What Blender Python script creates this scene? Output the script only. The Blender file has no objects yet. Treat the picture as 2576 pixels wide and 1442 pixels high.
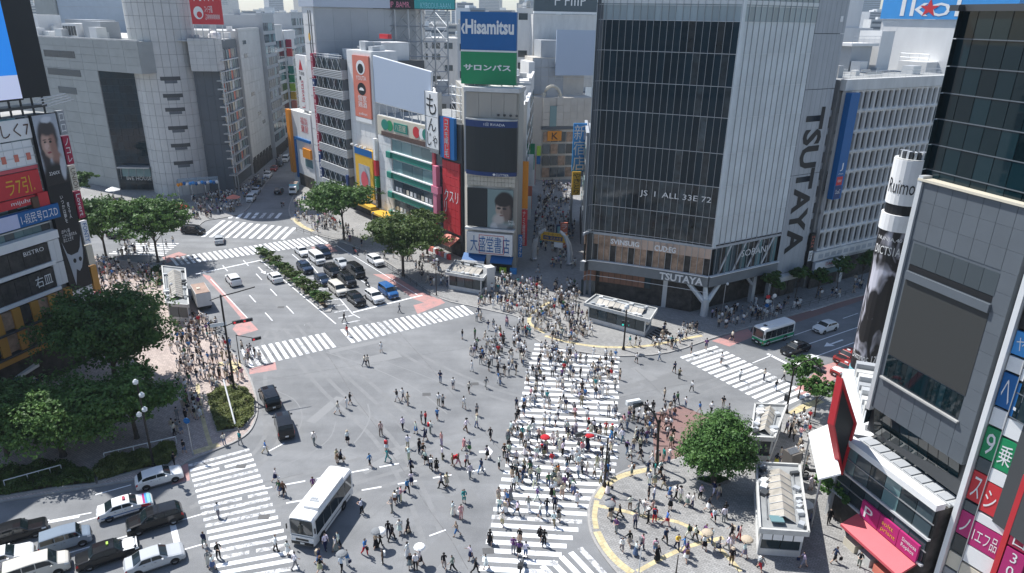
import bpy, bmesh, math, random
import numpy as np
from mathutils import Vector, Matrix
SC = bpy.context.scene
COL = SC.collection
rnd = random.Random(7)
R = math.radians
# ------------------------------------------------------------------ camera
CAM_H = 43.0; PITCH = 21.2; ROLL = 1.0; FPX = 1744.0; IW, IH = 2576.0, 1442.0
_t, _r = R(PITCH), R(ROLL)
FW = Vector((0, math.cos(_t), -math.sin(_t))); _rt = Vector((1, 0, 0)); _up = _rt.cross(FW)
RT = _rt*math.cos(_r) + _up*math.sin(_r); UP = -_rt*math.sin(_r) + _up*math.cos(_r)
cam_d = bpy.data.cameras.new('camera'); cam = bpy.data.objects.new('camera', cam_d); COL.objects.link(cam)
cam_d.sensor_fit = 'HORIZONTAL'; cam_d.sensor_width = 36.0; cam_d.lens = FPX/IW*36.0
cam_d.clip_start = 0.5; cam_d.clip_end = 9000
m = Matrix.Identity(4)
for i in range(3):
 m[i][0] = RT[i]; m[i][1] = UP[i]; m[i][2] = -FW[i]
m[2][3] = CAM_H
cam.matrix_world = m
SC.camera = cam
# ------------------------------------------------------------------ sky and sun
SUN_EL, SHADOW_AZ = 57.0, 126.0           # shadows fall towards +x, -y
sun_az = SHADOW_AZ + 180.0                # compass-like, clockwise from +y
w = bpy.data.worlds.new('World'); SC.world = w; w.use_nodes = True
nt = w.node_tree; bg = nt.nodes['Background']
sky = nt.nodes.new('ShaderNodeTexSky'); sky.sky_type = 'NISHITA'; sky.sun_disc = False
sky.sun_elevation = R(SUN_EL); sky.sun_rotation = R(sun_az)
sky.air_density = 1.0; sky.dust_density = 0.6; sky.ozone_density = 1.5; sky.altitude = 50
nt.links.new(sky.outputs[0], bg.inputs[0]); bg.inputs[1].default_value = 0.108
sl = bpy.data.lights.new('sun', 'SUN'); sl.energy = 4.5; sl.angle = R(0.53); sl.color = (1.0, 0.978, 0.94)
so = bpy.data.objects.new('sun', sl); COL.objects.link(so)
sdir = Vector((math.sin(R(sun_az))*math.cos(R(SUN_EL)), math.cos(R(sun_az))*math.cos(R(SUN_EL)), math.sin(R(SUN_EL))))
so.rotation_euler = sdir.to_track_quat('Z', 'Y').to_euler(); so.location = (-150, 100, 200)
SC.view_settings.view_transform = 'Standard'; SC.view_settings.look = 'None'
SC.view_settings.exposure = 0.5; SC.view_settings.gamma = 1.0; SC.view_settings.use_curve_mapping = False
SC.cycles.max_bounces = 6; SC.cycles.diffuse_bounces = 3; SC.cycles.glossy_bounces = 3
SC.cycles.transmission_bounces = 3; SC.cycles.volume_bounces = 0; SC.cycles.transparent_max_bounces = 6
SC.cycles.caustics_reflective = False; SC.cycles.caustics_refractive = False
SC.cycles.sample_clamp_indirect = 6.0
# ------------------------------------------------------------------ survey helpers
def ray(px, py):
 return FW*FPX + RT*(px-IW/2) - UP*(py-IH/2)
def g(px, py, z=0.0):
 d = ray(px, py); k = (z-CAM_H)/d.z
 return Vector((d.x*k, d.y*k, z))
def pr(P):
 v = Vector(P) - Vector((0, 0, CAM_H)); zc = v.dot(FW)
 return IW/2 + FPX*v.dot(RT)/zc, IH/2 - FPX*v.dot(UP)/zc
def hz(P, py):
 lo, hi = -5.0, 300.0
 for _ in range(50):
  mid = (lo+hi)/2
  if pr((P[0], P[1], mid))[1] > py: lo = mid
  else: hi = mid
 return mid
def dv(az): return Vector((math.sin(R(az)), math.cos(R(az)), 0))
# ------------------------------------------------------------------ materials
MATS = {}
def mat(name, col, rough=0.7, metal=0.0, spec=0.4, var=0.0, noise=0.0, nscale=0.6, bump=0.0, bscale=8.0, emit=0.0, objcol=False, streak=0.0, coat=0.0):
 if name in MATS: return MATS[name]
 M = bpy.data.materials.new(name); M.use_nodes = True; n = M.node_tree.nodes; l = M.node_tree.links
 b = n['Principled BSDF']; b.inputs['Roughness'].default_value = rough; b.inputs['Metallic'].default_value = metal
 b.inputs['Specular IOR Level'].default_value = spec; b.inputs['Coat Weight'].default_value = coat
 b.inputs['Coat Roughness'].default_value = 0.08
 src = None
 if objcol:
  oi = n.new('ShaderNodeObjectInfo'); src = oi.outputs['Color']
 else:
  c = n.new('ShaderNodeRGB'); c.outputs[0].default_value = (*col, 1); src = c.outputs[0]
 if var > 0:
  oi = n.new('ShaderNodeObjectInfo'); mr = n.new('ShaderNodeMapRange')
  mr.inputs[3].default_value = 1-var; mr.inputs[4].default_value = 1+var
  l.new(oi.outputs['Random'], mr.inputs[0])
  mx = n.new('ShaderNodeVectorMath'); mx.operation = 'SCALE'
  l.new(src, mx.inputs[0]); l.new(mr.outputs[0], mx.inputs['Scale']); src = mx.outputs[0]
 if noise > 0:
  geo = n.new('ShaderNodeNewGeometry'); tx = n.new('ShaderNodeTexNoise'); tx.inputs['Scale'].default_value = nscale
  tx.inputs['Detail'].default_value = 5; tx.inputs['Roughness'].default_value = 0.65
  if streak > 0:
   mp = n.new('ShaderNodeMapping'); mp.inputs['Scale'].default_value = (1, 1, 1.0/streak)
   l.new(geo.outputs['Position'], mp.inputs[0]); l.new(mp.outputs[0], tx.inputs['Vector'])
  else: l.new(geo.outputs['Position'], tx.inputs['Vector'])
  mr = n.new('ShaderNodeMapRange'); mr.inputs[1].default_value = .3; mr.inputs[2].default_value = .7
  mr.inputs[3].default_value = 1-noise; mr.inputs[4].default_value = 1+noise
  l.new(tx.outputs[0], mr.inputs[0])
  mx = n.new('ShaderNodeVectorMath'); mx.operation = 'SCALE'
  l.new(src, mx.inputs[0]); l.new(mr.outputs[0], mx.inputs['Scale']); src = mx.outputs[0]
 l.new(src, b.inputs['Base Color'])
 if bump > 0:
  tx = n.new('ShaderNodeTexNoise'); tx.inputs['Scale'].default_value = bscale; tx.inputs['Detail'].default_value = 3
  geo = n.new('ShaderNodeNewGeometry'); l.new(geo.outputs['Position'], tx.inputs['Vector'])
  bp = n.new('ShaderNodeBump'); bp.inputs['Strength'].default_value = bump; bp.inputs['Distance'].default_value = 0.05
  l.new(tx.outputs[0], bp.inputs['Height']); l.new(bp.outputs[0], b.inputs['Normal'])
 if emit > 0:
  l.new(src, b.inputs['Emission Color']); b.inputs['Emission Strength'].default_value = emit
 MATS[name] = M
 return M
def paint(name, col, **k): return mat(name, col, rough=k.pop('rough', .55), **k)
# ------------------------------------------------------------------ object helpers
WM = {}
def wm(o): return WM.get(o.name, Matrix.Identity(4))
def place(o, M=None, parent=None):
 M = M or Matrix.Identity(4)
 COL.objects.link(o); o.matrix_basis = M; WM[o.name] = M.copy()
 if parent is not None:
  o.parent = parent; o.matrix_parent_inverse = wm(parent).inverted()
 return o
def tag(o, label, cat=None, group=None, kind=None):
 if label: o['label'] = label
 if cat: o['category'] = cat
 if group: o['group'] = group
 if kind: o['kind'] = kind
 return o
def thing(name, label, cat, loc=(0, 0, 0), group=None, rz=0.0):
 o = bpy.data.objects.new(name, None); o.empty_display_size = 0.3
 place(o, Matrix.Translation(Vector(loc)) @ Matrix.Rotation(rz, 4, 'Z'))
 return tag(o, label, cat, group)
def struct(o, label=None):
 o['kind'] = 'structure'
 if label: o['label'] = label
 return o
TMP = bpy.data.scenes.new('workbench')     # a spare scene in which curves and modifiers are turned into meshes
def eval_mesh(t):
 TMP.collection.objects.link(t); vl = TMP.view_layers[0]; vl.update(); dg = vl.depsgraph; dg.update()
 me = bpy.data.meshes.new_from_object(t.evaluated_get(dg)); TMP.collection.objects.unlink(t)
 return me
UB = {}
def ubox(M):
 if M.name in UB: return UB[M.name]
 me = bpy.data.meshes.new('box_'+M.name)
 v = [(x, y, z) for z in (0, 1) for y in (0, 1) for x in (0, 1)]
 me.from_pydata(v, [], [(0, 2, 3, 1), (4, 5, 7, 6), (0, 1, 5, 4), (2, 6, 7, 3), (0, 4, 6, 2), (1, 3, 7, 5)])
 me.materials.append(M); UB[M.name] = me
 return me
def mesh_obj(name, v, f, M, parent=None, T=None, smooth=False, mats=None, midx=None):
 me = bpy.data.meshes.new(name); me.from_pydata([tuple(x) for x in v], [], f)
 for mm in (mats or [M]): me.materials.append(mm)
 if midx: me.polygons.foreach_set('material_index', midx)
 if smooth: me.polygons.foreach_set('use_smooth', [True]*len(me.polygons))
 o = bpy.data.objects.new(name, me)
 return place(o, T, parent)
class MB:
 """collects simple shapes for one mesh"""
 def __init__(s): s.v = []; s.f = []
 def box(s, c, d, rz=0.0):
  """centre c, full size d"""
  b = len(s.v); cs, sn = math.cos(rz), math.sin(rz)
  for z in (-.5, .5):
   for y in (-.5, .5):
    for x in (-.5, .5):
     X, Y = x*d[0], y*d[1]
     s.v.append((c[0]+X*cs-Y*sn, c[1]+X*sn+Y*cs, c[2]+z*d[2]))
  s.f += [tuple(b+i for i in q) for q in ((0, 2, 3, 1), (4, 5, 7, 6), (0, 1, 5, 4), (2, 6, 7, 3), (0, 4, 6, 2), (1, 3, 7, 5))]
  return s
 def tube(s, pts, rad, n=6, cap=True):
  pts = [Vector(p) for p in pts]; k = len(pts)
  rad = rad if isinstance(rad, (list, tuple)) else [rad]*k
  b = len(s.v)
  for i, P in enumerate(pts):
   t = (pts[min(i+1, k-1)] - pts[max(i-1, 0)]).normalized()
   a = Vector((0, 0, 1)) if abs(t.z) < .9 else Vector((1, 0, 0))
   x = t.cross(a).normalized(); y = t.cross(x)
   for j in range(n):
    q = 2*math.pi*j/n
    s.v.append(tuple(P + (x*math.cos(q)+y*math.sin(q))*rad[i]))
  for i in range(k-1):
   for j in range(n):
    a0 = b+i*n+j; a1 = b+i*n+(j+1) % n
    s.f.append((a0, a0+n, a1+n, a1))
  if cap:
   s.f.append(tuple(b+j for j in range(n))); s.f.append(tuple(b+(k-1)*n+j for j in reversed(range(n))))
  return s
 def lathe(s, prof, c=(0, 0, 0), n=10):
  b = len(s.v); k = len(prof)
  for r_, z in prof:
   for j in range(n):
    q = 2*math.pi*j/n; s.v.append((c[0]+r_*math.cos(q), c[1]+r_*math.sin(q), c[2]+z))
  for i in range(k-1):
   for j in range(n):
    a0 = b+i*n+j; a1 = b+i*n+(j+1) % n
    s.f.append((a0, a1, a1+n, a0+n))
  s.f.append(tuple(b+j for j in reversed(range(n)))); s.f.append(tuple(b+(k-1)*n+j for j in range(n)))
  return s
 def prism(s, poly, z0, z1):
  b = len(s.v); n = len(poly)
  a = sum(poly[i][0]*poly[(i+1) % n][1]-poly[(i+1) % n][0]*poly[i][1] for i in range(n))
  if a < 0: poly = poly[::-1]
  for z in (z0, z1):
   for p in poly: s.v.append((p[0], p[1], z))
  s.f.append(tuple(b+i for i in reversed(range(n)))); s.f.append(tuple(b+n+i for i in range(n)))
  for i in range(n):
   j = (i+1) % n; s.f.append((b+i, b+j, b+n+j, b+n+i))
  return s
 def quad(s, a, b, c, d):
  k = len(s.v); s.v += [tuple(a), tuple(b), tuple(c), tuple(d)]; s.f.append((k, k+1, k+2, k+3)); return s
 def build(s, name, M, parent=None, T=None, smooth=False):
  return mesh_obj(name, s.v, s.f, M, parent, T, smooth)
class Fac:
 """a vertical facade plane: origin P, direction azimuth; n points out of the building"""
 def __init__(s, P, az, flip=False):
  s.P = Vector((P[0], P[1], 0)); s.e = dv(az); n = Vector((s.e.y, -s.e.x, 0))
  if n.dot(-s.P) < 0: n = -n
  s.n = -n if flip else n
 def uv(s, px, py, d=0.0):
  r_ = ray(px, py); O = Vector((0, 0, CAM_H)); P = s.P + s.n*d
  k = (P-O).dot(s.n)/r_.dot(s.n); Q = O+r_*k-s.P
  return Q.dot(s.e), Q.z
 def pt(s, u, z, d=0.0): return s.P + s.e*u + s.n*d + Vector((0, 0, z))
 def M(s, u, z, d=0.0):
  M = Matrix.Identity(4)
  for i in range(3): M[i][0] = s.e[i]; M[i][1] = s.n[i]; M[i][2] = (0, 0, 1)[i]; M[i][3] = s.pt(u, z, d)[i]
  return M
 def box(s, name, u0, u1, z0, z1, d0, d1, M, parent, lab=None):
  if u1 < u0: u0, u1 = u1, u0
  if z1 < z0: z0, z1 = z1, z0
  o = bpy.data.objects.new(name, ubox(M))
  T = s.M(u0, z0, d0) @ Matrix.Diagonal((u1-u0, d1-d0, z1-z0, 1))
  place(o, T, parent)
  if lab: o['label'] = lab
  return o
 def rot(s): return math.atan2(s.e.y, s.e.x)
 def quadp(s, name, uvs, d0, d1, M, parent):
  mb = MB(); k = len(uvs)
  a = [s.pt(u, z, d1) for u, z in uvs]; b = [s.pt(u, z, d0) for u, z in uvs]
  v = a+b; f = [tuple(range(k)), tuple(range(2*k-1, k-1, -1))]+[(i, (i+1) % k, k+(i+1) % k, k+i) for i in range(k)]
  me = bpy.data.meshes.new(name); bm = bmesh.new(); bv = [bm.verts.new(x) for x in v]
  for q in f: bm.faces.new([bv[i] for i in q])
  bmesh.ops.recalc_face_normals(bm, faces=bm.faces); bm.to_mesh(me); bm.free(); me.materials.append(M)
  return place(bpy.data.objects.new(name, me), None, parent)
 def text(s, body, u0, u1, z0, z1, d, M, parent, name='lettering', vert=False, rot=0, depth=0.05, fill=True):
  """flat lettering fitted in the box; vert stacks the characters; rot turns the text (degrees)"""
  cu = bpy.data.curves.new('txt', 'FONT'); cu.body = '\n'.join(body) if vert else body
  cu.resolution_u = 2; cu.extrude = 0.0; cu.align_x = 'CENTER' if vert else 'LEFT'; cu.space_line = 0.95 if vert else 1.0
  if name == 'bold': cu.offset = 0.035
  t = bpy.data.objects.new('txt', cu); me = eval_mesh(t)
  bpy.data.objects.remove(t); bpy.data.curves.remove(cu)
  n = len(me.vertices)
  if n == 0: return None
  co = np.empty(n*3); me.vertices.foreach_get('co', co); co = co.reshape(-1, 3)
  if rot:
   a = R(rot); x, y = co[:, 0].copy(), co[:, 1].copy()
   co[:, 0] = x*math.cos(a)-y*math.sin(a); co[:, 1] = x*math.sin(a)+y*math.cos(a)
  mn = co.min(0); mx = co.max(0); sz = np.maximum(mx-mn, 1e-6)
  U0, U1 = min(u0, u1), max(u0, u1)
  x = (co[:, 0]-mn[0])/sz[0]; y = (co[:, 1]-mn[1])/sz[1]
  # text runs left to right as seen from outside
  sgn = 1 if s.e.cross(Vector((0, 0, 1))).dot(s.n) > 0 else -1
  uu = U0+(U1-U0)*x if sgn > 0 else U1-(U1-U0)*x
  zz = min(z0, z1)+abs(z1-z0)*y
  P = np.array([tuple(s.pt(a, b, d)) for a, b in zip(uu, zz)])
  me.vertices.foreach_set('co', P.ravel())
  me.materials.clear(); me.materials.append(M); me.update()
  return place(bpy.data.objects.new('lettering', me), None, parent)
 def grid(s, name, u0, u1, z0, z1, nu, nz, gap, d0, d1, M, parent, skip=None):
  if u1 < u0: u0, u1 = u1, u0
  if z1 < z0: z0, z1 = z1, z0
  du, dz = (u1-u0)/nu, (z1-z0)/nz; out = []
  for j in range(nz):
   for i in range(nu):
    if skip and skip(i, j): continue
    mm = M(i, j) if callable(M) else M
    out.append(s.box(name, u0+i*du+gap/2, u0+(i+1)*du-gap/2, z0+j*dz+gap/2, z0+(j+1)*dz-gap/2, d0, d1, mm, parent))
  return out
def G(pts, z=0.0): return [tuple(g(x, y, 0).xy) for x, y in pts]
def q3(x, y): return (x/2, y/2+721)
def q4(x, y): return (x/2+1288, y/2+721)
def q1(x, y): return (x/2, y/2)
def q2(x, y): return (x/2+1288, y/2)
from mathutils.geometry import tessellate_polygon
# ================================================================== ground, pavements, markings
def ground_material(name, c1, c2, scale, rough=.85, brick=None, bump=.25, arcs=False):
 M = bpy.data.materials.new(name); M.use_nodes = True; n = M.node_tree.nodes; l = M.node_tree.links
 b = n['Principled BSDF']; b.inputs['Roughness'].default_value = rough; b.inputs['Specular IOR Level'].default_value = .3
 geo = n.new('ShaderNodeNewGeometry')
 t1 = n.new('ShaderNodeTexNoise'); t1.inputs['Scale'].default_value = scale; t1.inputs['Detail'].default_value = 8; t1.inputs['Roughness'].default_value = .7
 l.new(geo.outputs['Position'], t1.inputs['Vector'])
 cr = n.new('ShaderNodeValToRGB'); cr.color_ramp.elements[0].position = .35; cr.color_ramp.elements[1].position = .68
 cr.color_ramp.elements[0].color = (*c1, 1); cr.color_ramp.elements[1].color = (*c2, 1); l.new(t1.outputs[0], cr.inputs[0])
 src = cr.outputs[0]
 t2 = n.new('ShaderNodeTexNoise'); t2.inputs['Scale'].default_value = 14; t2.inputs['Detail'].default_value = 4
 l.new(geo.outputs['Position'], t2.inputs['Vector'])
 mr = n.new('ShaderNodeMapRange'); mr.inputs[1].default_value = .3; mr.inputs[2].default_value = .7; mr.inputs[3].default_value = .84; mr.inputs[4].default_value = 1.16
 l.new(t2.outputs[0], mr.inputs[0])
 mx = n.new('ShaderNodeVectorMath'); mx.operation = 'SCALE'; l.new(src, mx.inputs[0]); l.new(mr.outputs[0], mx.inputs['Scale']); src = mx.outputs[0]
 if arcs:   # dark tyre wear that runs along the traffic, and patched squares
  for az, sc, st in ((58, .35, .05), (148, .35, .05), (20, .25, .05)):
   mp = n.new('ShaderNodeMapping'); mp.inputs['Rotation'].default_value = (0, 0, R(az)); mp.inputs['Scale'].default_value = (sc*.05, sc, 1)
   l.new(geo.outputs['Position'], mp.inputs[0])
   t = n.new('ShaderNodeTexNoise'); t.inputs['Scale'].default_value = 1.6; t.inputs['Detail'].default_value = 3; l.new(mp.outputs[0], t.inputs['Vector'])
   m2 = n.new('ShaderNodeMapRange'); m2.inputs[1].default_value = .35; m2.inputs[2].default_value = .7; m2.inputs[3].default_value = 1-st; m2.inputs[4].default_value = 1+st
   l.new(t.outputs[0], m2.inputs[0])
   mx = n.new('ShaderNodeVectorMath'); mx.operation = 'SCALE'; l.new(src, mx.inputs[0]); l.new(m2.outputs[0], mx.inputs['Scale']); src = mx.outputs[0]
  v = n.new('ShaderNodeTexVoronoi'); v.feature = 'DISTANCE_TO_EDGE'; v.inputs['Scale'].default_value = .12
  mp = n.new('ShaderNodeMapping'); l.new(geo.outputs['Position'], mp.inputs[0]); l.new(mp.outputs[0], v.inputs['Vector'])
  m2 = n.new('ShaderNodeMapRange'); m2.inputs[1].default_value = 0; m2.inputs[2].default_value = .006; m2.inputs[3].default_value = .93; m2.inputs[4].default_value = 1
  l.new(v.outputs['Distance'], m2.inputs[0])
  mx = n.new('ShaderNodeVectorMath'); mx.operation = 'SCALE'; l.new(src, mx.inputs[0]); l.new(m2.outputs[0], mx.inputs['Scale']); src = mx.outputs[0]
 if brick:
  bt = n.new('ShaderNodeTexBrick'); bt.inputs['Scale'].default_value = 1.0; bt.inputs['Brick Width'].default_value = brick[0]; bt.inputs['Row Height'].default_value = brick[1]
  bt.inputs['Mortar Size'].default_value = .018; bt.inputs['Color1'].default_value = (1.1, 1.1, 1.1, 1); bt.inputs['Color2'].default_value = (.82, .82, .82, 1); bt.inputs['Mortar'].default_value = (.55, .55, .55, 1)
  mp = n.new('ShaderNodeMapping'); mp.inputs['Rotation'].default_value = (0, 0, R(brick[2])); l.new(geo.outputs['Position'], mp.inputs[0]); l.new(mp.outputs[0], bt.inputs['Vector'])
  mm = n.new('ShaderNodeVectorMath'); mm.operation = 'MULTIPLY'; l.new(src, mm.inputs[0]); l.new(bt.outputs[0], mm.inputs[1]); src = mm.outputs[0]
 l.new(src, b.inputs['Base Color'])
 bp = n.new('ShaderNodeBump'); bp.inputs['Strength'].default_value = bump; bp.inputs['Distance'].default_value = .02
 l.new(t2.outputs[0], bp.inputs['Height']); l.new(bp.outputs[0], b.inputs['Normal'])
 MATS[name] = M
 return M
def worn(name, col, lo=.34, hi=.46, base=(.25, .25, .252), sc=2.2):
 """road paint worn through to the asphalt"""
 M = bpy.data.materials.new(name); M.use_nodes = True; n = M.node_tree.nodes; l = M.node_tree.links
 b = n['Principled BSDF']; b.inputs['Roughness'].default_value = .7
 geo = n.new('ShaderNodeNewGeometry'); t = n.new('ShaderNodeTexNoise'); t.inputs['Scale'].default_value = sc; t.inputs['Detail'].default_value = 9; t.inputs['Roughness'].default_value = .72
 l.new(geo.outputs['Position'], t.inputs['Vector'])
 cr = n.new('ShaderNodeValToRGB'); cr.color_ramp.elements[0].position = lo; cr.color_ramp.elements[1].position = hi
 cr.color_ramp.elements[0].color = (*base, 1); cr.color_ramp.elements[1].color = (*col, 1); l.new(t.outputs[0], cr.inputs[0]); l.new(cr.outputs[0], b.inputs['Base Color'])
 MATS[name] = M
 return M
M_ASPH = ground_material('asphalt', (.172, .177, .183), (.262, .267, .272), .11, arcs=True)
M_PAVE = ground_material('grey_block_paving', (.28, .277, .27), (.37, .365, .355), .12, brick=(.42, .21, 32))
M_PINK = ground_material('pink_block_paving', (.44, .36, .325), (.56, .475, .43), .12, brick=(.42, .21, 32))
M_KERB = mat('kerb_stone', (.36, .35, .335), rough=.85, noise=.15, nscale=1.2)
M_WHITE = worn('road_paint_white', (.82, .83, .84), .34, .43)
M_WORN = worn('road_paint_worn', (.66, .67, .68), .42, .54)
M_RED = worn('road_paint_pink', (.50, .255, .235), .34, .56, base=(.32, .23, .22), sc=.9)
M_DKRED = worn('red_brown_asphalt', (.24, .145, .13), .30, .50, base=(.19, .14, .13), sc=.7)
M_YEL = mat('tactile_yellow', (.56, .475, .28), rough=.75, var=.12, noise=.2, nscale=1.5)
M_HATCH = mat('iron_hatch', (.10, .10, .10), rough=.6, noise=.2, nscale=20)
def sheet(name, poly, z, M, parent=None, z0=None):
 """flat polygon (or a slab when z0 is given)"""
 bm = bmesh.new(); a = sum(poly[i][0]*poly[(i+1) % len(poly)][1]-poly[(i+1) % len(poly)][0]*poly[i][1] for i in range(len(poly)))
 if a < 0: poly = poly[::-1]
 top = [bm.verts.new((p[0], p[1], z)) for p in poly]
 for t in tessellate_polygon([[Vector((p[0], p[1], 0)) for p in poly]]):
  try: fc = bm.faces.new([top[i] for i in t])
  except ValueError: continue
  fc.normal_update()
  if fc.normal.z < 0: fc.normal_flip()
 if z0 is not None:
  bot = [bm.verts.new((p[0], p[1], z0)) for p in poly]; k = len(poly)
  for i in range(k): bm.faces.new((bot[i], bot[(i+1) % k], top[(i+1) % k], top[i]))
 me = bpy.data.meshes.new(name); bm.to_mesh(me); bm.free(); me.materials.append(M)
 return place(bpy.data.objects.new(name, me), None, parent)
def strip(name, pts, wd, z, M, parent=None, z0=None, side=0.0):
 """ribbon of width wd along world points; side shifts it to the left"""
 P = [Vector((p[0], p[1])) for p in pts]; L = []; Q = []
 for i, p in enumerate(P):
  t = (P[min(i+1, len(P)-1)]-P[max(i-1, 0)]).normalized(); nn = Vector((-t.y, t.x))
  L.append(p+nn*(wd/2+side)); Q.append(p-nn*(wd/2-side))
 v = [(p.x, p.y, z) for p in L]+[(p.x, p.y, z) for p in Q]; k = len(P); f = [(i+k, i+1+k, i+1, i) for i in range(k-1)]
 if z0 is not None:
  v += [(p.x, p.y, z0) for p in L]+[(p.x, p.y, z0) for p in Q]
  f += [(i, i+1, 2*k+i+1, 2*k+i) for i in range(k-1)]+[(k+i+1, k+i, 3*k+i, 3*k+i+1) for i in range(k-1)]
  f += [(0, 2*k, 3*k, k), (k-1, 2*k-1, 4*k-1, 3*k-1)]
 return mesh_obj(name, v, f, M, parent)
def smooth_path(pts, n=4):
 P = [Vector((p[0], p[1])) for p in pts]; out = []
 for i in range(len(P)-1):
  a, b, c, d = P[max(i-1, 0)], P[i], P[i+1], P[min(i+2, len(P)-1)]
  for k in range(n):
   t = k/n
   out.append(.5*((2*b)+(c-a)*t+(2*a-5*b+4*c-d)*t*t+(3*b-a-3*c+d)*t**3))
 out.append(P[-1]); return [tuple(p) for p in out]
road = sheet('road', [(-1800, -200), (1800, -200), (1800, 4000), (-1800, 4000)], 0.0, M_ASPH)
struct(road, 'grey asphalt carriageway of the scramble crossing')
PZ = 0.13
def pavement(label, kerb, back, M):
 kp = smooth_path(G(kerb), 3); poly = kp+back
 o = sheet('pavement', poly, PZ, M, z0=-.05); struct(o, label)
 # kerb: a row of stones along the edge, a touch higher than the paving
 strip('kerb', kp, .22, PZ+.012, M_KERB, o, z0=-.04)
 return o
pave_q = pavement('grey block pavement around the tall glass corner building',
 [(790, 380), (770, 425), (752, 468), (733, 505), (727, 530), (735, 553), (752, 570), (800, 592), (850, 606), (900, 624), (960, 652), (1040, 705), (1110, 752), (1180, 770), (1250, 786), (1305, 800), (1325, 830), (1360, 862), (1450, 885), (1560, 897), (1680, 888), (1790, 853), (1860, 832), (2175, 742), (2420, 672)],
 [(130, 160), (120, 330), (-60, 330), (-76, 260)], M_PAVE)
pave_109 = pavement('pavement in front of the round tiled tower',
 [(745, 360), (722, 390), (700, 420), (668, 462), (640, 500), (612, 535), (560, 549), (515, 557), (492, 574), (450, 580), (380, 562), (300, 537), (200, 505), (40, 460)],
 [(-300, 230), (-300, 330), (-86, 330)], M_PAVE)
pave_l = pavement('pink block pavement beside the sign-covered corner building',
 [(0, 600), (150, 628), (240, 646), (330, 660), (405, 673), (432, 692), (470, 742), (530, 820), (563, 866), (600, 905), (622, 940), (640, 985), (647, 1035), (632, 1080), (600, 1108), (550, 1130), (480, 1158), (435, 1183), (345, 1207), (170, 1236), (0, 1264), (-160, 1290)],
 [(-120, 30), (-160, 100)], M_PINK)
pave_s = pavement('grey block station plaza with yellow tactile lines',
 [(2300, 905), (2140, 962), (2030, 1010), (1968, 1046), (1888, 1086), (1788, 1121), (1713, 1153), (1648, 1172), (1588, 1181), (1538, 1204), (1503, 1234), (1485, 1266), (1481, 1311), (1492, 1355), (1518, 1398), (1560, 1450), (1640, 1530)],
 [(20, 20), (90, 20), (90, 100)], M_PAVE)
# median island
med = sheet('median_island', G([(646, 633), (664, 630), (700, 652), (770, 712), (838, 772), (832, 786), (816, 786), (760, 740), (690, 672)]), .14, M_KERB, z0=-.05); struct(med, 'narrow kerbed median island with shrubs')
soil = sheet('soil', G([(655, 637), (664, 635), (700, 658), (770, 718), (826, 774), (818, 778), (760, 730), (690, 668)]), .145, mat('soil', (.13, .09, .06), rough=.95, noise=.3, nscale=2), med)
# ---- zebra crossings: every painted bar is a piece
def lerp2(a, b, t): return (a[0]+(b[0]-a[0])*t, a[1]+(b[1]-a[1])*t)
def bar(a, b, wd, parent, M=None, z=.008):
 """painted bar from a to b (world xy)"""
 a = Vector(a); b = Vector(b); t = b-a; ln = t.length
 o = bpy.data.objects.new('stripe', ubox(M or M_WHITE))
 T = Matrix.Translation((a.x, a.y, z-.003)) @ Matrix.Rotation(math.atan2(t.y, t.x), 4, 'Z') @ Matrix.Translation((0, -wd/2, 0)) @ Matrix.Diagonal((ln, wd, .004, 1))
 return place(o, T, parent)
def zebra(label, A0, A1, B0, B1, pitch, wd, worn_p=.12, skip=(), px=True, jit=.15):
 """bars run from line A0-A1 to line B0-B1"""
 if px: A0, A1, B0, B1 = [tuple(g(*q).xy) for q in (A0, A1, B0, B1)]
 o = thing('zebra_crossing', label, None, ((A0[0]+B1[0])/2, (A0[1]+B1[1])/2, 0)); o['kind'] = 'structure'
 L = math.hypot(A1[0]-A0[0], A1[1]-A0[1]); n = max(2, int(round(L/pitch)))
 for i in range(n):
  if i in skip: continue
  t = (i+.5)/n; a = Vector(lerp2(A0, A1, t)); b = Vector(lerp2(B0, B1, t)); d = (b-a)
  a2 = a+d*rnd.uniform(0, .012)*jit; b2 = b-d*rnd.uniform(0, .02)*jit
  MM = M_WORN if rnd.random() < worn_p else M_WHITE
  if rnd.random() < worn_p*.5:   # a bar broken by a hatch
   k = rnd.uniform(.35, .7); bar(a2, a2+d*k, wd, o, MM); bar(a2+d*(k+.09), b2, wd, o, MM)
  else: bar(a2, b2, wd, o, MM)
 return o
zebra('zebra crossing over the wide street behind the empty middle of the junction', (600, 881), (1168, 767), (625, 926), (1196, 789), .93, .5, skip=(13, 14))
zebra('farther zebra crossing at the shrub island in front of the round tower', (424, 650), (800, 593), (440, 669), (830, 612), .95, .5)
zebra('slanting zebra crossing lying in the round tower shadow', q1(1110, 1107), q1(1500, 1148), q1(1000, 1192), q1(1440, 1206), 1.7, .75, px=True)
zebra('short zebra crossing at the mouth of the street beside the round tower', q1(1160, 1070), q1(1432, 1072), q1(1136, 1099), q1(1408, 1099), 1.75, .8)
zebra('zebra crossing half hidden behind the left street trees', (330, 612), (270, 640), (452, 611), (410, 645), 1.05, .5)
a = g(*q3(945, 890)).xy; d1 = dv(148.6).xy; b = g(*q3(1250, 808)).xy
zebra('zebra crossing beside the queue of cars and the white coach', tuple(a), tuple(a+d1*21.6), tuple(b), tuple(b+d1*23.5), .93, .47, worn_p=.3, px=False)
zebra('zebra crossing by the green and white minibus', q4(838, 352), q4(1335, 628), q4(1020, 295), q4(1512, 548), 1.05, .55, worn_p=.15)
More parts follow.
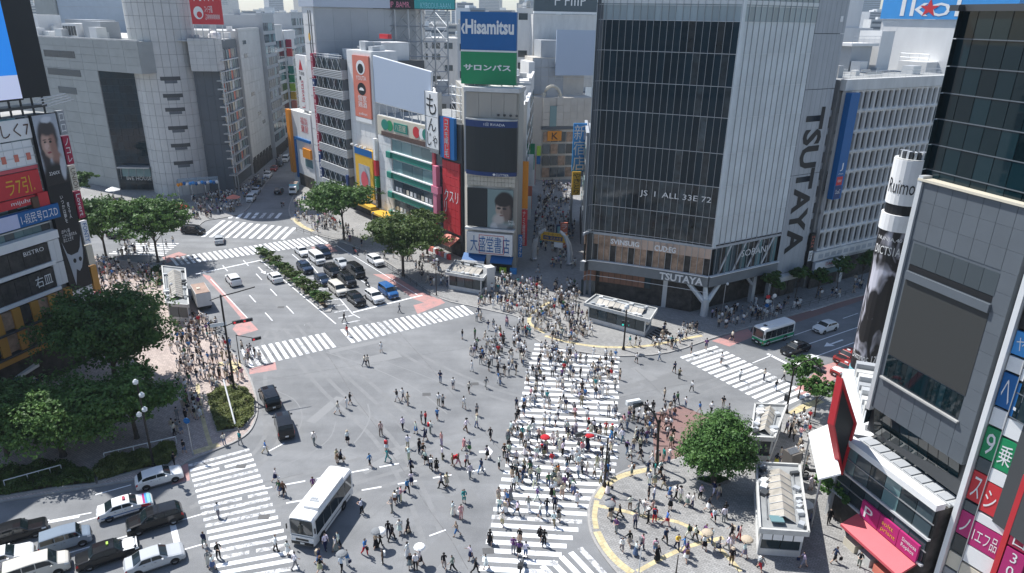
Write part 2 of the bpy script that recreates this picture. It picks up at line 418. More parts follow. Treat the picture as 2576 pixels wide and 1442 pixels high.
# the long diagonal crossing: bars nearly level in the picture
zb = thing('zebra_crossing', 'long crowded diagonal zebra crossing in the middle of the junction', None, (6, 68, 0)); zb['kind'] = 'structure'
yl = 88.0; k = 0
LA, LB = g(1345, 868).xy, g(1212, 1415).xy; RA, RB = g(1556, 905).xy, g(1550, 1190).xy; RC = g(1352, 1500).xy
while yl > 42.5:
 t = (yl-LA.y)/(LB.y-LA.y); xl = LA.x+(LB.x-LA.x)*t
 xr = RA.x+(RB.x-RA.x)*(yl-RA.y)/(RB.y-RA.y) if yl > RB.y+1 else RB.x+(RC.x-RB.x)*(yl-RB.y-1)/(RC.y-RB.y-1)
 ang = .055
 if xr-xl > .8:
  MM = M_WORN if rnd.random() < .15 else M_WHITE
  bar((xl+rnd.uniform(-.1, .1), yl+.35), (xr+rnd.uniform(-.1, .1), yl+.35-ang*(xr-xl)), .62 if yl > 70 else .56, zb, MM)
 yl -= 1.42-.36*min(1, max(0, (88-yl)/40)); k += 1
zebra('zebra crossing at the bottom edge of the picture by the station plaza kerb', (1326, 1441), (1470, 1373), (1392, 1505), (1540, 1448), 1.0, .52)
# ---- lines, arrows, coloured lanes
def line(name, pts, wd=.15, M=None, z=.010, parent=None):
 return strip(name, [tuple(g(*p).xy) for p in pts], wd, z, M or M_WHITE, parent)
def dashes(label, a, b, on, off, wd=.15, M=None):
 A, B = g(*a).xy, g(*b).xy; d = (B-A); L = d.length; d.normalize(); s = 0
 o = thing('lane_marking', label, None, (A.x, A.y, 0)); o['kind'] = 'structure'
 while s < L:
  bar(A+d*s, A+d*min(s+on, L), wd, o, M, z=.010); s += on+off
 return o
def mark(label, pts, wd=.15, M=None):
 o = line('lane_marking', pts, wd, M); return struct(o, label)
mark('white stop line in front of the waiting cars', [(888, 786), (1062, 743)], .4)
mark('white stop line behind the far zebra crossing', [(492, 690), (655, 655)], .4)
mark('white line along the shrub island', [(655, 655), (845, 815)], .18)
mark('white line left of the waiting cars', [(770, 652), (887, 790), (905, 800)], .16)
for i, (p, q) in enumerate((((735, 640), (795, 690)), ((800, 690), (925, 775)), ((850, 665), (985, 758)), ((845, 617), (1050, 742)))):
 mark('white lane line number %d between the waiting cars' % (i+1), [p, q], .14)
dashes('dashed lane line left in the empty carriageway', (560, 668), (706, 830), 3.6, 5.0, .16)
dashes('dashed lane line right in the empty carriageway', (612, 655), (766, 818), 3.6, 5.0, .16)
mark('white line along the pink bus lane', [(530, 702), (622, 800)], .14)
dashes('upper dashed guide line across the junction', q3(1260, 1030), q3(2010, 890), 2.0, 1.1, .2)
dashes('lower dashed guide line across the junction', q3(1440, 1090), q3(2480, 912), 1.9, 1.6, .2)
dashes('dashed guide line towards the tree corner', q4(500, 650), q4(800, 578), 1.2, 3.4, .2)
dashes('dashed guide line right of the coach', q3(2160, 1255), q3(2460, 1145), 1.6, 5.2, .16)
mark('short white line behind the black minivans', [q3(1350, 830), q3(1430, 788)], .16)
mark('white lane line on the road by the minibus', [q4(1210, 385), q4(1310, 345)], .16)
mark('white stop line before the black taxi', [q4(1285, 338), q4(1415, 405)], .42)
mark('white centre line beyond the black taxi', [q4(1400, 398), q4(1760, 268)], .18)
mark('white lane line beyond the minibus', [q4(1490, 290), q4(1740, 205)], .16)
mark('white edge line on the shaded road', [q4(1505, 122), q4(1700, 62)], .14)
dashes('dashed line on the shaded road', q4(1420, 245), q4(1740, 135), 4, 8, .14)
for i, (p, q) in enumerate((((0, 1442), (520, 1290)), ((40, 1360), (250, 1300)), ((240, 1245), (330, 1220)), ((0, 1335), (230, 1290)), ((455, 1385), (515, 1368)))):
 mark('white lane line %s between the queued cars' % ['nearest', 'middle', 'short upper', 'long upper', 'stub'][i], [p, q], .16)
mark('white stop line of the queued cars', [q3(868, 1195), q3(898, 1320)], .5)
def arrow(label, tip, tail, wd=.3, head=1.0):
 A, B = g(*tip).xy, g(*tail).xy; d = (B-A).normalized(); nn = Vector((-d.y, d.x)); L = (B-A).length
 pts = [A, A+d*L*.35+nn*head*.5, A+d*L*.35+nn*wd*.5, B+nn*wd*.5, B-nn*wd*.5, A+d*L*.35-nn*wd*.5, A+d*L*.35-nn*head*.5]
 o = sheet('road_arrow', [tuple(p) for p in pts], .010, M_WHITE); return struct(o, label)
arrow('painted arrow on the shaded road by the minibus', q4(1570, 302), q4(1665, 268), .3, 1.3)
arrow('painted arrow by the crowd near the dashed lines', q3(2480, 830), q3(2410, 832), .35, 2.2)
arrow('painted arrow in the empty carriageway', (668, 690), (650, 672), .25, .9)
arrow('painted arrow between the queued cars', (78, 1323), (200, 1300), .25, .9)
for i, (lab, poly, M) in enumerate((
 ('pink bus lane strip beside the parked truck', [(508, 690), (528, 694), (622, 800), (650, 830), (600, 845), (585, 828), (606, 800), (560, 745)], M_RED),
 ('pink corner patch at the left end of the near zebra crossing', [q3(1255, 415), q3(1385, 380), q3(1392, 418), q3(1255, 442)], M_RED),
 ('pink patch beyond the waiting cars', [(782, 622), (828, 614), (850, 632), (806, 640)], M_RED),
 ('pink bus lane under the right street trees', [(938, 690), (985, 690), (1060, 735), (1110, 755), (1085, 768), (1040, 752), (990, 715)], M_RED),
 ('pink patch at the right end of the near zebra crossing', [(1040, 768), (1108, 752), (1120, 762), (1050, 790)], M_RED),
 ('pink patch left of the far zebra crossing', [(408, 648), (450, 634), (470, 640), (420, 662)], M_RED),
 ('pink patch at the mouth of the street beside the tower', [(596, 535), (612, 510), (630, 516), (618, 532)], M_RED),
 ('pink patch by the kerb in front of the minibus', [(1790, 858), (1880, 826), (1900, 845), (1835, 872)], M_RED),
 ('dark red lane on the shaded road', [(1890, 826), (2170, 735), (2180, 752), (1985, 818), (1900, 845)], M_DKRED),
 ('pink lane around the red taxis', [q4(1560, 400), q4(1720, 350), q4(1800, 370), q4(1620, 470), q4(1480, 560), q4(1420, 520)], M_RED),
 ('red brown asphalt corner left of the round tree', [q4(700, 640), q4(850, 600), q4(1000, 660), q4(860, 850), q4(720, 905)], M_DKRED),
 ('pink patch in front of the white hatchback', [q3(860, 1000), q3(955, 975), q3(945, 890), q3(920, 895)], M_RED))):
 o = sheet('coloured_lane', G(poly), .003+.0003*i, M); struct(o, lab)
# hatched area at the tip of the shrub island
hz_ = thing('hatched_marking', 'white chevron hatching between shrub island and waiting cars', None, (*g(870, 790).xy, 0)); hz_['kind'] = 'structure'
for i in range(9):
 t = i/8; a = lerp2((775, 700), (862, 815), t); b = lerp2((800, 700), (905, 806), t)
 bar(g(*a).xy, g(*b).xy, .35, hz_, M_WORN, z=.0105)
# manhole covers and repair hatches
for i, (x, y) in enumerate((q3(2148, 543), q3(1415, 104), q3(1330, 1160), q3(1215, 905), q3(2460, 1330), q4(310, 640), q4(30, 1300), q3(2390, 490))):
 P = g(x, y); o = sheet('manhole_cover', [(P.x+dx, P.y+dy) for dx, dy in ((-.5, -.4), (.5, -.3), (.4, .4), (-.6, .3))], .0115, M_HATCH)
 tag(o, ['dark hatch near the two standing people', 'oval hatch in the empty carriageway', 'hatch on the zebra crossing beside the coach', 'hatch on the upper bars of the coach zebra crossing', 'square hatch at the foot of the diagonal crossing', 'hatch in the middle of the diagonal crossing', 'grating low on the diagonal crossing', 'hatch beside the person in black'][i], 'hatch')
# tactile paving: separate yellow tiles along the walkways
def tactile(label, pts, wd, tile, parent_label=None):
 P = smooth_path(G(pts), 4); o = thing('tactile_strip', label, 'tactile paving', (P[0][0], P[0][1], PZ))
 me = ubox(M_YEL); s = 0; acc = []
 for i in range(len(P)-1):
  a, b = Vector(P[i]), Vector(P[i+1]); d = b-a; L = d.length
  if L < 1e-4: continue
  d /= L
  while s < L:
   acc.append((a+d*s, d)); s += tile
  s -= L
 rows = max(1, int(round(wd/tile)))
 for c, d in acc:
  nn = Vector((-d.y, d.x))
  for r_ in range(rows):
   q = c+nn*((r_-(rows-1)/2)*tile)
   T = Matrix.Translation((q.x, q.y, PZ-.002)) @ Matrix.Rotation(math.atan2(d.y, d.x), 4, 'Z') @ Matrix.Translation((-tile*.48, -tile*.48, 0)) @ Matrix.Diagonal((tile*.96, tile*.96, .010, 1))
   place(bpy.data.objects.new('tile', me), T, o)
 return o
tactile('curved yellow tactile band along the station plaza kerb', [q4(690, 925), q4(560, 955), q4(480, 1000), q4(430, 1070)], .7, .35)
tactile('yellow tactile band along the lower plaza kerb', [q4(430, 1245), q4(470, 1320), q4(530, 1390), q4(600, 1445)], .7, .35)
tactile('yellow tactile path crossing the station plaza', [q4(440, 1110), q4(560, 1135), q4(700, 1170), q4(830, 1190), q4(960, 1255), q4(1060, 1340), q4(1150, 1440)], .45, .45)
tactile('yellow tactile path at the plaza bottom edge', [q4(640, 1435), q4(760, 1370), q4(900, 1310), q4(1060, 1270)], .45, .45)
tactile('yellow tactile bend by the plaza kerb', [q4(425, 1090), q4(415, 1160), q4(425, 1230)], .5, .5)
tactile('curved yellow tactile band in front of the glass building', [q4(175, 255), q4(290, 285), q4(420, 305), q4(560, 310), q4(700, 300), q4(850, 270), q4(960, 250)], .6, .6)
tactile('yellow tactile path from the crossing to the arch street', [q4(160, 235), q4(90, 190), q4(95, 150), q4(140, 110), q4(195, 80)], .6, .6)
tactile('yellow tactile path by the taxis kerb', [q4(1400, 640), q4(1470, 610), q4(1560, 575)], 1.0, .5)
tactile('yellow tactile band by the triangular planting', [q3(980, 838), q3(1060, 815), q3(1100, 800)], .9, .45)
tactile('yellow tactile path along the triangular planting', [q3(1060, 800), q3(1040, 740), q3(1020, 660), q3(1000, 560), q3(995, 490)], .45, .45)
tactile('yellow tactile corner at the left zebra crossing', [q3(1110, 395), q3(1180, 390), q3(1190, 440)], .9, .6)
tactile('yellow tactile band on the far right pavement corner', [(738, 552), (762, 572), (790, 584)], 1.2, .6)
# repair patches and curved tyre marks on the asphalt
M_PT1 = worn('asphalt_patch_dark', (.178, .182, .186), .2, .7, base=(.205, .209, .213), sc=.8); M_PT2 = worn('asphalt_patch_pale', (.238, .242, .246), .3, .7, base=(.222, .226, .23), sc=1.4)
for i, (x, y, a_, b_, az) in enumerate(((960, 900, 5, 2.2, 58), (1080, 1010, 3, 1.5, 148), (820, 1030, 6, 1.2, 20), (1150, 1260, 4, 1.8, 58), (980, 1150, 7, 1, 40), (1680, 960, 6, 3, 58), (1620, 940, 4, 1.2, 148), (700, 760, 5, 1.6, 148), (900, 870, 8, 1.0, 60), (1100, 1390, 5, 2, 30))):
 P = g(x, y).xy; e = dv(az).xy; f = dv(az+90).xy; struct(sheet('asphalt_patch', [tuple(P+e*a_*s+f*b_*t) for s, t in ((-.5, -.5), (.5, -.5), (.5, .5), (-.5, .5))], .0012+.0002*i, M_PT1 if i % 2 else M_PT2), 'repaired asphalt patch')
for i, pp in enumerate((((1380, 520), (1480, 570), (1520, 650), (1490, 740), (1400, 800)), ((1850, 590), (1860, 660), (1820, 740), (1750, 810), (1600, 870)), ((1690, 680), (1660, 760), (1560, 840), (1420, 900)), ((1640, 330), (1900, 420), (2100, 520), (2250, 640)), ((1700, 300), (2000, 400), (2240, 490)), ((2480, 1000), (2500, 1100), (2450, 1250)))):
 o = strip('tyre_mark', smooth_path(G([q3(*q) for q in pp]), 6), .12+.05*(i % 2), .0036, M_PT2); struct(o, 'faint pale curved tyre mark')
M_TRK = worn('tyre_darkened_asphalt', (.175, .179, .183), .40, .66, base=(.218, .222, .226), sc=.5); M_SEAM = worn('sealed_seam', (.13, .132, .135), .35, .5, base=(.21, .212, .215), sc=1.5)
for i, pp in enumerate((((480, 1290), (700, 1225), (1000, 1140), (1300, 1060), (1650, 960), (1900, 890)), ((500, 1340), (760, 1270), (1100, 1170), (1400, 1090), (1700, 1000), (1960, 905)), ((700, 830), (760, 900), (830, 980), (960, 1100), (1050, 1250), (1100, 1400)), ((760, 815), (830, 890), (930, 980), (1060, 1100), (1150, 1250)), ((690, 830), (660, 900), (650, 980), (690, 1080), (620, 1180), (480, 1260)), ((900, 800), (1000, 870), (1150, 950), (1350, 1010), (1600, 960)))):
 for s in (-.85, .85): struct(strip('tyre_track', smooth_path(G(pp), 6), .5, .0019+.0001*i, M_TRK, side=s), 'darker wheel track worn into the asphalt')
for i, (a, b) in enumerate((((640, 960), (1330, 850)), ((800, 860), (1180, 1430)), ((1000, 830), (1300, 1180)), ((1560, 1000), (1900, 930)), ((1600, 930), (1760, 1080)), ((520, 1250), (760, 1190)))): struct(strip('sealed_seam', [tuple(g(*lerp2(a, b, t/8)).xy+Vector((rnd.uniform(-.15, .15), rnd.uniform(-.15, .15)))) for t in range(9)], .07, .0032, M_SEAM), 'dark sealed seam in the asphalt')
# ================================================================== building materials
M_TILE = mat('grey_stone_tile', (.54, .54, .525), rough=.55, var=.06, noise=.06, nscale=.5)
M_TILE2 = mat('grey_green_tile', (.345, .36, .35), rough=.6, var=.05, noise=.08, nscale=.4)
M_GROUT = mat('dark_joint', (.24, .245, .25), rough=.9)
M_CONC = mat('pale_concrete', (.64, .635, .615), rough=.85, noise=.14, nscale=.5, streak=4, var=.04)
M_CONC2 = mat('weathered_concrete', (.36, .36, .35), rough=.9, noise=.2, nscale=.5, streak=5)
M_WALL = mat('white_wall', (.72, .72, .71), rough=.75, noise=.07, nscale=.4, streak=4)
M_GREYW = mat('grey_cladding', (.40, .42, .44), rough=.55, noise=.05, nscale=.3, var=.04)
M_DGREY = mat('dark_grey_metal', (.07, .075, .08), rough=.5, metal=.2)
M_STEEL = mat('steel', (.46, .48, .50), rough=.4, metal=.7)
M_LSTEEL = mat('light_steel', (.62, .64, .65), rough=.5, metal=.35)
M_DARKGL = mat('dark_screen_glass', (.005, .021, .032), rough=.04, spec=.32, var=.3)
M_GLASS = mat('window_glass', (.045, .065, .075), rough=.07, spec=.6, var=.5)
M_BLUEGL = mat('blue_green_glass', (.14, .24, .25), rough=.12, spec=.6, var=.25)
M_PALEGL = mat('pale_frosted_glass', (.60, .65, .67), rough=.22, spec=.5, var=.05, noise=.1, nscale=.25)
M_TOPGL = mat('clear_top_glass', (.30, .37, .40), rough=.1, spec=.6, var=.15)
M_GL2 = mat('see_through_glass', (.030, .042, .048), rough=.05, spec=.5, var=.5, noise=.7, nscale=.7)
M_BLACKGL = mat('black_mirror_glass', (.004, .017, .023), rough=.03, spec=.4, var=.5)
M_GPANEL = mat('slate_grey_panel', (.105, .122, .14), rough=.5, var=.04, noise=.05, nscale=.5)
M_SCREEN = mat('unlit_led_screen', (.022, .028, .030), rough=.55)
M_SCREEN2 = mat('unlit_brown_led_screen', (.040, .042, .041), rough=.65)
M_BOARD = mat('blank_pale_blue_board', (.44, .51, .62), rough=.5)
M_ROOF = mat('roof_felt', (.30, .31, .31), rough=.9, noise=.2, nscale=.6)
M_ROOFW = mat('roof_pale', (.55, .55, .53), rough=.85, noise=.18, nscale=.6)
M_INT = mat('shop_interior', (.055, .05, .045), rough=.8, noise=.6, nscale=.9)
M_WARM = mat('warm_cafe_interior', (.36, .24, .165), rough=.6, noise=.5, nscale=.9)
M_COPPER = mat('copper_cladding', (.23, .115, .075), rough=.5, noise=.25, nscale=.6, var=.12)
M_BRONZE = mat('bronze_panel', (.58, .43, .34), rough=.5, noise=.15, nscale=.5)
C = {}
for k_, c_ in dict(white=(.80, .80, .79), red=(.58, .035, .045), crimson=(.36, .02, .06), blue=(.003, .115, .34), navy=(.015, .045, .16), sky=(.05, .30, .68), green=(.01, .26, .10),
  teal=(.02, .22, .17), yellow=(.72, .42, .04), orange=(.74, .27, .02), salmon=(.66, .20, .14), pink=(.70, .22, .32), black=(.012, .013, .015), cream=(.62, .57, .46),
  magenta=(.45, .025, .16), gold=(.52, .26, .05), lime=(.35, .55, .05), grey=(.30, .31, .32), skin=(.62, .42, .33), brown=(.10, .055, .035), lilac=(.55, .58, .78), redawn=(.60, .10, .12), cyan=(.25, .55, .62)).items():
 C[k_] = mat('paint_'+k_, c_, rough=.5, noise=.04, nscale=.8)
M_LED = mat('lit_led_white', (.62, .66, .85), rough=.5, emit=.30); M_LEDB = mat('lit_led_blue', (.02, .22, .70), rough=.5, emit=.45)
CL = {k: C[k] for k in C}
def bld(name, label, P, cat='building'):
 return thing(name, label, cat, (P[0], P[1], 0))
def mass(name, poly, z0, z1, M, parent):
 return MB().prism(poly, z0, z1).build(name, M, parent)
def roof_kit(fac, u0, u1, z, depth, parent, n=6, seed=1, big=1.0):
 """air-conditioning units, tanks, ducts and a parapet rail behind a facade's top"""
 r_ = random.Random(seed)
 for i in range(n):
  a = r_.uniform(u0, u1); dd = -r_.uniform(1.2, max(1.6, depth-1.5)); s1 = r_.uniform(.8, 2.4)*big; h = r_.uniform(.7, 2.0)*big
  o = fac.box('rooftop_unit', a-s1/2, a+s1/2, z, z+h, dd-s1*.6, dd+s1*.3, r_.choice((M_WALL, M_LSTEEL, M_ROOFW, M_GREYW)), parent)
 for i in range(max(1, n//3)):
  a = r_.uniform(u0, u1-2); dd = -r_.uniform(1, depth*.8)
  fac.box('duct', a, a+r_.uniform(2, 5), z+.3, z+.65, dd-.2, dd+.2, M_STEEL, parent)
def rail(fac, u0, u1, z, parent, h=1.0, d=-.1, step=1.6, M=None):
 M = M or M_LSTEEL; mb = MB()
 for zz in (h, h*.5): mb.tube([fac.pt(u0, z+zz, d), fac.pt(u1, z+zz, d)], .035, 4)
 k = max(2, int(abs(u1-u0)/step))
 for i in range(k+1): q = u0+(u1-u0)*i/k; mb.tube([fac.pt(q, z, d), fac.pt(q, z+h, d)], .03, 4)
 return mb.build('railing', M, parent)
def window(fac, u0, u1, z0, z1, parent, M=None, MF=None, d=0.0, fr=.09):
 """a pane set back in a frame that stands proud"""
 p = fac.box('window', u0, u1, z0, z1, d+.01, d+.05, M or M_GLASS, parent)
 mb = MB()
 for a, b, c, e in ((u0, u1, z0, z0+fr), (u0, u1, z1-fr, z1), (u0, u0+fr, z0+fr, z1-fr), (u1-fr, u1, z0+fr, z1-fr)):
  P = fac.pt((a+b)/2, (c+e)/2, d+.07); mb.box(P, (abs(b-a), .1, e-c), fac.rot())
 mb.build('frame', MF or M_LSTEEL, p)
 return p
# ------------------------------------------------------------------ 1 the tall glass corner building
P0 = g(1770, 796); QR = Fac(P0, 59.0); QF = Fac(P0, -67.0)
qz = [hz(P0, y) for y in (617, 550, 472, 388, 298, 220, 137, 55, 15)]
qf = bld('glass_corner_building', 'tall corner building with curved glass front, dark screen and grey lettered side', P0)
az = -63.5; pts = [P0.xy.copy()]; azs = []
NC = 19
for i in range(NC+4):
 w_ = .98 if i < NC else .5
 if i >= NC: az -= 21
 else: az -= .4
 azs.append((az, w_)); pts.append(pts[-1]+dv(az).xy*w_)
endL = pts[-1]
rc = [QR.pt(22.2, 0).xy]
core = [tuple(p) for p in pts]+[tuple(endL+dv(20).xy*22), tuple(QR.pt(22.2, 0, -20).xy), tuple(rc[0])]
cx = sum(p[0] for p in core)/len(core); cy = sum(p[1] for p in core)/len(core)
core_in = [(p[0]+(cx-p[0])*.02, p[1]+(cy-p[1])*.02) for p in core]
mass('core_wall', core_in, qz[0]+.1, 46.5, M_GPANEL, qf)
mass('roof', core_in, 46.51, 46.7, M_ROOF, qf)
zt = 46.3
def seg_fac(i):
 s = Fac((pts[i].x, pts[i].y), azs[i][0]); s.n = Vector((-s.e.y, s.e.x, 0)); return s
for i in range(NC+4):
 sf = seg_fac(i); w_ = azs[i][1]
 for j in range(len(qz)-1):
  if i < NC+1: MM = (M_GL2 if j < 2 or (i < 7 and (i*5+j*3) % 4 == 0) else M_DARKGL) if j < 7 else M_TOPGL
  else: MM = M_PALEGL
  sf.box('pane', .025, w_-.025, qz[j]+.03, qz[j+1]-.03, .02, .06, MM, qf)
 sf.box('mullion', -.02, .02, qz[0]-.3, zt, .06, .20, M_STEEL, qf)
 sf.box('parapet_glass', .02, w_-.02, qz[-1]+.03, zt, .02, .05, M_TOPGL, qf)
# pale glass on the street side
cw = 15.2/13
for i in range(13):
 for j in range(len(qz)-1):
  QR.box('pane', .1+i*cw+.025, .1+(i+1)*cw-.025, qz[j]+.03, qz[j+1]-.03, .02, .06, M_PALEGL if j < 7 else M_TOPGL, qf)
 QR.box('mullion', .1+i*cw-.03, .1+i*cw+.03, qz[0]-.3, zt, .06, .18, M_STEEL, qf)
 QR.box('parapet_glass', .1+i*cw+.02, .1+(i+1)*cw-.02, qz[-1]+.03, zt, .02, .05, M_TOPGL, qf)
def ring(z, h, d0, d1, name, M, i0=0, i1=NC+4, right=True, ur=15.3):
 mb = MB()
 for i in range(i0, i1):
  sf = seg_fac(i); w_ = azs[i][1]; dd = d0 if i < NC-1 else max(d0, -.4); P = sf.pt(w_/2, z+h/2, (dd+d1)/2); mb.box(P, (w_+.06, d1-dd, h), sf.rot())
 if right:
  P = QR.pt(ur/2, z+h/2, (d0+d1)/2); mb.box(P, (ur, d1-d0, h), QR.rot())
 return mb.build(name, M, qf)
for j, z in enumerate(qz): ring(z-.03, .06, .06, .15, 'transom', M_LSTEEL)
ring(zt, .35, -.2, .35, 'coping', M_LSTEEL)
ring(qz[-1]+.2, .5, .06, .12, 'cornice_band', M_LSTEEL)
# heavy pale corner post between dark and pale glass
mass('corner_post', [tuple(QR.pt(-.1, 0, .28).xy), tuple(QR.pt(.5, 0, .2).xy), tuple(QR.pt(.5, 0, -.3).xy), tuple(QF.pt(.1, 0, -.2).xy), tuple(QF.pt(.1, 0, .1).xy)], qz[0]-.4, zt-.2, M_PALEGL, qf)
# lower floors: spandrel, cafe floor, pale slab with lettering, recessed ground floor
zc0, zc1 = hz(P0, 697), hz(P0, 628); zs0 = hz(P0, 722)
ring(zc1, qz[0]-zc1-.3, -.2, .05, 'spandrel_band', M_GREYW)
for i in range(NC+3):
 sf = seg_fac(i); w_ = azs[i][1]
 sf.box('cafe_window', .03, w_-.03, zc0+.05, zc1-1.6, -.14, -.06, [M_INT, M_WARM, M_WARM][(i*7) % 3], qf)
 sf.box('cafe_sign_panel', .0, w_, zc1-1.58, zc1-.03, -.1, .0, M_BRONZE if i < 15 else M_WARM, qf)
 sf.box('cafe_rail', .0, w_, zc0+.9, zc0+1.15, -.2, -.12, M_COPPER, qf)
 sf.box('cafe_mullion', -.03, .03, zs0, zc1, .06, .18, M_STEEL, qf)
for i in range(12):
 QR.box('cafe_window', .9+i*1.17, .9+(i+1)*1.17-.05, zc0+.05, zc1-.05, -.28, -.2, [M_GLASS, M_INT, M_BLUEGL][i % 3], qf)
 QR.box('cafe_mullion', .9+i*1.17-.03, .9+i*1.17+.03, zs0, zc1, .02, .14, M_STEEL, qf)
for i in range(4):   # diagonal braces seen through the side glass
 a = QR.pt(2+i*3.2, zc0, -.1); b = QR.pt(4.2+i*3.2, zc1, -.1); MB().tube([a, b], .16, 6).build('brace', M_LSTEEL, qf)
ring(zs0, zc0-zs0, -2.5, .32, 'slab_band', mat('slab_grey', (.20, .215, .225), rough=.5, noise=.1), ur=15.4)
ring(zc0, .12, -.1, .5, 'slab_edge', C['white'], ur=15.4)
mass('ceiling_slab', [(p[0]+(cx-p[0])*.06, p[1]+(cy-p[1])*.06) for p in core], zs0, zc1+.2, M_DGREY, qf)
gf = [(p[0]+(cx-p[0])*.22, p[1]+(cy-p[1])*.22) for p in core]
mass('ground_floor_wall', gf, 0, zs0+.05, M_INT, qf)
for i in range(9, NC+2):   # copper cladding and glass shopfront below the slab at the left
 sf = seg_fac(i); w_ = azs[i][1]
 sf.box('copper_panel', .03, w_-.03, zs0-2.0, zs0-.05, -.35, -.25, M_COPPER if i > 9 else M_GLASS, qf)
 sf.box('shop_window', .03, w_-.03, PZ, zs0-2.1, -1.1, -1.0, M_GLASS, qf)
for i in range(2, 9):
 sf = seg_fac(i); w_ = azs[i][1]
 sf.box('shop_window', .03, w_-.03, PZ, zs0-.1, -2.2, -2.1, M_BLUEGL if i % 3 == 0 else M_GLASS, qf)
sf = seg_fac(4); sf.box('poster', .1, .9, .6, 2.4, -2.05, -2.0, C['cyan'], qf); seg_fac(6).box('poster', .1, .9, .6, 2.4, -2.05, -2.0, C['sky'], qf)
# forked corner column and street columns
mb = MB(); b0 = P0+Vector((0, 0, 0)); mb.tube([b0+Vector((0, 0, PZ)), b0+Vector((0, 0, 2.9))], [.62, .55], 10)
for q in (QR.pt(3.0, zs0+.1, -.3), QF.pt(3.0, zs0+.1, -.3), QR.pt(.2, zs0+.1, -.6)): mb.tube([b0+Vector((0, 0, 2.2)), q], [.5, .34], 8)
mb.build('forked_column', M_LSTEEL, qf)
for u in (11.0, 15.0):
 mb = MB(); mb.box(QR.pt(u, zs0/2, -.5), (.7, .7, zs0), QR.rot()); mb.tube([QR.pt(u, zs0-2, -.4), QR.pt(u-2, zs0, -.4)], .25, 6); mb.build('street_column', M_LSTEEL, qf)
MB().box(QF.pt(6.5, zs0/2, -1.0), (.7, .7, zs0), QF.rot()).build('street_column', M_LSTEEL, qf)
# grey metal side wall with the name running down
for i in range(12):
 u = 15.35+i*.57
 for (za, zb) in ((4.2, 20.6), (20.7, 33.6), (33.7, 41.5), (41.6, 46.6)):
  QR.box('metal_panel', u+.01, u+.56, za, zb, .02, .10+.02*(i % 2), M_GREYW, qf)
QR.text('TSUTAYA', 16.6, 20.9, 7.6, 31.0, .15, C['black'], qf, rot=-90, name='bold')
QR.box('vent', 20.6, 21.2, 43.2, 44.0, .14, .2, C['white'], qf)
QF.text('TSUTAYA', .7, 7.4, zs0+.2, zc0-.2, .42, C['white'], qf, name='bold')
QF.text('SVINSUIG', 11.0, 15.6, zc1-1.2, zc1-.35, .24, C['white'], qf, name='bold')
QF.text('CUD:EG', 5.3, 8.6, zc1-1.35, zc1-.4, .24, C['white'], qf, name='bold')
QR.text('SOBANI', 6.5, 12.5, zc0+2.2, zc0+3.3, .12, C['white'], qf)
a = QF.uv(1612, 478); b = QF.uv(1790, 505); QF.text('JS  I  ALL 33E 72', b[0], a[0], a[1]-1.0, a[1]+.1, .32, C['white'], qf)
ring(-.9+zs0+.02, .06, .3, .36, 'neon_edge', C['white'], right=False)
for u in (16.0, 18.0, 20.0): QR.box('shop_window', u-.9, u+.9, PZ, 3.0, .05, .1, M_INT, qf)
QR.box('shop_canopy', 15.4, 22.0, 3.3, 4.1, 0, 1.2, M_ROOFW, qf)
roof_kit(QF, 2, 16, 46.7, 12, qf, 6, 3)
# ------------------------------------------------------------------ 2 concrete office with rounded window frames
CB0 = QR.pt(24.2, 0); CB = Fac(CB0, 59.0)
cb = bld('concrete_office', 'pale concrete office with rows of rounded precast window frames', CB0)
zt2 = 34.6
mass('wall', [tuple(CB.pt(0, 0, -.5).xy), tuple(CB.pt(34, 0, -.5).xy), tuple(CB.pt(34, 0, -22).xy), tuple(CB.pt(0, 0, -22).xy)], 0, zt2, M_CONC2, cb)
def rounded_frame(M):
 """one precast unit: rectangular outside, rounded opening, 1 x 1 in u and z, 1 deep"""
 n = 4; out = []; inn = []
 hw, hh, r_ = .36, .43, .2
 for cxx, czz, a0 in ((hw-r_, hh-.12, 0), (-(hw-r_), hh-.12, 90), (-(hw-r_), -(hh-.12), 180), (hw-r_, -(hh-.12), 270)):
  for k in range(n+1):
   a_ = R(a0+90*k/n); inn.append((cxx+r_*math.cos(a_), czz+.12*math.sin(a_)))
   ox, oz = math.cos(a_), math.sin(a_); s_ = .5/max(abs(ox), abs(oz)); out.append((ox*s_, oz*s_))
 m_ = len(inn); v = []; f = []
 for (x, z) in out: v.append((x, 1, z))
 for (x, z) in inn: v.append((x, .75, z))
 for (x, z) in inn: v.append((x*.93, 0, z*.96))
 for (x, z) in out: v.append((x, 0, z))
 for i in range(m_):
  j = (i+1) % m_
  f += [(i, j, m_+j, m_+i), (m_+i, m_+j, 2*m_+j, 2*m_+i), (3*m_+i, 3*m_+j, j, i)]
 me = bpy.data.meshes.new('precast_frame'); me.from_pydata(v, [], f); me.materials.append(M); return me
pfm = rounded_frame(M_CONC); nu, rows = 20, 8
z0_, z1_ = 7.0, 33.2; dz = (z1_-z0_)/rows; du = 1.62
for j in range(rows):
 for i in range(nu):
  o = bpy.data.objects.new('window_frame', pfm)
  T = CB.M(.4+(i+.5)*du, z0_+(j+.5)*dz, -.05) @ Matrix.Diagonal((du*.995, .55, dz*.995, 1)); place(o, T, cb)
  zw = z0_+j*dz+.5
  MMs = rnd.choice((M_CONC2, M_CONC, M_GLASS, M_GREYW))
  w_ = CB.box('window', .4+i*du+.2, .4+(i+1)*du-.2, zw-.1, zw+dz-.7, -.42, -.36, MMs, cb)
CB.box('parapet', 0, 34, 33.25, 34.9, -.4, .6, M_CONC, cb); rail(CB, .2, 33, 34.9, cb, 1.1, -.2)
CB.box('fascia', -.3, 34, 5.3, 6.9, -.4, .7, M_CONC, cb)
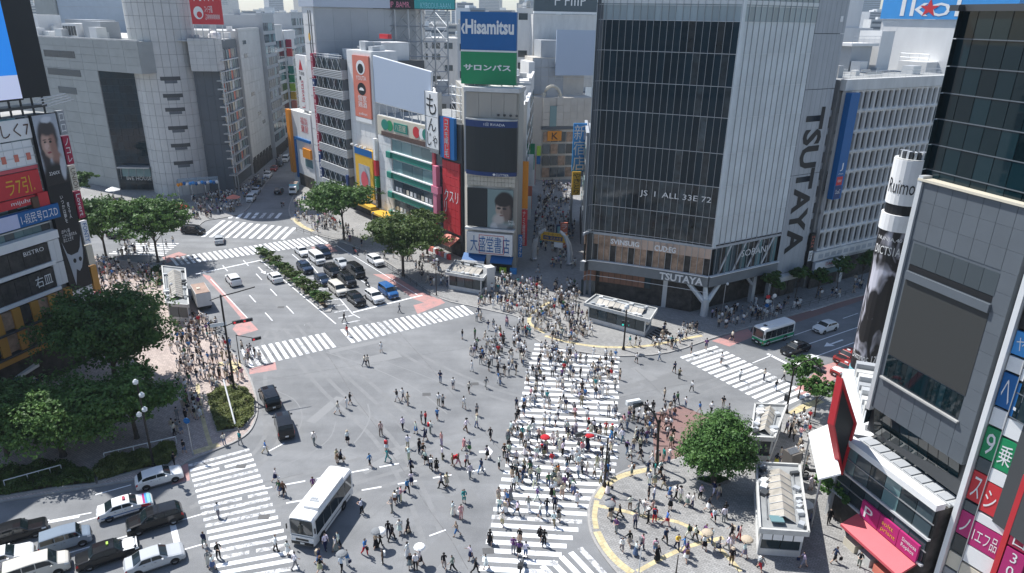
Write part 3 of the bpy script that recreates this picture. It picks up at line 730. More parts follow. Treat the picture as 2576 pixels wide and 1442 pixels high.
for i in range(14): CB.box('fascia_window', .9+i*1.7, 2.1+i*1.7, 5.7, 6.4, .68, .72, M_GREYW, cb)
CB.box('shop_fascia', .2, 8, 3.6, 5.0, .3, .9, C['white'], cb); CB.text('DAILY', 3.0, 5.6, 4.2, 4.7, .93, C['red'], cb)
CB.box('shop_awning', .2, 7.5, 2.6, 3.5, .3, 1.0, M_BLUEGL, cb); CB.box('shop_front', .4, 7.6, PZ, 2.6, -.1, .3, M_INT, cb)
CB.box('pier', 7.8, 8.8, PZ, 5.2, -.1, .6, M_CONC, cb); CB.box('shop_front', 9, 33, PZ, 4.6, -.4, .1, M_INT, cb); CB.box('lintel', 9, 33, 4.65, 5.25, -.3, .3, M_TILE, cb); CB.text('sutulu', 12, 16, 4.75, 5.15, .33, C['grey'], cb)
CB.box('shop_sign', 24, 25.3, 1.8, 4.6, .1, .5, C['crimson'], cb)
M_RF = mass('roof', [tuple(CB.pt(.3, 0, -1).xy), tuple(CB.pt(33.5, 0, -1).xy), tuple(CB.pt(33.5, 0, -21).xy), tuple(CB.pt(.3, 0, -21).xy)], zt2+.01, zt2+.15, M_ROOF, cb)
CB.box('penthouse', 1.0, 9.0, zt2, zt2+5.0, -19, -10, M_WALL, cb)
for i in range(8): CB.box('louvre', 1.6+i*.9, 2.2+i*.9, zt2+.8, zt2+4.2, -9.99, -9.9, M_GREYW, cb)
roof_kit(CB, 4, 30, zt2+.15, 16, cb, 9, 5)
# narrow dark slot building between and its vertical shop sign
sb = bld('slot_building', 'narrow dark building squeezed between glass corner building and concrete office', QR.pt(23.2, 0))
mass('wall', [tuple(QR.pt(22.3, 0, -1.2).xy), tuple(QR.pt(24.1, 0, -1.2).xy), tuple(QR.pt(24.1, 0, -15).xy), tuple(QR.pt(22.3, 0, -15).xy)], 0, 33, M_DGREY, sb)
for j in range(10): QR.box('balcony', 22.35, 24.05, 4+j*2.8, 5.0+j*2.8, -1.2, -.9, M_GREYW, sb)
sg = bld('vertical_shop_sign', 'narrow dark vertical shop sign with white logo beside the glass building', QR.pt(23, 0), 'sign')
QR.box('panel', 22.4, 23.5, 3.6, 10.4, .1, .6, C['black'], sg); QR.box('logo_panel', 22.5, 23.4, 5.6, 7.4, .6, .63, C['white'], sg); QR.text('5F', 22.7, 23.2, 5.9, 7.1, .65, C['black'], sg); QR.text('HANA', 22.6, 23.3, 8.0, 10.0, .63, C['salmon'], sg, vert=True)
# long blue banner on its own box
bb = bld('blue_banner_sign', 'long slanting blue vertical banner box on the concrete office', CB.pt(.5, 0), 'sign')
CB.box('box', -.1, 2.1, 16.3, 33.0, .9, 1.9, C['blue'], bb); CB.box('bracket', .3, .6, 17, 32.6, .55, .9, M_STEEL, bb)
CB.box('red_panel', .15, 1.6, 18.6, 20.0, 1.9, 1.93, C['red'], bb); CB.box('navy_panel', .1, 1.7, 16.4, 18.5, 1.9, 1.92, C['navy'], bb)
CB.text('CocaC', .3, 1.5, 17.2, 17.9, 1.95, C['white'], bb); CB.text('HENRY', .4, 1.4, 19.1, 19.5, 1.95, C['white'], bb); CB.text('J', .5, 1.2, 20.9, 22.2, 1.93, C['white'], bb); CB.text('shinya', .3, 1.5, 20.3, 20.6, 1.93, C['white'], bb)
# ------------------------------------------------------------------ 3 white building behind with the blue sign crown
P3 = g(2360, 620); P3 = Vector((92, 138, 0)); W3 = Fac(P3, 160)
wb = bld('white_windowless_block', 'plain white windowless block with blue lettered sign band on top', P3)
W3L = Fac(P3, 59, True)
mass('wall', [tuple(P3.xy+dv(-118).xy*0), tuple(P3.xy+dv(59).xy*22), tuple(P3.xy+dv(59).xy*22+dv(149).xy*-26), tuple(P3.xy+dv(149).xy*-26)], 20, 44.0, M_WALL, wb)
WF = Fac(P3+dv(149)*-26, 149); WQ = Fac(P3, 59)
uA, zA = WQ.uv(2275, 45); uB, zB = WQ.uv(2395, 45)
WQ.box('sign_band', -.5, 22.5, 44.05, 49.0, -.5, .4, C['sky'], wb)
WQ.text('Ukol', 2.5, 12.5, 44.6, 48.4, .45, C['white'], wb); WQ.text('★', 5.5, 9.0, 44.6, 48.0, .47, C['red'], wb)
WF.box('sign_band', -.3, 26.3, 44.05, 49.0, -.3, .4, C['sky'], wb); WF.text('Ikol', 4, 16, 44.6, 48.4, .45, C['white'], wb); WF.text('★', 8, 12, 44.6, 48.0, .47, C['red'], wb)
WF.box('roof_plant', 8, 14, 20, 36, .05, 4, M_WALL, wb); rail(WF, 8, 14, 36, wb, 1.5, 3.8)
# rooftop block behind the concrete office
rb = bld('white_rooftop_block', 'white rooftop lift tower with railings above the concrete office', CB.pt(12, 0, -14))
CB.box('tower', 27, 31, zt2+.15, zt2+7.2, -17, -12.5, M_WALL, rb); rail(CB, 26.8, 31.2, zt2+7.2, rb, 1.6, -12.4); CB.box('balcony', 18, 26, zt2+4.6, zt2+5.1, -17, -12, M_WALL, rb); rail(CB, 18, 26, zt2+5.1, rb, 1.2, -12); CB.box('glazed_room', 19, 25, zt2+.15, zt2+4.6, -16.5, -12.6, M_GREYW, rb)
CB.box('back_block', 12, 40, zt2+.15, zt2+7.6, -31, -23, M_WALL, rb); CB.box('grey_block', 22, 30, zt2+7.6, zt2+14, -30, -24, M_GREYW, rb); CB.box('white_shaft', 30.2, 36, zt2+7.6, zt2+15, -30, -23.5, M_WALL, rb)
# ------------------------------------------------------------------ 4 black glass tower with slate screen box (right)
CM = g(2110, 1290); GP = Fac(CM, 162.0); BT = Fac(GP.pt(0, 0, -.9), 164.0)
bt = bld('black_glass_tower', 'black mirror glass tower rising above the slate grey screen box', CM)
away = dv(62).xy
mass('core_wall', [tuple(BT.pt(0, 0, -.15).xy), tuple(BT.pt(16, 0, -.15).xy), tuple(BT.pt(16, 0, -22).xy), tuple(BT.pt(0, 0, -22).xy)], 9, 44.0, M_DGREY, bt)
for j in range(14):
 z = 17.4+j*1.9
 for i in range(10):
  BT.box('pane', i*1.35+.03, (i+1)*1.35-.03, z+.03, z+1.87, .0, .05, M_BLACKGL, bt)
 mb = MB().box(BT.pt(6.75, z, .06), (13.5, .08, .07), BT.rot()); mb.build('transom', M_GPANEL, bt)
SIDE = Fac(CM, 62.0)
for j in range(18):
 z = 9.8+j*1.9
 for i in range(6): SIDE.box('side_pane', .3+i*1.35+.03, .3+(i+1)*1.35-.03, z+.03, z+1.87, .18, .22, M_BLACKGL, bt)
BT.box('coping', -.2, 16, 43.95, 44.4, -.4, .25, M_DGREY, bt); SIDE.box('coping', -.1, 12, 43.96, 44.35, -.3, .35, M_DGREY, bt)
GP_ = GP; GP = Fac(GP_.pt(0, 0, -1.25), 162.0)
gpb = bld('slate_screen_box', 'slate grey panelled box with a huge unlit screen on the black tower', GP.pt(1, 0))
u0, u1, za, zb = .75, 9.7, 12.0, 31.8
GP.box('body', u0, u1, za, zb, -1.0, 1.15, M_GPANEL, gpb)
def gskip(u, z): return 1.1 < u < 8.6 and 15.0 < z < 27.2
cols, rws = 7, 13
for j in range(rws):
 for i in range(cols):
  ua, ub = u0+.1+i*(u1-u0-.1)/cols, u0+.1+(i+1)*(u1-u0-.1)/cols; z_, y_ = za+j*(zb-za)/rws, za+(j+1)*(zb-za)/rws
  if gskip((ua+ub)/2, (z_+y_)/2): continue
  GP.box('panel', ua+.015, ub-.015, z_+.008, y_-.008, 1.15, 1.19, M_GPANEL, gpb)
GP.box('edge_fin', u0-.4, u0, za-.4, zb+.4, -1.0, 1.35, M_LSTEEL, gpb); GP.box('top_ledge', u0-.4, u1, zb+.02, zb+.2, .2, 1.4, C['cream'], gpb)
GP.box('screen', 1.2, 8.5, 17.3, 24.0, 1.16, 1.22, M_SCREEN2, gpb)
for i in range(6): GP.box('dark_panel', 1.2+i*1.22, 1.2+(i+1)*1.22-.03, 25.3, 27.0, 1.16, 1.21, mat('dark_slate', (.06, .075, .085), rough=.35, var=.1), gpb)
GP.box('black_band', 1.2, 8.5, 24.75, 25.25, .9, 1.18, C['black'], gpb); GP.box('screen_ledge', 1.2, 8.5, 24.05, 24.7, 1.16, 1.42, M_GPANEL, gpb)  # plain black band just above the screen ledge
for i in range(14): GP.box('window', 1.2+i*.52, 1.2+(i+1)*.52-.03, 15.3, 17.2, 1.16, 1.2, M_BLACKGL, gpb)
GP.box('sill', 1.1, 8.6, 15.05, 15.2, 1.2, 1.45, M_CONC2, gpb)
# slanting glass under the box
for i in range(9):
 q = mesh_obj('raking_pane', [GP.pt(u0+i*.95+.03, za-.05, .9), GP.pt(u0+(i+1)*.95-.03, za-.05, .9), GP.pt(u0+(i+1)*.95-.03, 8.6, .1), GP.pt(u0+i*.95+.03, 8.6, .1)], [(0, 1, 2, 3)], M_BLACKGL, gpb)
# podium
GP = GP_
pod = bld('glass_podium', 'low glass podium with white roof edge under the slate screen box', GP.pt(2, 0))
POD = Fac(GP.pt(0, 0, 1.2), 162.0)
mass('core_wall', [tuple(POD.pt(.05, 0, -.1).xy), tuple(POD.pt(9.9, 0, -.1).xy), tuple(POD.pt(9.9, 0, -12).xy), tuple(POD.pt(.05, 0, -12).xy)], 0, 8.2, M_INT, pod)
POD.box('white_roof_edge', -.3, 9.9, 8.2, 8.75, -.6, .35, C['white'], pod); POD.box('roof_gutter', .4, 9.9, 8.25, 8.5, -2.4, -1.0, M_LSTEEL, pod); POD.box('inner_roof_edge', .6, 9.9, 8.3, 9.2, -3.2, -2.6, M_ROOFW, pod)
for j, (z_, y_) in enumerate(((5.5, 8.1), (3.0, 5.3))):
 for i in range(6): POD.box('glass_panel', .15+i*1.6, .15+(i+1)*1.6-.06, z_, y_, 0, .06, [M_BLUEGL, M_GLASS, M_GLASS][(i+j) % 3] if j == 0 else M_GLASS, pod)
 POD.box('rail_band', 0, 9.9, z_-.22, z_-.04, -.05, .22, M_LSTEEL, pod); POD.box('thin_band', 0, 9.9, (z_+y_)/2, (z_+y_)/2+.07, .06, .14, M_STEEL, pod)
POD.box('corner_post', -.25, .1, 0, 8.2, -.3, .25, M_LSTEEL, pod)
for i in range(9): POD.box('coffer', .9+i*1.1, 1.7+i*1.1, 8.52, 8.6, -2.3, -1.1, M_GREYW, pod)
for i in range(5): POD.box('roof_unit', .8+i*1.8, 1.9+i*1.8, 8.2, 9.0+.3*(i % 3), -6.5+.4*(i % 2), -4.6, [M_WALL, M_LSTEEL, M_ROOFW][i % 3], pod)
PS = Fac(GP.pt(0, 0, 1.2), 62.0)
mass('back_wing', [(31.6, 54.6), (36.3, 67.5), (46, 66), (41, 52)], 0, 7.9, M_WALL, pod)
for i in range(12): Fac((32.2, 55.2), 20).box('roof_unit', .3+i*1.0, 1.1+i*1.0, 7.9, 8.5+.5*((i*7) % 3), -2.6-.8*(i % 3), -.6, [M_WALL, M_LSTEEL, M_ROOFW, M_GREYW][i % 4], pod)
# red-framed diamond screen
dm = bld('diamond_screen', 'red framed diamond shaped dark screen hung above the podium corner', PS.pt(-1, 0, .6), 'screen')
DS = Fac(PS.pt(0, 0, .5), 58.0)
dc = [DS.uv(*q4(1650, 455)), DS.uv(*q4(1722, 682)), DS.uv(*q4(1650, 942)), DS.uv(*q4(1602, 692))]
ctr = (sum(p[0] for p in dc)/4, sum(p[1] for p in dc)/4)
DS.quadp('screen', [(ctr[0]+(p[0]-ctr[0])*.9, ctr[1]+(p[1]-ctr[1])*.9) for p in dc], -.1, .12, M_SCREEN, dm)
mb = MB()
for i in range(4):
 a_, b_ = dc[i], dc[(i+1) % 4]; ia = (ctr[0]+(a_[0]-ctr[0])*.86, ctr[1]+(a_[1]-ctr[1])*.86); ib = (ctr[0]+(b_[0]-ctr[0])*.86, ctr[1]+(b_[1]-ctr[1])*.86)
 DS.quadp('red_frame', [a_, b_, ib, ia], -.3, .28, C['red'], dm)
# white sloping canopy beside it
cn = bld('white_canopy', 'large white sloping canopy sheet beside the diamond screen', g(2035, 1190), 'canopy')
cv = [g(*q4(1492, 735), 5.6), g(*q4(1592, 692), 7.0), g(*q4(1655, 940), 7.0), g(*q4(1542, 968), 5.6)]
mesh_obj('sheet', cv+[c_-Vector((0, 0, .18)) for c_ in cv], [(0, 1, 2, 3), (7, 6, 5, 4), (0, 4, 5, 1), (1, 5, 6, 2), (2, 6, 7, 3), (3, 7, 4, 0)], C['white'], cn)
for c_ in (cv[0], cv[3]): MB().tube([Vector((c_.x+.2, c_.y, PZ)), c_-Vector((-.2, 0, .1))], .09, 6).build('post', M_STEEL, cn)
MB().tube([cv[1]-Vector((0, 0, .1)), PS.pt(.2, 7, .2)], .08, 5).build('tie', M_STEEL, cn)
# shop with red awning
sh = bld('red_awning_shop', 'shop front with red sloping awning and magenta boards under the glass podium', POD.pt(6, 0, .4), 'shop')
ua, ub = 3.4, 9.5
for i in range(3): o_ = POD.box('sign_board', ua+.1+i*2.0, ua+2.05+i*2.0, 2.85, 4.5, .15, .35, C['magenta'], sh)
POD.text('P', ua+.5, ua+1.4, 3.1, 4.2, .38, C['white'], sh); POD.text('soltt\nprisnt', ua+2.4, ua+3.9, 3.1, 4.2, .38, C['yellow'], sh); POD.text('Simitosa\nRopkos', ua+4.5, ua+5.9, 3.2, 4.2, .38, C['white'], sh)
av = [POD.pt(ua-.2, 2.8, .15), POD.pt(ub, 2.8, .15), POD.pt(ub, 2.05, 1.9), POD.pt(ua-.2, 2.05, 1.9)]
mesh_obj('awning', av+[p-Vector((0, 0, .25)) for p in av], [(0, 1, 2, 3), (7, 6, 5, 4), (0, 4, 5, 1), (1, 5, 6, 2), (2, 6, 7, 3), (3, 7, 4, 0)], C['redawn'], sh)
for i in range(3): POD.box('stall_table', ua+.2+i*1.7, ua+1.5+i*1.7, PZ, .9, .7, 1.6, [C['cream'], M_ROOFW, C['salmon']][i], sh)
# poster column at the tower's far corner
pc0 = g(2164, 990); pcl = bld('poster_column', 'round advertising column wrapped in black and white photographs', pc0, 'advertising column')
def drum(name, z0, z1, r_, M, n=24, a0=0, a1=360, par=None):
 mb = MB(); mb.lathe([(r_, z0), (r_, z1)], (pc0.x, pc0.y, 0), n); return mb.build(name, M, par or pcl, smooth=False)
cr_ = 1.85
zz = [hz(pc0, y) for y in (978, 925, 905, 575, 535, 510, 400)]
M_PHOTO = bpy.data.materials.new('black_white_photo_print'); M_PHOTO.use_nodes = True
_n = M_PHOTO.node_tree.nodes; _l = M_PHOTO.node_tree.links; _ge = _n.new('ShaderNodeNewGeometry'); _mp = _n.new('ShaderNodeMapping'); _mp.inputs['Scale'].default_value = (.55, .55, .22); _mp.inputs['Location'].default_value = (3.1, .7, 1.9)
_tx = _n.new('ShaderNodeTexNoise'); _tx.inputs['Scale'].default_value = 1.0; _tx.inputs['Detail'].default_value = 2.5; _tx.inputs['Distortion'].default_value = 1.2; _cr = _n.new('ShaderNodeValToRGB')
_cr.color_ramp.elements[0].position = .50; _cr.color_ramp.elements[0].color = (.012, .010, .011, 1); _cr.color_ramp.elements[1].position = .66; _cr.color_ramp.elements[1].color = (.60, .59, .66, 1)
_l.new(_ge.outputs['Position'], _mp.inputs[0]); _l.new(_mp.outputs[0], _tx.inputs['Vector']); _l.new(_tx.outputs[0], _cr.inputs[0]); _l.new(_cr.outputs[0], _n['Principled BSDF'].inputs['Base Color'])
_n['Principled BSDF'].inputs['Roughness'].default_value = .5
drum('blue_poster_base', 0.1, zz[1], cr_, C['cyan']); drum('dark_collar', zz[1], zz[2], cr_*.97, C['black']); drum('photo_wrap', zz[2], zz[3], cr_, M_PHOTO); drum('white_ring', zz[3], zz[4], cr_*1.07, C['white']); drum('dark_gap', zz[4], zz[5], cr_*.93, C['black']); drum('white_poster_head', zz[5], zz[6], cr_, C['white'])
def wrap_text(body, zc, h, M, a_mid, wid, par):
 f_ = Fac((pc0.x, pc0.y), 0); o_ = f_.text(body, -wid/2, wid/2, zc-h/2, zc+h/2, 0, M, par)
 me = o_.data; n_ = len(me.vertices); co = np.empty(n_*3); me.vertices.foreach_get('co', co); co = co.reshape(-1, 3)
 rel = (co[:, 0]-pc0.x)*f_.e.x+(co[:, 1]-pc0.y)*f_.e.y; z_ = co[:, 2].copy()
 s_ = 1 if f_.e.cross(Vector((0, 0, 1))).dot(f_.n) > 0 else -1
 th = a_mid + s_*rel/cr_
 co[:, 0] = pc0.x+(cr_+.03)*np.cos(th); co[:, 1] = pc0.y+(cr_+.03)*np.sin(th); co[:, 2] = z_; me.vertices.foreach_set('co', co.ravel()); me.update()
am = math.atan2(-pc0.y, -pc0.x)-.35
wrap_text('Ruimo', (zz[5]+zz[6])/2-.4, 1.6, C['black'], am, 3.0, pcl); wrap_text('NUNJA,40', zz[3]-1.0, .55, C['white'], am, 2.8, pcl); wrap_text('DICTS1A', zz[3]-2.3, 1.0, C['white'], am, 3.0, pcl); wrap_text('Dvmnoc 17', zz[2]+.9, .9, C['white'], am, 3.0, pcl)
for i in range(12):
 a_ = am-1.2+i*.28; MB().box((pc0.x+(cr_*.5)*math.cos(a_), pc0.y+cr_*.5*math.sin(a_), zz[6]+.5), (1.0, .25, .8), a_).build('rooftop_fitting', M_DGREY if i % 2 else M_LSTEEL, pcl)
drum('cap', zz[6], zz[6]+.12, cr_*.98, M_ROOFW)
# ------------------------------------------------------------------ 5 sign tower at the right edge
STP = Vector((34.7, 43.5, 0)); ST = Fac(STP, 150.0)
st = bld('sign_tower', 'tower face stacked with coloured shop signs behind a white pillar', STP)
mass('wall', [tuple(ST.pt(-.1, 0, -.2).xy), tuple(ST.pt(9, 0, -.2).xy), tuple(ST.pt(9, 0, -12).xy), tuple(ST.pt(-.1, 0, -12).xy)], 0, 40, M_DGREY, st)
ST.box('white_pillar', -.35, 0.0, 0, 40, -.3, .55, C['white'], st)
sgn = [(1.2, 3.1, 'grey', ''), (3.3, 4.7, 'cream', ''), (4.9, 6.4, 'white', ''), (6.5, 8.6, 'magenta', 'ノ1エフ品'), (8.7, 9.5, 'white', ''), (9.7, 12.2, 'red', 'スシビ'), (12.3, 13.4, 'white', ''), (13.5, 16.0, 'green', '9 乗る'), (16.2, 17.6, 'white', ''), (17.8, 20.4, 'blue', 'へ5'), (20.6, 21.7, 'white', 'シメロ'), (21.9, 23.6, 'sky', 'ヤP'), (23.8, 26.2, 'black', ''), (26.4, 28.0, 'white', ''), (28.1, 30.5, 'crimson', 'ビル'), (30.6, 33, 'white', ''), (33.1, 36, 'grey', '')]
for z_, y_, c_, t_ in sgn:
 p_ = ST.box('sign_panel', .08, 1.02, z_, y_, -.1, .12, C[c_] if c_ not in ('white',) else M_GLASS if z_ < 14 else C['white'], st)
 p2 = ST.box('sign_panel', 1.1, 3.1, z_-.35, y_-.35, -.1, .14, C[c_], st)
 if t_: ST.text(t_[0], .25, .85, z_+.35, y_-.4, .15, C['white'], p_); ST.text(t_[1:], 1.25, 2.95, z_+.1, y_-.8, .17, C['white'] if c_ != 'white' else C['blue'], p2)
ST.box('green_fin', 3.15, 3.5, 14, 38, -.2, .5, C['green'], st); ST.box('red_fin', 3.15, 3.5, 0, 13.9, -.2, .5, C['red'], st); ST.box('mullion', 1.03, 1.09, 0, 40, -.05, .2, M_STEEL, st)
for i, (z_, y_, c_, t_) in enumerate(((1.5, 4.2, 'orange', '居酒'), (4.4, 8.0, 'magenta', '30品'), (8.2, 12.5, 'crimson', 'ビストロ'), (13, 20, 'white', 'カラオケ'), (20.5, 30, 'green', '薬局'))):
 p_ = ST.box('fin_sign', 3.6, 4.9, z_, y_, .1, .5, C[c_], st); ST.text(t_, 3.8, 4.7, z_+.2, y_-.2, .53, C['white'] if c_ != 'white' else C['green'], p_, vert=True)
ST.box('stone_wall', 5.0, 9, 0, 40, -.1, .2, M_CONC, st)
# ------------------------------------------------------------------ 6 left corner building covered in signs
LP = g(265, 885); LB = Fac(LP, 17.0); LS = Fac(LP, 107.0, True)
lb = bld('sign_covered_building', 'corner building with tall photo banner, many signs and an orange cafe base', LP)
mass('wall', [tuple(LB.pt(0, 0, -.2).xy), tuple(LB.pt(-24, 0, -.2).xy), tuple(LB.pt(-24, 0, -14).xy), tuple(LB.pt(0, 0, -14).xy)], 0, 31.6, M_CONC2, lb)
def U(x, y): return LB.uv(x, y)
for j in range(13):
 z_ = 18.3+j*1.0
 for i in range(9): LB.box('window', -3.6-(i+1)*1.15, -3.6-i*1.15-.05, z_, z_+1.25, -.15, -.05, M_BLUEGL if (i*3+j*5) % 4 else M_GLASS, lb)
 LB.box('band', -14, -3.5, z_-.16, z_-.02, -.18, .12, M_LSTEEL, lb)
for i in range(5): LB.box('pale_panel', -3.6-(i+1)*1.2, -3.6-i*1.2-.04, 26.2, 29.0, -.05, .08, C['white'], lb)
for i in range(3):
 z_ = 27.2; u_ = -4.4-i*1.5
 MB().box(LB.pt(u_, z_, .12), (.5, .06, .8), LB.rot()).build('food_print', C['salmon'], lb)
LB.box('top_sign', -13, -3.4, 29.2, 31.4, -.1, .15, C['white'], lb); LB.text('しく7', -7.0, -3.6, 29.5, 31.0, .2, C['brown'], lb)
p_ = LB.box('red_sign', -14, -3.7, 22.9, 25.6, -.05, .2, C['red'], lb); LB.text('ラ7引.', -8.0, -4.6, 23.2, 25.1, .24, C['yellow'], p_)
LB.box('brick_sign', -13, -3.6, 25.7, 26.1, -.05, .15, C['redawn'], lb)
p_ = LB.box('mixed_sign', -14, -4.9, 21.8, 22.8, 0, .35, C['red'], lb); LB.text('mijuhni', -8, -5.2, 22.0, 22.6, .38, C['white'], p_)
LB.box('round_red_sign', -4.7, -3.4, 20.8, 22.9, .1, .5, C['red'], lb); LB.box('brown_sign', -5.6, -4.8, 20.9, 22.6, .35, .6, C['brown'], lb)
p_ = LB.box('blue_sign', -13.5, -2.6, 19.6, 21.3, .25, .75, C['blue'], lb); LB.text('1-段民号ロスD', -7.6, -2.9, 19.85, 21.05, .79, C['white'], p_); LB.box('blue_sign_end', -13.5, -7.9, 19.65, 21.25, .76, .79, C['lilac'], p_)
LB.box('white_band', -13.5, -3.4, 17.2, 18.2, -.05, .7, C['white'], lb)
for j in range(2):
 for i in range(2): LB.box('white_panel', -3.45-(i+1)*.75, -3.45-i*.75-.03, 11.4+j*2.9, 14.2+j*2.9, -.05, .62, M_WALL, lb)
for j, (z_, y_) in enumerate(((14.7, 17.0), (11.4, 13.9))):
 for i in range(5): LB.box('bay_window', -4.9-(i+1)*1.7, -4.9-i*1.7-.06, z_, y_, .1, .55, M_INT, lb)
 LB.box('bay_band', -13.5, -4.6, z_-.5, z_-.05, .0, .75, C['white'], lb)
LB.text('右皿', -7.6, -5.4, 12.0, 13.4, .6, C['white'], lb); LB.text('BISTRO', -8.2, -5.6, 16.2, 16.7, .6, C['white'], lb)
# orange cafe base
for j, (z_, y_) in enumerate(((8.6, 10.7), (5.9, 8.0))):
 for i in range(6):
  u_ = -3.5-i*2.3
  LB.box('orange_panel', u_-.95, u_, z_-.2, y_+.1, .3, .95, C['gold'], lb)
  LB.box('cafe_window', u_-2.27, u_-.98, z_, y_, .35, .75, [M_WARM, M_WARM, M_INT][(i+j) % 3], lb)
 LB.box('dark_band', -17, -3.4, z_-.45, z_-.22, .2, 1.15, M_DGREY, lb)
LB.box('orange_band', -17, -3.4, 4.8, 5.4, .2, 1.2, C['gold'], lb); LB.box('dark_base', -17, -3.4, 0, 4.7, -.1, .4, M_INT, lb)
LB.box('cafe_plate', -6.0, -4.9, 7.4, 7.8, .8, .85, C['white'], lb); LB.text('TANDSAT', -5.9, -5.0, 7.45, 7.75, .88, C['black'], lb)
ca = [LB.pt(-9, 2.4, 1.0), LB.pt(-3.0, 2.4, 1.0), LB.pt(-3.2, 1.9, 3.0), LB.pt(-9, 1.9, 3.0)]
# tall photo banner
bn = bld('photo_banner', 'tall dark vertical banner with a portrait at its head on the corner building', LB.pt(-1.5, 0, .5), 'banner')
LB.box('banner_sheet', -3.3, -.15, 10.0, 31.7, .0, .5, C['black'], bn)
def disc(fac, u, z, ru, rz, d, M, parent, name='print', n=18, a0=0, a1=360):
 v = [fac.pt(u+ru*math.cos(R(a0+(a1-a0)*k/n)), z+rz*math.sin(R(a0+(a1-a0)*k/n)), d) for k in range(n+1)]
 o_ = mesh_obj(name, v, [tuple(range(len(v)))], M, parent); return o_
M_HAIR = mat('print_dark_hair', (.035, .03, .03), rough=.6); M_SKINP = mat('print_skin', (.46, .27, .21), rough=.6); M_GREYP = mat('print_grey', (.40, .43, .47), rough=.6); M_LIP = mat('print_lips', (.35, .10, .10), rough=.6)
def portrait(name, fac, bgc, items, warp=.12):
 """a printed face: soft coloured ovals (u, z, ru, rz, softness, colour) laid over each other"""
 M = bpy.data.materials.new(name); M.use_nodes = True; n = M.node_tree.nodes; l = M.node_tree.links; geo = n.new('ShaderNodeNewGeometry')
 def mth(op, a, b=None, c=None):
  q = n.new('ShaderNodeMath'); q.operation = op
  for i, v in enumerate((a, b, c)):
   if v is None: continue
   if isinstance(v, (int, float)): q.inputs[i].default_value = v
   else: l.new(v, q.inputs[i])
  return q.outputs[0]
 dt = n.new('ShaderNodeVectorMath'); dt.operation = 'DOT_PRODUCT'; l.new(geo.outputs['Position'], dt.inputs[0]); dt.inputs[1].default_value = fac.e
 tx = n.new('ShaderNodeTexNoise'); tx.inputs['Scale'].default_value = 1.6; tx.inputs['Detail'].default_value = 4; l.new(geo.outputs['Position'], tx.inputs['Vector']); wv = mth('MULTIPLY_ADD', tx.outputs[0], warp*2, -warp)
 sx = n.new('ShaderNodeSeparateXYZ'); l.new(geo.outputs['Position'], sx.inputs[0]); u = mth('ADD', mth('SUBTRACT', dt.outputs['Value'], fac.P.dot(fac.e)), wv); z = mth('ADD', sx.outputs[2], wv)
 src = None
 for (u0, z0, ru, rz, sf, c) in items:
  du = mth('MULTIPLY_ADD', u, 1/ru, -u0/ru); dz = mth('MULTIPLY_ADD', z, 1/rz, -z0/rz); d = mth('ADD', mth('MULTIPLY', du, du), mth('MULTIPLY', dz, dz)); mr = n.new('ShaderNodeMapRange'); mr.interpolation_type = 'SMOOTHSTEP'
  mr.inputs[1].default_value = (1-sf)**2; mr.inputs[2].default_value = (1+sf)**2; mr.inputs[3].default_value = 1; mr.inputs[4].default_value = 0; l.new(d, mr.inputs[0]); mx = n.new('ShaderNodeMix'); mx.data_type = 'RGBA'; l.new(mr.outputs[0], mx.inputs[0])
  if src is None: mx.inputs[6].default_value = (*bgc, 1)
  else: l.new(src, mx.inputs[6])
  mx.inputs[7].default_value = (*c, 1); src = mx.outputs[2]
 l.new(src, n['Principled BSDF'].inputs['Base Color']); n['Principled BSDF'].inputs['Roughness'].default_value = .5; return M
K_, SK, SD = (.018, .016, .017), (.52, .33, .26), (.33, .18, .14)
LB.box('portrait_print', -3.25, -.2, 23.4, 31.6, .5, .52, portrait('print_woman', LB, (.42, .45, .50), [(-1.85, 28.9, 1.25, 2.1, .2, (.05, .04, .04)), (-2.6, 27, .5, 2.2, .4, (.05, .04, .04)), (-1.2, 26.4, .6, 1.0, .3, SD), (-1.95, 28.2, .85, 1.6, .16, SK), (-1.35, 28, .4, 1.3, .5, SD), (-1.75, 30.0, 1.0, .8, .25, (.06, .05, .05)), (-1.6, 31.0, .6, .35, .4, (.6, .62, .66)), (-2.33, 28.75, .22, .06, .5, K_), (-1.62, 28.75, .22, .06, .5, K_), (-2.33, 28.45, .17, .12, .3, K_), (-1.62, 28.45, .17, .12, .3, K_), (-2.02, 27.8, .12, .1, .6, SD), (-2.0, 27.25, .27, .11, .3, (.30, .07, .08)), (-2.2, 28.0, .22, .3, .8, (.62, .42, .35)), (-1.8, 23.6, 1.9, 2.4, .2, K_), (-.7, 25.2, .35, 1.3, .3, (.5, .52, .56))]), bn)
LB.text('324XX', -2.7, -1.3, 24.6, 25.0, .56, C['white'], bn)
LB.text('いつかは夢を', -2.0, -1.6, 18.6, 22.0, .53, C['white'], bn, vert=True); LB.text('見る人', -1.3, -.95, 19.0, 21.0, .53, C['white'], bn, vert=True); LB.text('ほやい道\nじから道のれん\nほととぎす', -2.8, -.8, 16.3, 17.9, .53, C['white'], bn)
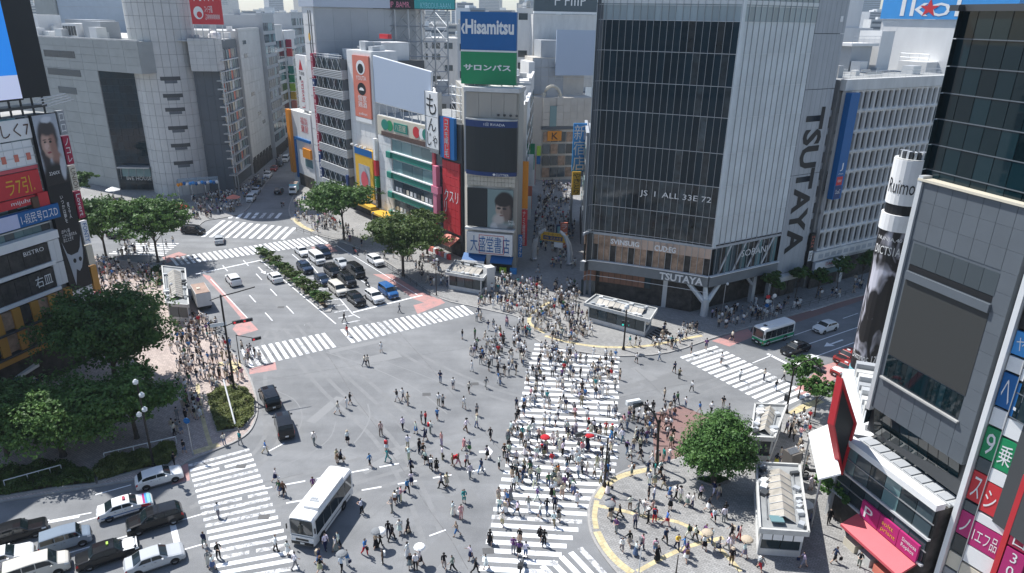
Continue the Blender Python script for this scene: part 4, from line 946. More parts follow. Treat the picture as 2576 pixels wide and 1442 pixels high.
# horned skull print
LB.quadp('skull_print', [(-3.1, 16.4), (-2.7, 14.9), (-2.2, 14.5), (-1.2, 14.6), (-.8, 15.2), (-.4, 16.6), (-.5, 14.6), (-.7, 13.6), (-1.1, 12.6), (-1.5, 12.2), (-1.9, 12.6), (-2.4, 10.6), (-2.6, 12.9), (-2.7, 13.8)], .5, .53, M_GREYP, bn)
for s_ in (-1.9, -1.1): disc(LB, s_, 13.7, .22, .3, .54, C['black'], bn, 'skull_eye')
p_ = LB.box('white_poster', -3.4, -.2, 5.0, 9.9, -.02, .45, C['white'], bn); LB.text('signed with love\nautumn tour\nlive show 25', -3.0, -.6, 7.9, 9.4, .48, C['grey'], p_); LB.text('Exhibit\nsummer', -2.7, -.8, 6.0, 7.4, .48, C['redawn'], p_)
# vertical blade signs on the corner
for i, (z_, y_, c_, t_, tc) in enumerate(((29.0, 31.8, 'grey', 'ロロ', 'white'), (25.4, 28.8, 'crimson', 'ノコレ', 'white'), (22.2, 25.2, 'cream', 'UNIOI', 'brown'), (18.6, 22.0, 'crimson', 'Lovert', 'white'), (15.2, 18.2, 'white', 'FONTY', 'blue'), (12.4, 15.0, 'cream', '', ''), (8.8, 12.2, 'gold', '', ''), (6.0, 8.6, 'crimson', 'ROTC', 'white'))):
 s_ = bld('blade_sign', ['small grey blade sign topmost on the corner building', 'crimson blade sign under the grey one on the corner building', 'cream blade sign with brown letters on the corner building', 'crimson blade sign with slanted white letters on the corner building', 'white blade sign with blue letters on the corner building', 'blank cream blade sign on the corner building', 'orange blade sign low on the corner building', 'lowest crimson blade sign on the corner building'][i], LB.pt(.4, 0, .4), 'sign')
 s_['group'] = 'blade signs on the left corner'
 LB.box('panel', .05, .95, z_, y_, .05, .5, C[c_], s_)
 if t_: LB.text(t_, .2, .8, z_+.3, y_-.3, .53, C[tc], s_, vert=len(t_) < 4, rot=0 if len(t_) < 4 else -90)
# LED box above
ld = bld('led_screen_box', 'black box with a lit blue and white LED screen at the top left', LB.pt(-4, 0), 'screen')
UV = [LB.uv(*q_) for q_ in ((62, 0), (118, 228), (0, 262))]
LB.box('dark_side', -3.95, -.35, 33.6, 46.5, -3, .6, C['black'], ld); LB.box('screen_frame', -14, -4.0, 33.5, 46.5, -3, .9, C['black'], ld)
LB.box('white_screen', -13.5, -4.15, 33.7, 36.2, .9, .95, M_LED, ld); LB.box('blue_screen', -13.5, -4.15, 36.2, 46.0, .9, .95, M_LEDB, ld)
for i in range(7): MB().tube([LB.pt(-.6-i*1.4, 31.6, -.5), LB.pt(-.6-i*1.4, 33.6, -.5)], .12, 5).build('strut', M_DGREY, ld)
for i in range(4): MB().tube([LB.pt(-1.2-i*.4, 32.4+.3*i, .5), LB.pt(2.0-i*.3, 33.0+.25*i, 1.2)], .06, 5).build('lamp_arm', M_LSTEEL, ld)
MB().box(LB.pt(-5, 32.5, -1.2), (9, 2.2, .3), LB.rot()).build('catwalk', M_DGREY, ld)
# street-level awning at the left edge
aw = bld('white_canopy', 'small white canopy with a blue lower edge at the left edge of the picture', g(45, 935), 'canopy')
cv = [g(0, 925, 3.2), g(42, 905, 3.6), g(98, 915, 3.2), g(50, 945, 2.8), g(0, 962, 2.6)]
mesh_obj('sheet', cv+[c_-Vector((0, 0, .35)) for c_ in cv], [(0, 1, 2, 3, 4), (9, 8, 7, 6, 5), (3, 8, 9, 4), (2, 7, 8, 3), (0, 5, 6, 1), (1, 6, 7, 2), (4, 9, 5, 0)], C['white'], aw)
mesh_obj('blue_edge', [cv[4]+Vector((0, -.02, -.02)), cv[3]+Vector((0, -.02, -.02)), cv[3]+Vector((0, -.02, -.42)), cv[4]+Vector((0, -.02, -.42))], [(0, 1, 2, 3)], C['blue'], aw)
MB().tube([cv[3]-Vector((0, 0, .3)), Vector((cv[3].x, cv[3].y, PZ))], .07, 5).build('post', M_STEEL, aw)
# ------------------------------------------------------------------ 7 round tiled tower with wings
TC = Vector((-85.2, 176.7, 0)); TR = 7.3
tw = bld('round_tiled_tower', 'round grey tiled tower with stepped slot windows and long windowless wing', TC)
MB().lathe([(TR-.05, 0), (TR-.05, 56)], tuple(TC), 40).build('core_wall', M_GROUT, tw)
base_az = math.atan2(-TC.y, -TC.x); NA, NR = 15, 20; rh = 56/NR
slotz = [hz((-82.1, 170.2), y) for y in (198, 241, 276, 322, 366, 410)]
for i in range(NA):
 a0 = base_az-R(100)+R(200)*i/NA; a1 = base_az-R(100)+R(200)*(i+1)/NA; ga = .006
 k = 2; v = []; f = []
 for t in range(k+1):
  a_ = a0+ga+(a1-a0-2*ga)*t/k
  for r_ in (TR-.04, TR+.06):
   for z_ in (.04, rh-.04): v.append((r_*math.cos(a_), r_*math.sin(a_), z_))
 for t in range(k):
  b_ = t*4; c_ = b_+4
  f += [(b_+2, c_+2, c_+3, b_+3), (b_+3, c_+3, c_+1, b_+1), (b_, c_, c_+2, b_+2)]
 f += [(0, 2, 3, 1), (4*k+2, 4*k, 4*k+1, 4*k+3)]
 me = bpy.data.meshes.new('tower_panel'); me.from_pydata(v, [], f); me.materials.append(M_TILE)
 for j in range(NR): place(bpy.data.objects.new('panel', me), Matrix.Translation((TC.x, TC.y, j*rh)), tw)
for j, z_ in enumerate(slotz):   # stepped slots: a wide upper and a narrow lower recess lined in grey
 for (hw, za, zb, M_) in ((.30, -.45, .45, M_DGREY), (.19, -1.1, -.46, M_GPANEL)):
  v = []; n_ = 6
  for t in range(n_+1):
   a_ = base_az+.05-hw+2*hw*t/n_
   for zz_ in (z_+za, z_+zb): v.append((TC.x+(TR+.075)*math.cos(a_), TC.y+(TR+.075)*math.sin(a_), zz_))
  mesh_obj('slot_window', v, [(2*t, 2*t+2, 2*t+3, 2*t+1) for t in range(n_)], M_, tw)
# left wing
WP = g(303, 480); WG = Fac(WP, -62.0)
wg = bld('windowless_tiled_wing', 'grey green tiled windowless wing left of the round tower with dark glass', WP)
ztop = hz(WP, 100)
wz = WG.uv(245, 178)[1]; uo = WG.uv(350, 140)[0]; uo = max(uo, -17)
mass('core_wall', [tuple(WG.pt(0, 0, -.1).xy), tuple(WG.pt(62, 0, -.1).xy), tuple(WG.pt(62, 0, -40).xy), tuple(WG.pt(0, 0, -40).xy)], 0, ztop, M_GROUT, wg)
WG.grid('panel', 0, 60, .3, wz, 11, 11, .06, -.08, .03, M_TILE2, wg)
WG.grid('panel', uo, 60, wz, ztop, 14, 4, .06, -.08, .03, M_TILE2, wg)
WG.box('overhang', uo, 0, wz, ztop, -9, -.09, M_TILE2, wg)
for (x0, y0, x1, y1) in ((110, 128, 190, 147), (120, 174, 205, 194), (148, 225, 195, 238)):
 a_ = WG.uv(x0, y0); b_ = WG.uv(x1, y1); WG.box('strip_window', a_[0], b_[0], b_[1], b_[1]+1.6, .03, .09, M_GLASS, wg)
# dark glass between wing and tower
GA = WP; GBv = TC + Vector((-TR*.72, -TR*.35, 0)); d_ = GBv-GA; gaz = math.degrees(math.atan2(d_.x, d_.y)); GG = Fac(GA, gaz); gl = d_.length
GG.grid('dark_pane', 0, gl, .3, wz, 7, 17, .07, -.3, -.2, M_DARKGL, wg)
mass('glass_backing', [tuple(GG.pt(0, 0, -.32).xy), tuple(GG.pt(gl, 0, -.32).xy), tuple(GG.pt(gl, 0, -9).xy), tuple(GG.pt(0, 0, -9).xy)], 0, wz, M_GPANEL, wg)
GG.box('entrance_sign', 2, 9, 4.0, 6.2, -.1, 1.2, M_BLUEGL, wg); GG.text('IIVE HOUSE', 2.4, 8.6, 2.9, 3.8, .4, C['white'], wg); GG.box('entrance_roof', 1.5, 9.5, 6.3, 6.6, -.1, 2.6, M_STEEL, wg)
for i in range(5): MB().tube([GG.pt(1.6+i*1.9, 3.4, 1.4), GG.pt(2.4+i*1.9, 6.4, 2.4)], .07, 4).build('entrance_truss', M_STEEL, wg)
WG.box('parapet', uo, 62, ztop, ztop+.35, -.6, .06, M_ROOFW, wg); MB().prism([tuple(WG.pt(uo, 0, -1).xy), tuple(WG.pt(60, 0, -1).xy), tuple(WG.pt(60, 0, -30).xy), tuple(WG.pt(uo, 0, -30).xy)], ztop+.02, ztop+.12, M_ROOFW).build('roof', M_ROOFW, wg) if False else mass('roof', [tuple(WG.pt(0, 0, -1).xy), tuple(WG.pt(60, 0, -1).xy), tuple(WG.pt(60, 0, -38).xy), tuple(WG.pt(0, 0, -38).xy)], ztop+.02, ztop+.12, M_ROOFW, wg)
roof_kit(WG, -2, 40, ztop+.12, 8, wg, 14, 21, 1.5)
WG.box('plant_house', 2, 9, ztop+.1, ztop+4, -9, -4, M_GREYW, wg); WG.box('cooling_tower', 10, 16, ztop+.1, ztop+3.4, -8, -3, M_WALL, wg)
for i in range(5): WG.box('cooling_slot', 10.4+i*1.1, 11.2+i*1.1, ztop+.6, ztop+2.8, -3.0, -2.9, M_DGREY, wg)
WG.box('white_penthouse', 26, 31, ztop+.1, ztop+5.2, -9, -3, M_WALL, wg); WG.box('grey_hall', 14, 26, ztop+.1, ztop+4.2, -16, -10, M_GREYW, wg)
# pale blue block behind
pb = bld('pale_blue_block', 'large pale blue windowless block behind the tiled wing roof', (-150, 240, 0))
PBF = Fac((-112, 236, 0), -70.0)
mass('wall', [tuple(PBF.pt(0, 0, 0).xy), tuple(PBF.pt(46, 0, 0).xy), tuple(PBF.pt(46, 0, -20).xy), tuple(PBF.pt(0, 0, -20).xy)], 0, 70, mat('pale_blue_cladding', (.42, .48, .55), rough=.6, noise=.05), pb)
for j in range(6): PBF.box('seam', 0, 46, 36+j*4, 36.1+j*4, .0, .03, M_GREYW, pb)
PBF.box('end_wall', 46.2, 56, 0, 72, -14, .5, M_TILE2, pb)
# right wing along the side street
RW = Fac(g(575, 495), -6.0)
rw = bld('shopping_wing', 'stepped grey wing right of the round tower with glass display bays', RW.pt(0, 0))
mass('core_wall', [tuple(RW.pt(5.9, 0, -.6).xy), tuple(RW.pt(26, 0, -.6).xy), tuple(RW.pt(26, 0, -26).xy), tuple(RW.pt(5.9, 0, -14).xy)], 0, 36.5, M_GPANEL, rw)
RWE = Fac(RW.pt(3.2, 0, .3), 90.0)
mass('top_block', [tuple(RW.pt(3.2, 0, .5).xy), tuple(RW.pt(9, 0, .5).xy), tuple(RW.pt(9, 0, -5.6).xy), tuple(RW.pt(3.2, 0, -5.6).xy)], 29.8, 37.2, M_GROUT, rw)
BX = Fac(RW.pt(3.2, 0, .5), 84.0)
for j in range(5):
 for i in range(4): BX.box('block_panel', -.02-(i+1)*1.52, -.02-i*1.52-.05, 29.85+j*1.48, 29.8+(j+1)*1.48, 0, .06, M_TILE, rw)
 for i in range(3): RW.box('block_panel', 3.25+i*1.9, 3.2+(i+1)*1.9, 29.85+j*1.48, 29.8+(j+1)*1.48, .5, .56, M_TILE, rw)
for j in range(5):
 for i in range(4): BX.box('slate_panel', -.4-(i+1)*1.9, -.4-i*1.9-.05, .3+j*5.9, .2+(j+1)*5.9, -2.7, -2.55, M_GPANEL, rw)
for j in range(12):
 z_ = 4.0+j*2.55
 for i in range(7):
  u_ = 6.0+i*2.1
  RW.box('display_window', u_+.08, u_+2.0, z_+.15, z_+2.3, -.3, .25 if i in (2, 3, 4) else .0, [M_BLUEGL, M_GLASS, M_PALEGL, C['cream'], M_GLASS, C['salmon']][(i*5+j*3) % 6], rw)
 RW.box('ledge', 5.9, 21, z_-.1, z_+.1, -.4, .9, M_LSTEEL, rw)
for i in range(8): RW.box('bay_mullion', 6.0+i*2.1-.05, 6.0+i*2.1+.05, 4, 34.6, .25, .4, M_STEEL, rw)
for j in range(6): RW.box('balcony_frame', 3.4, 5.8, 4.5+j*4.2, 4.8+j*4.2, -.2, 1.3, M_STEEL, rw); RW.box('balcony_frame', 3.4, 5.8, 6.5+j*4.2, 6.7+j*4.2, -.2, 1.3, M_STEEL, rw)
for u_ in (3.5, 5.7): RW.box('balcony_post', u_-.08, u_+.08, 0, 29.7, 1.1, 1.3, M_STEEL, rw)
mass('roof', [tuple(RW.pt(3, 0, -1).xy), tuple(RW.pt(26, 0, -1).xy), tuple(RW.pt(26, 0, -24).xy), tuple(RW.pt(3, 0, -10).xy)], 36.55, 36.7, M_ROOFW, rw)
roof_kit(RW, 5, 24, 36.7, 16, rw, 10, 8, 1.2); mb = MB(); mb.lathe([(1.5, 0), (1.45, .7), (1.1, 1.3), (.5, 1.7)], tuple(RW.pt(14, 37, -2.5)), 14); mb.build('white_dome', C['white'], rw)
# canopy at the tower foot
cp = bld('glass_entrance_canopy', 'glass canopy with blue and orange flowers at the foot of the round tower', g(500, 505), 'canopy')
cps = [g(440, 468, 5.2), g(520, 462, 5.2), g(540, 490, 4.6), g(450, 497, 4.6)]
CPF = Fac(g(452, 512), math.degrees(math.atan2((g(545, 505)-g(452, 512)).x, (g(545, 505)-g(452, 512)).y)))
for i in range(4):
 for j in range(2): CPF.box('canopy_pane', .1+i*2.3, 2.3+i*2.3, 4.6+.25*j, 4.72+.25*j, -2.9-(j*2.2)+.1, -2.9-(j*2.2)+2.2, mat('canopy_glass', (.40, .46, .48), rough=.2), cp)
for i in range(5): CPF.box('canopy_rib', 2.3*i-.05, 2.3*i+.05, 4.5, 4.95, -5.2, -.6, M_STEEL, cp)
for i in range(4): MB().tube([CPF.pt(.2+i*3, PZ, -.7), CPF.pt(.2+i*3, 4.5, -.7)], .13, 6).build('post', M_STEEL, cp)
for i in range(14): mb = MB(); mb.lathe([(.1, -.4), (.42, -.1), (.42, .25), (.1, .45)], tuple(CPF.pt(.3+i*.66, 4.35+.12*(i % 3), -.55)), 6); mb.build('flower_bunch', [C['orange'], C['blue'], C['white'], C['sky']][(i*3//4) % 4 if i < 6 else 1+(i % 3)], cp)
# red billboard on the wing roof
rbb = bld('red_billboard', 'red rooftop billboard with white emblem beside the round tower', RW.pt(8, 0, -3), 'billboard')
RBF = Fac(RW.pt(3.5, 0, -2.5), 84.0)
bu0, bz0 = RBF.uv(484, 61); bu1, bz1 = RBF.uv(562, 58)
RBF.box('board', bu0, bu1, bz0, bz0+11, -.4, .0, C['red'], rbb); RBF.text('舟爪', bu0+1.0, bu1-1.6, bz0+5.0, bz0+8.6, .03, C['white'], rbb); RBF.text('スイ子國\nぶWWWWWW', bu0+3.1, bu1-.6, bz0+1.0, bz0+4.0, .03, C['white'], rbb); disc(RBF, bu0+1.7, bz0+2.5, 1.1, 1.4, .02, C['white'], rbb, 'emblem'); disc(RBF, bu0+1.9, bz0+2.1, .6, .7, .03, C['red'], rbb, 'emblem_cut')
for i in range(5): MB().tube([RBF.pt(bu0+.5+i*(bu1-bu0-1)/4, 36.7, -.5), RBF.pt(bu0+.5+i*(bu1-bu0-1)/4, bz0+.3, -.4)], .12, 5).build('post', M_STEEL, rbb)
# ------------------------------------------------------------------ 8 grey department store farther along that street
def street_block(name, label, fac, u0, u1, z1, depth, M, seed, win=True, bay=2.6, fl=3.4, wm_=None, z0w=4.5, d=0.0):
 r_ = random.Random(seed); b_ = bld(name, label, fac.pt(u0, 0))
 mass('wall', [tuple(fac.pt(u0, 0, d-.05).xy), tuple(fac.pt(u1, 0, d-.05).xy), tuple(fac.pt(u1, 0, -depth).xy), tuple(fac.pt(u0, 0, -depth).xy)], 0, z1, M, b_)
 if win:
  nz = max(1, int((z1-z0w-1)/fl)); nu_ = max(1, int((u1-u0-.6)/bay)); w_ = (u1-u0-.6)/nu_
  for j in range(nz):
   for i in range(nu_):
    if r_.random() < .07: continue
    fac.box('window', u0+.3+i*w_+.2, u0+.3+(i+1)*w_-.2, z0w+j*fl+.5, z0w+j*fl+fl-.5, d-.04, d+.06, wm_ or r_.choice((M_GLASS, M_GLASS, M_BLUEGL)), b_)
 fac.box('shop_front', u0+.2, u1-.2, PZ, 3.4, d-.02, d+.1, M_INT, b_); fac.box('parapet', u0, u1, z1, z1+.6, -.5, d+.1, M, b_)
 roof_kit(fac, u0+1, u1-1, z1, depth, b_, 4, seed+1)
 return b_
ds = street_block('grey_department_store', 'grey tiled department store wall beyond the display bays', RW, 26.2, 50, 38.5, 28, M_TILE, 31, win=False)
RW.grid('panel', 26.3, 49.9, 4, 38.3, 8, 10, .08, -.02, .06, M_TILE, ds)
for (u_, z_) in ((30, 35), (30, 31.5), (33, 21), (38, 15), (42, 12)): RW.box('slot_window', u_, u_+3.5, z_, z_+1.0, .06, .12, M_GLASS, ds)
for i in range(6): RW.box('shop_bay', 27+i*3.8, 29.8+i*3.8, PZ, 4.6, -.05, .15, M_INT, ds)
street_block('ribbed_grey_office', 'ribbed grey office with stacked dark windows behind the department store', RW, 50.4, 66, 42.5, 24, M_GREYW, 41, bay=3.0, fl=3.3, d=1.2)
street_block('slim_grey_office', 'slim grey office far along the street on the left side', RW, 66.4, 80, 39, 22, M_CONC, 43, d=.6)
street_block('pale_street_block', 'pale block near the end of the street on the left side', RW, 80.4, 100, 37, 22, M_WALL, 47, d=1.0)
street_block('dim_street_block', 'dim grey block farthest along the street on the left side', RW, 100.5, 130, 43, 22, M_GREYW, 53)
vs = bld('rainbow_sign_stack', 'thin vertical stack of green yellow and red signs along the street', RW.pt(82, 0, 2), 'sign')
for i, c_ in enumerate(('red', 'salmon', 'yellow', 'lime', 'green', 'teal', 'white', 'red', 'crimson')): RW.box('panel', 81.5, 82.6, 9+i*2.9, 11.6+i*2.9, 1.1, 2.8, C[c_], vs)
# ------------------------------------------------------------------ 9 right side of that street: row from the far end to the corner
RR = Fac(g(1165, 650), -39.0)
# tall grey block with crimson sign strip
tg = bld('tall_grey_block', 'tall grey windowless block with crimson sign strip on its narrow white edge', RR.pt(60, 0))
mass('wall', [tuple(RR.pt(59.5, 0, -.2).xy), tuple(RR.pt(66, 0, -.2).xy), tuple(RR.pt(66, 0, -30).xy), tuple(RR.pt(59.5, 0, -30).xy)], 0, 44.5, M_WALL, tg)
TGS = Fac(RR.pt(59.4, 0, -.2), 51.0)
TGS.grid('cladding_sheet', .0, 27, 30, 44.4, 6, 2, .03, .0, .12, M_GREYW, tg); mass('sign_base', [tuple(RR.pt(58.5, 0, .3).xy), tuple(RR.pt(67, 0, .3).xy), tuple(RR.pt(67, 0, -30).xy), tuple(RR.pt(58.5, 0, -30).xy)], 44.6, 47.5, mat('pale_sign_box', (.45, .50, .58), rough=.5), tg)
for i in range(10): RR.box('white_panel', 59.7, 65.6, 4.2+i*4.05, 8.1+i*4.05, -.15, .06, M_WALL, tg)
for i, (z_, y_) in enumerate(((28.8, 34.4), (27.0, 28.6), (21.5, 26.8), (16.2, 21.3), (11.6, 16.0), (5.0, 11.4))):
 p_ = RR.box('sign_strip', 59.3, 60.6, z_, y_, .1, 1.2, C['crimson'] if i not in (1, 5) else C['navy'], tg); RR.text(['カリ居', '★', 'エVWT', 'タ口品', 'フマ', '一品'][i], 59.5, 60.4, z_+.3, y_-.3, 1.23, C['white'], p_, vert=True)
for i in range(2): RR.box('black_strip', 61.0+i*1.2, 61.4+i*1.2, 27, 43.8, .07, .12, M_DGREY, tg)
disc(RR, 62.6, 38.0, .55, .9, .14, C['yellow'], tg, 'round_emblem')
# low white shop with orange and blue frame to its left
lw = bld('orange_edge_building', 'low white building with tall orange edge and blue arch frame on the street corner', RR.pt(70, 0))
mass('wall', [tuple(RR.pt(66.2, 0, .2).xy), tuple(RR.pt(80, 0, .2).xy), tuple(RR.pt(80, 0, -18).xy), tuple(RR.pt(66.2, 0, -18).xy)], 0, 19.5, M_WALL, lw)
RR.box('orange_edge', 78.2, 80.2, 3.0, 19.6, .1, 1.0, C['orange'], lw); RR.box('blue_frame', 76.4, 77.2, 2, 12.8, .2, .6, C['blue'], lw); RR.box('blue_frame', 67, 76.4, 12.2, 12.9, .2, .6, C['blue'], lw); RR.text('福旨\n寶屋', 68, 72.5, 14.6, 18.4, .25, C['red'], lw)
RR.box('orange_sign', 66.8, 71.5, 8.2, 10.6, .2, .8, C['orange'], lw); RR.box('window', 67, 71.5, 5.8, 7.8, .2, .3, M_BLUEGL, lw); RR.box('shop_front', 66.8, 76, PZ, 3.2, .2, .4, M_INT, lw)
tsg = bld('tall_white_sign', 'tall white rooftop sign with red figure and sideways letters over the orange edged building', RR.pt(72, 0), 'sign')
RR.box('panel', 67.2, 73.2, 20.2, 33.5, -1.2, -.2, C['white'], tsg); RR.text('L lavatas', 69.4, 71.4, 20.8, 27.5, -.17, C['redawn'], tsg, rot=90); RR.text('▲', 69, 71.5, 30, 32.6, -.17, C['red'], tsg); RR.text('TURB\n■', 68.4, 71.6, 27.6, 29.6, -.17, C['black'], tsg); RR.box('support', 69.5, 71, 19.5, 20.2, -1, -.4, M_STEEL, tsg)
wb2 = bld('white_box_house', 'white box building with one black window behind the tall white sign', RR.pt(74, 0, -10))
mass('wall', [tuple(RR.pt(67, 0, -6).xy), tuple(RR.pt(79, 0, -6).xy), tuple(RR.pt(79, 0, -18).xy), tuple(RR.pt(67, 0, -18).xy)], 19.6, 37.5, M_WALL, wb2); RR.box('window', 68, 70.2, 33.4, 35.2, -6.0, -5.9, C['black'], wb2); RR.box('coping', 66.8, 79.2, 37.5, 37.9, -18, -5.7, C['white'], wb2)
# louvred office
lo = bld('louvred_office', 'grey office with white louvre bands and cable bracing on each floor', RR.pt(50, 0))
mass('wall', [tuple(RR.pt(44.2, 0, .6).xy), tuple(RR.pt(59.2, 0, .6).xy), tuple(RR.pt(59.2, 0, -20).xy), tuple(RR.pt(44.2, 0, -20).xy)], 0, 33.2, M_DGREY, lo)
LOS = Fac(RR.pt(44.2, 0, 1.4), 51.0)
for j in range(7):
 z_ = 3.6+j*4.35
 for k_ in range(5): RR.box('louvre', 44.0, 59.3, z_+k_*.36, z_+k_*.36+.2, 1.1, 1.4, M_LSTEEL, lo)
 RR.box('floor_slab', 44.2, 59.2, z_-.2, z_-.05, .5, 1.35, M_GREYW, lo)
 for i in range(6): RR.box('window', 44.6+i*2.45, 46.8+i*2.45, z_+1.9, z_+4.0, .62, .7, M_GLASS, lo)
 for i in range(5): MB().tube([RR.pt(45+i*2.9, z_+1.8, 1.2), RR.pt(46.5+i*2.9, z_+4.1, 1.2)], .05, 4).build('cable_brace', M_LSTEEL, lo); MB().tube([RR.pt(46.5+i*2.9, z_+1.8, 1.25), RR.pt(45+i*2.9, z_+4.1, 1.25)], .05, 4).build('cable_brace', M_LSTEEL, lo)
 LOS.box('side_band', .0, 8, z_, z_+1.9, -.1, .1, M_GREYW, lo); LOS.box('side_window', 2.6, 5.6, z_+2.1, z_+4.1, -.2, .02, M_GLASS, lo); LOS.box('side_pier', .1, 1.6, z_+2.0, z_+4.2, -.15, .04, M_GPANEL, lo); LOS.box('side_pier', 6.2, 8, z_+2.0, z_+4.2, -.15, .05, M_GPANEL, lo)
rail(RR, 44.4, 59, 33.6, lo, 1.0, 1.0); roof_kit(RR, 46, 58, 33.3, 16, lo, 7, 77, 1.3); RR.box('blue_banner', 43.7, 44.6, 3.2, 8.4, 1.45, 1.9, C['navy'], lo); RR.box('penthouse', 46, 54, 33.2, 37.2, -17, -9, M_WALL, lo); RR.box('red_planter', 45, 49, 38, 39.0, -12, -11, C['red'], lo)
# narrow building with salmon banner and yellow poster
nb = bld('salmon_banner_building', 'narrow cream building with salmon vertical banner and yellow blue poster', RR.pt(37, 0))
mass('wall', [tuple(RR.pt(32.3, 0, 0).xy), tuple(RR.pt(43.9, 0, 0).xy), tuple(RR.pt(43.9, 0, -6).xy), tuple(RR.pt(32.3, 0, -6).xy)], 0, 36, M_WALL, nb)
RR.grid('tile', 32.5, 43.7, 15.6, 35.8, 5, 8, .06, .0, .06, M_WALL, nb)
p_ = RR.box('salmon_banner', 33.2, 40.6, 22.2, 35.0, .1, .4, C['salmon'], nb); disc(RR, 36.9, 32.6, 2.0, 1.5, .43, C['white'], p_, 'emblem'); disc(RR, 36.9, 32.4, 1.3, 1.0, .45, C['black'], p_, 'emblem_core'); disc(RR, 36.9, 28.2, 1.9, 1.3, .43, C['black'], p_, 'emblem'); disc(RR, 36.9, 27.9, 1.1, .6, .45, C['white'], p_, 'emblem_core', a0=0, a1=180)
RR.text('YOUTA', 34.6, 39.2, 30.0, 30.9, .43, C['white'], p_); RR.text('個室\n鶏酒', 34.9, 38.9, 24.3, 26.9, .43, C['white'], p_); RR.text('sudivun', 35, 38.8, 22.7, 23.3, .43, C['white'], p_); RR.box('white_foot', 33.2, 40.6, 21.2, 22.1, .1, .38, C['white'], nb)
p_ = RR.box('yellow_poster', 33.2, 41.4, 4.6, 15.4, .1, .8, C['yellow'], nb); RR.box('blue_head', 33.2, 41.4, 13.9, 15.4, .81, .85, C['blue'], p_); RR.box('grey_panel', 34.6, 39.8, 5.0, 11.8, .81, .84, M_GREYW, p_); disc(RR, 37.2, 8.4, 1.7, 2.0, .86, C['redawn'], p_, 'red_script')
for i in range(4): mb = MB(); mb.tube([RR.pt(34+i*2, 15.4, .8), RR.pt(34+i*2, 16.1, 2.0)], .07, 5); mb.lathe([(.1, .0), (.38, .2), (.3, .45)], tuple(RR.pt(34+i*2, 15.9, 2.0)), 8); mb.build('spotlight', C['white'], nb)
for i, (z_, y_, c_) in enumerate(((3.2, 7.6, 'black'), (7.8, 10.2, 'green'), (10.4, 13.6, 'red'), (13.8, 18.4, 'white'))): RR.box('strip_sign', 31.3, 32.2, z_, y_, .2, 1.0, C[c_], nb)
RR.text('すきるぶ', 31.45, 32.05, 3.5, 9.8, 1.04, C['white'], nb, vert=True); roof_kit(RR, 34, 43, 36, 5, nb, 6, 91, 1.0)
RR.box('street_canopy', 32.5, 43, 2.6, 3.3, .2, 2.2, C['yellow'], nb); RR.box('shop_front', 32.6, 43.6, PZ, 2.6, 0, .15, M_INT, nb)
# green banded building
gb = bld('green_banded_building', 'white tiled building with green floor bands and a fruit sign frieze', RR.pt(20, 0))
mass('wall', [tuple(RR.pt(9.6, 0, -.1).xy), tuple(RR.pt(31.1, 0, -.1).xy), tuple(RR.pt(31.1, 0, -18).xy), tuple(RR.pt(9.6, 0, -18).xy)], 0, 23.5, M_WALL, gb)
RR.grid('pier_tile', 25.6, 31.0, 1.5, 19.3, 3, 10, .05, -.05, .25, M_WALL, gb)
for j in range(4):
 z_ = 2.4+j*4.25
 for i in range(4): RR.box('window', 9.9+i*3.9, 13.7+i*3.9, z_+1.5, z_+3.9, -.05, .04, [M_GLASS, M_GLASS, M_BLUEGL, M_BLUEGL][j], gb)
 for i in range(4): RR.box('green_panel', 9.8+i*3.95, 13.7+i*3.95, z_, z_+1.25, -.02, .35, C['teal'], gb)
 RR.box('white_ledge', 9.7, 25.6, z_+1.26, z_+1.5, -.02, .5, C['white'], gb)
 RR.box('green_stub', 25.4, 27.2, z_, z_+1.25, .2, .7, C['teal'], gb)
 if j < 2:
  for i in range(10): MB().box(RR.pt(11+i*1.45, z_+2.2, .08), (.9, .06, .9), RR.rot()).build('display_print', [C['white'], M_GREYW, M_DGREY, C['cream']][(i*3+j) % 4], gb)
RR.box('frieze', 9.7, 31.0, 19.6, 23.4, -.05, .25, C['cream'], gb)
RR.box('flower_strip', 10.5, 29.0, 19.5, 20.4, .25, .5, mat('dark_flower_strip', (.10, .06, .05), noise=.5, nscale=3), gb)
for (u_, c_, r_) in ((27.6, 'teal', 1.5), (25.6, 'green', 1.3), (15.2, 'red', 1.25), (13.0, 'white', 1.1), (11.6, 'teal', 1.3)): disc(RR, u_, 21.8, r_, 1.1, .29+.01*abs(u_-20), C[c_], gb, 'fruit_print')
RR.box('veg_panel', 18.5, 23.8, 20.9, 22.7, .26, .4, C['teal'], gb); RR.text('八百屋', 19, 23.3, 21.2, 22.4, .43, C['cream'], gb)
RR.box('green_awning', 10.5, 22, 2.5, 3.0, .2, 3.0, mat('green_awning', (.10, .33, .29), rough=.6), gb); RR.box('shop_front', 9.8, 31, PZ, 2.2, -.02, .2, M_INT, gb); RR.box('yellow_awning', 22.3, 30.5, 2.6, 3.0, .2, 3.2, C['yellow'], gb)
mass('roof', [tuple(RR.pt(9.7, 0, -.5).xy), tuple(RR.pt(31, 0, -.5).xy), tuple(RR.pt(31, 0, -17.8).xy), tuple(RR.pt(9.7, 0, -17.8).xy)], 23.5, 23.6, M_ROOF, gb)
wbb = bld('blank_rooftop_billboard', 'large blank pale blue billboard on the green banded building roof', RR.pt(20, 0, -1), 'billboard')
RR.quadp('board', [(32.0, 26.0), (10.4, 25.4), (9.8, 33.4), (32.0, 35.2)], -.5, .0, M_BOARD, wbb); mb = MB()
for i in range(7): mb.tube([RR.pt(11+i*3.3, 23.5, -1.8), RR.pt(11+i*3.3, 33, -.6)], .12, 5); mb.tube([RR.pt(11+i*3.3, 23.5, -.3), RR.pt(11+i*3.3, 26, -.3)], .1, 5)
mb.build('support_frame', M_LSTEEL, wbb)
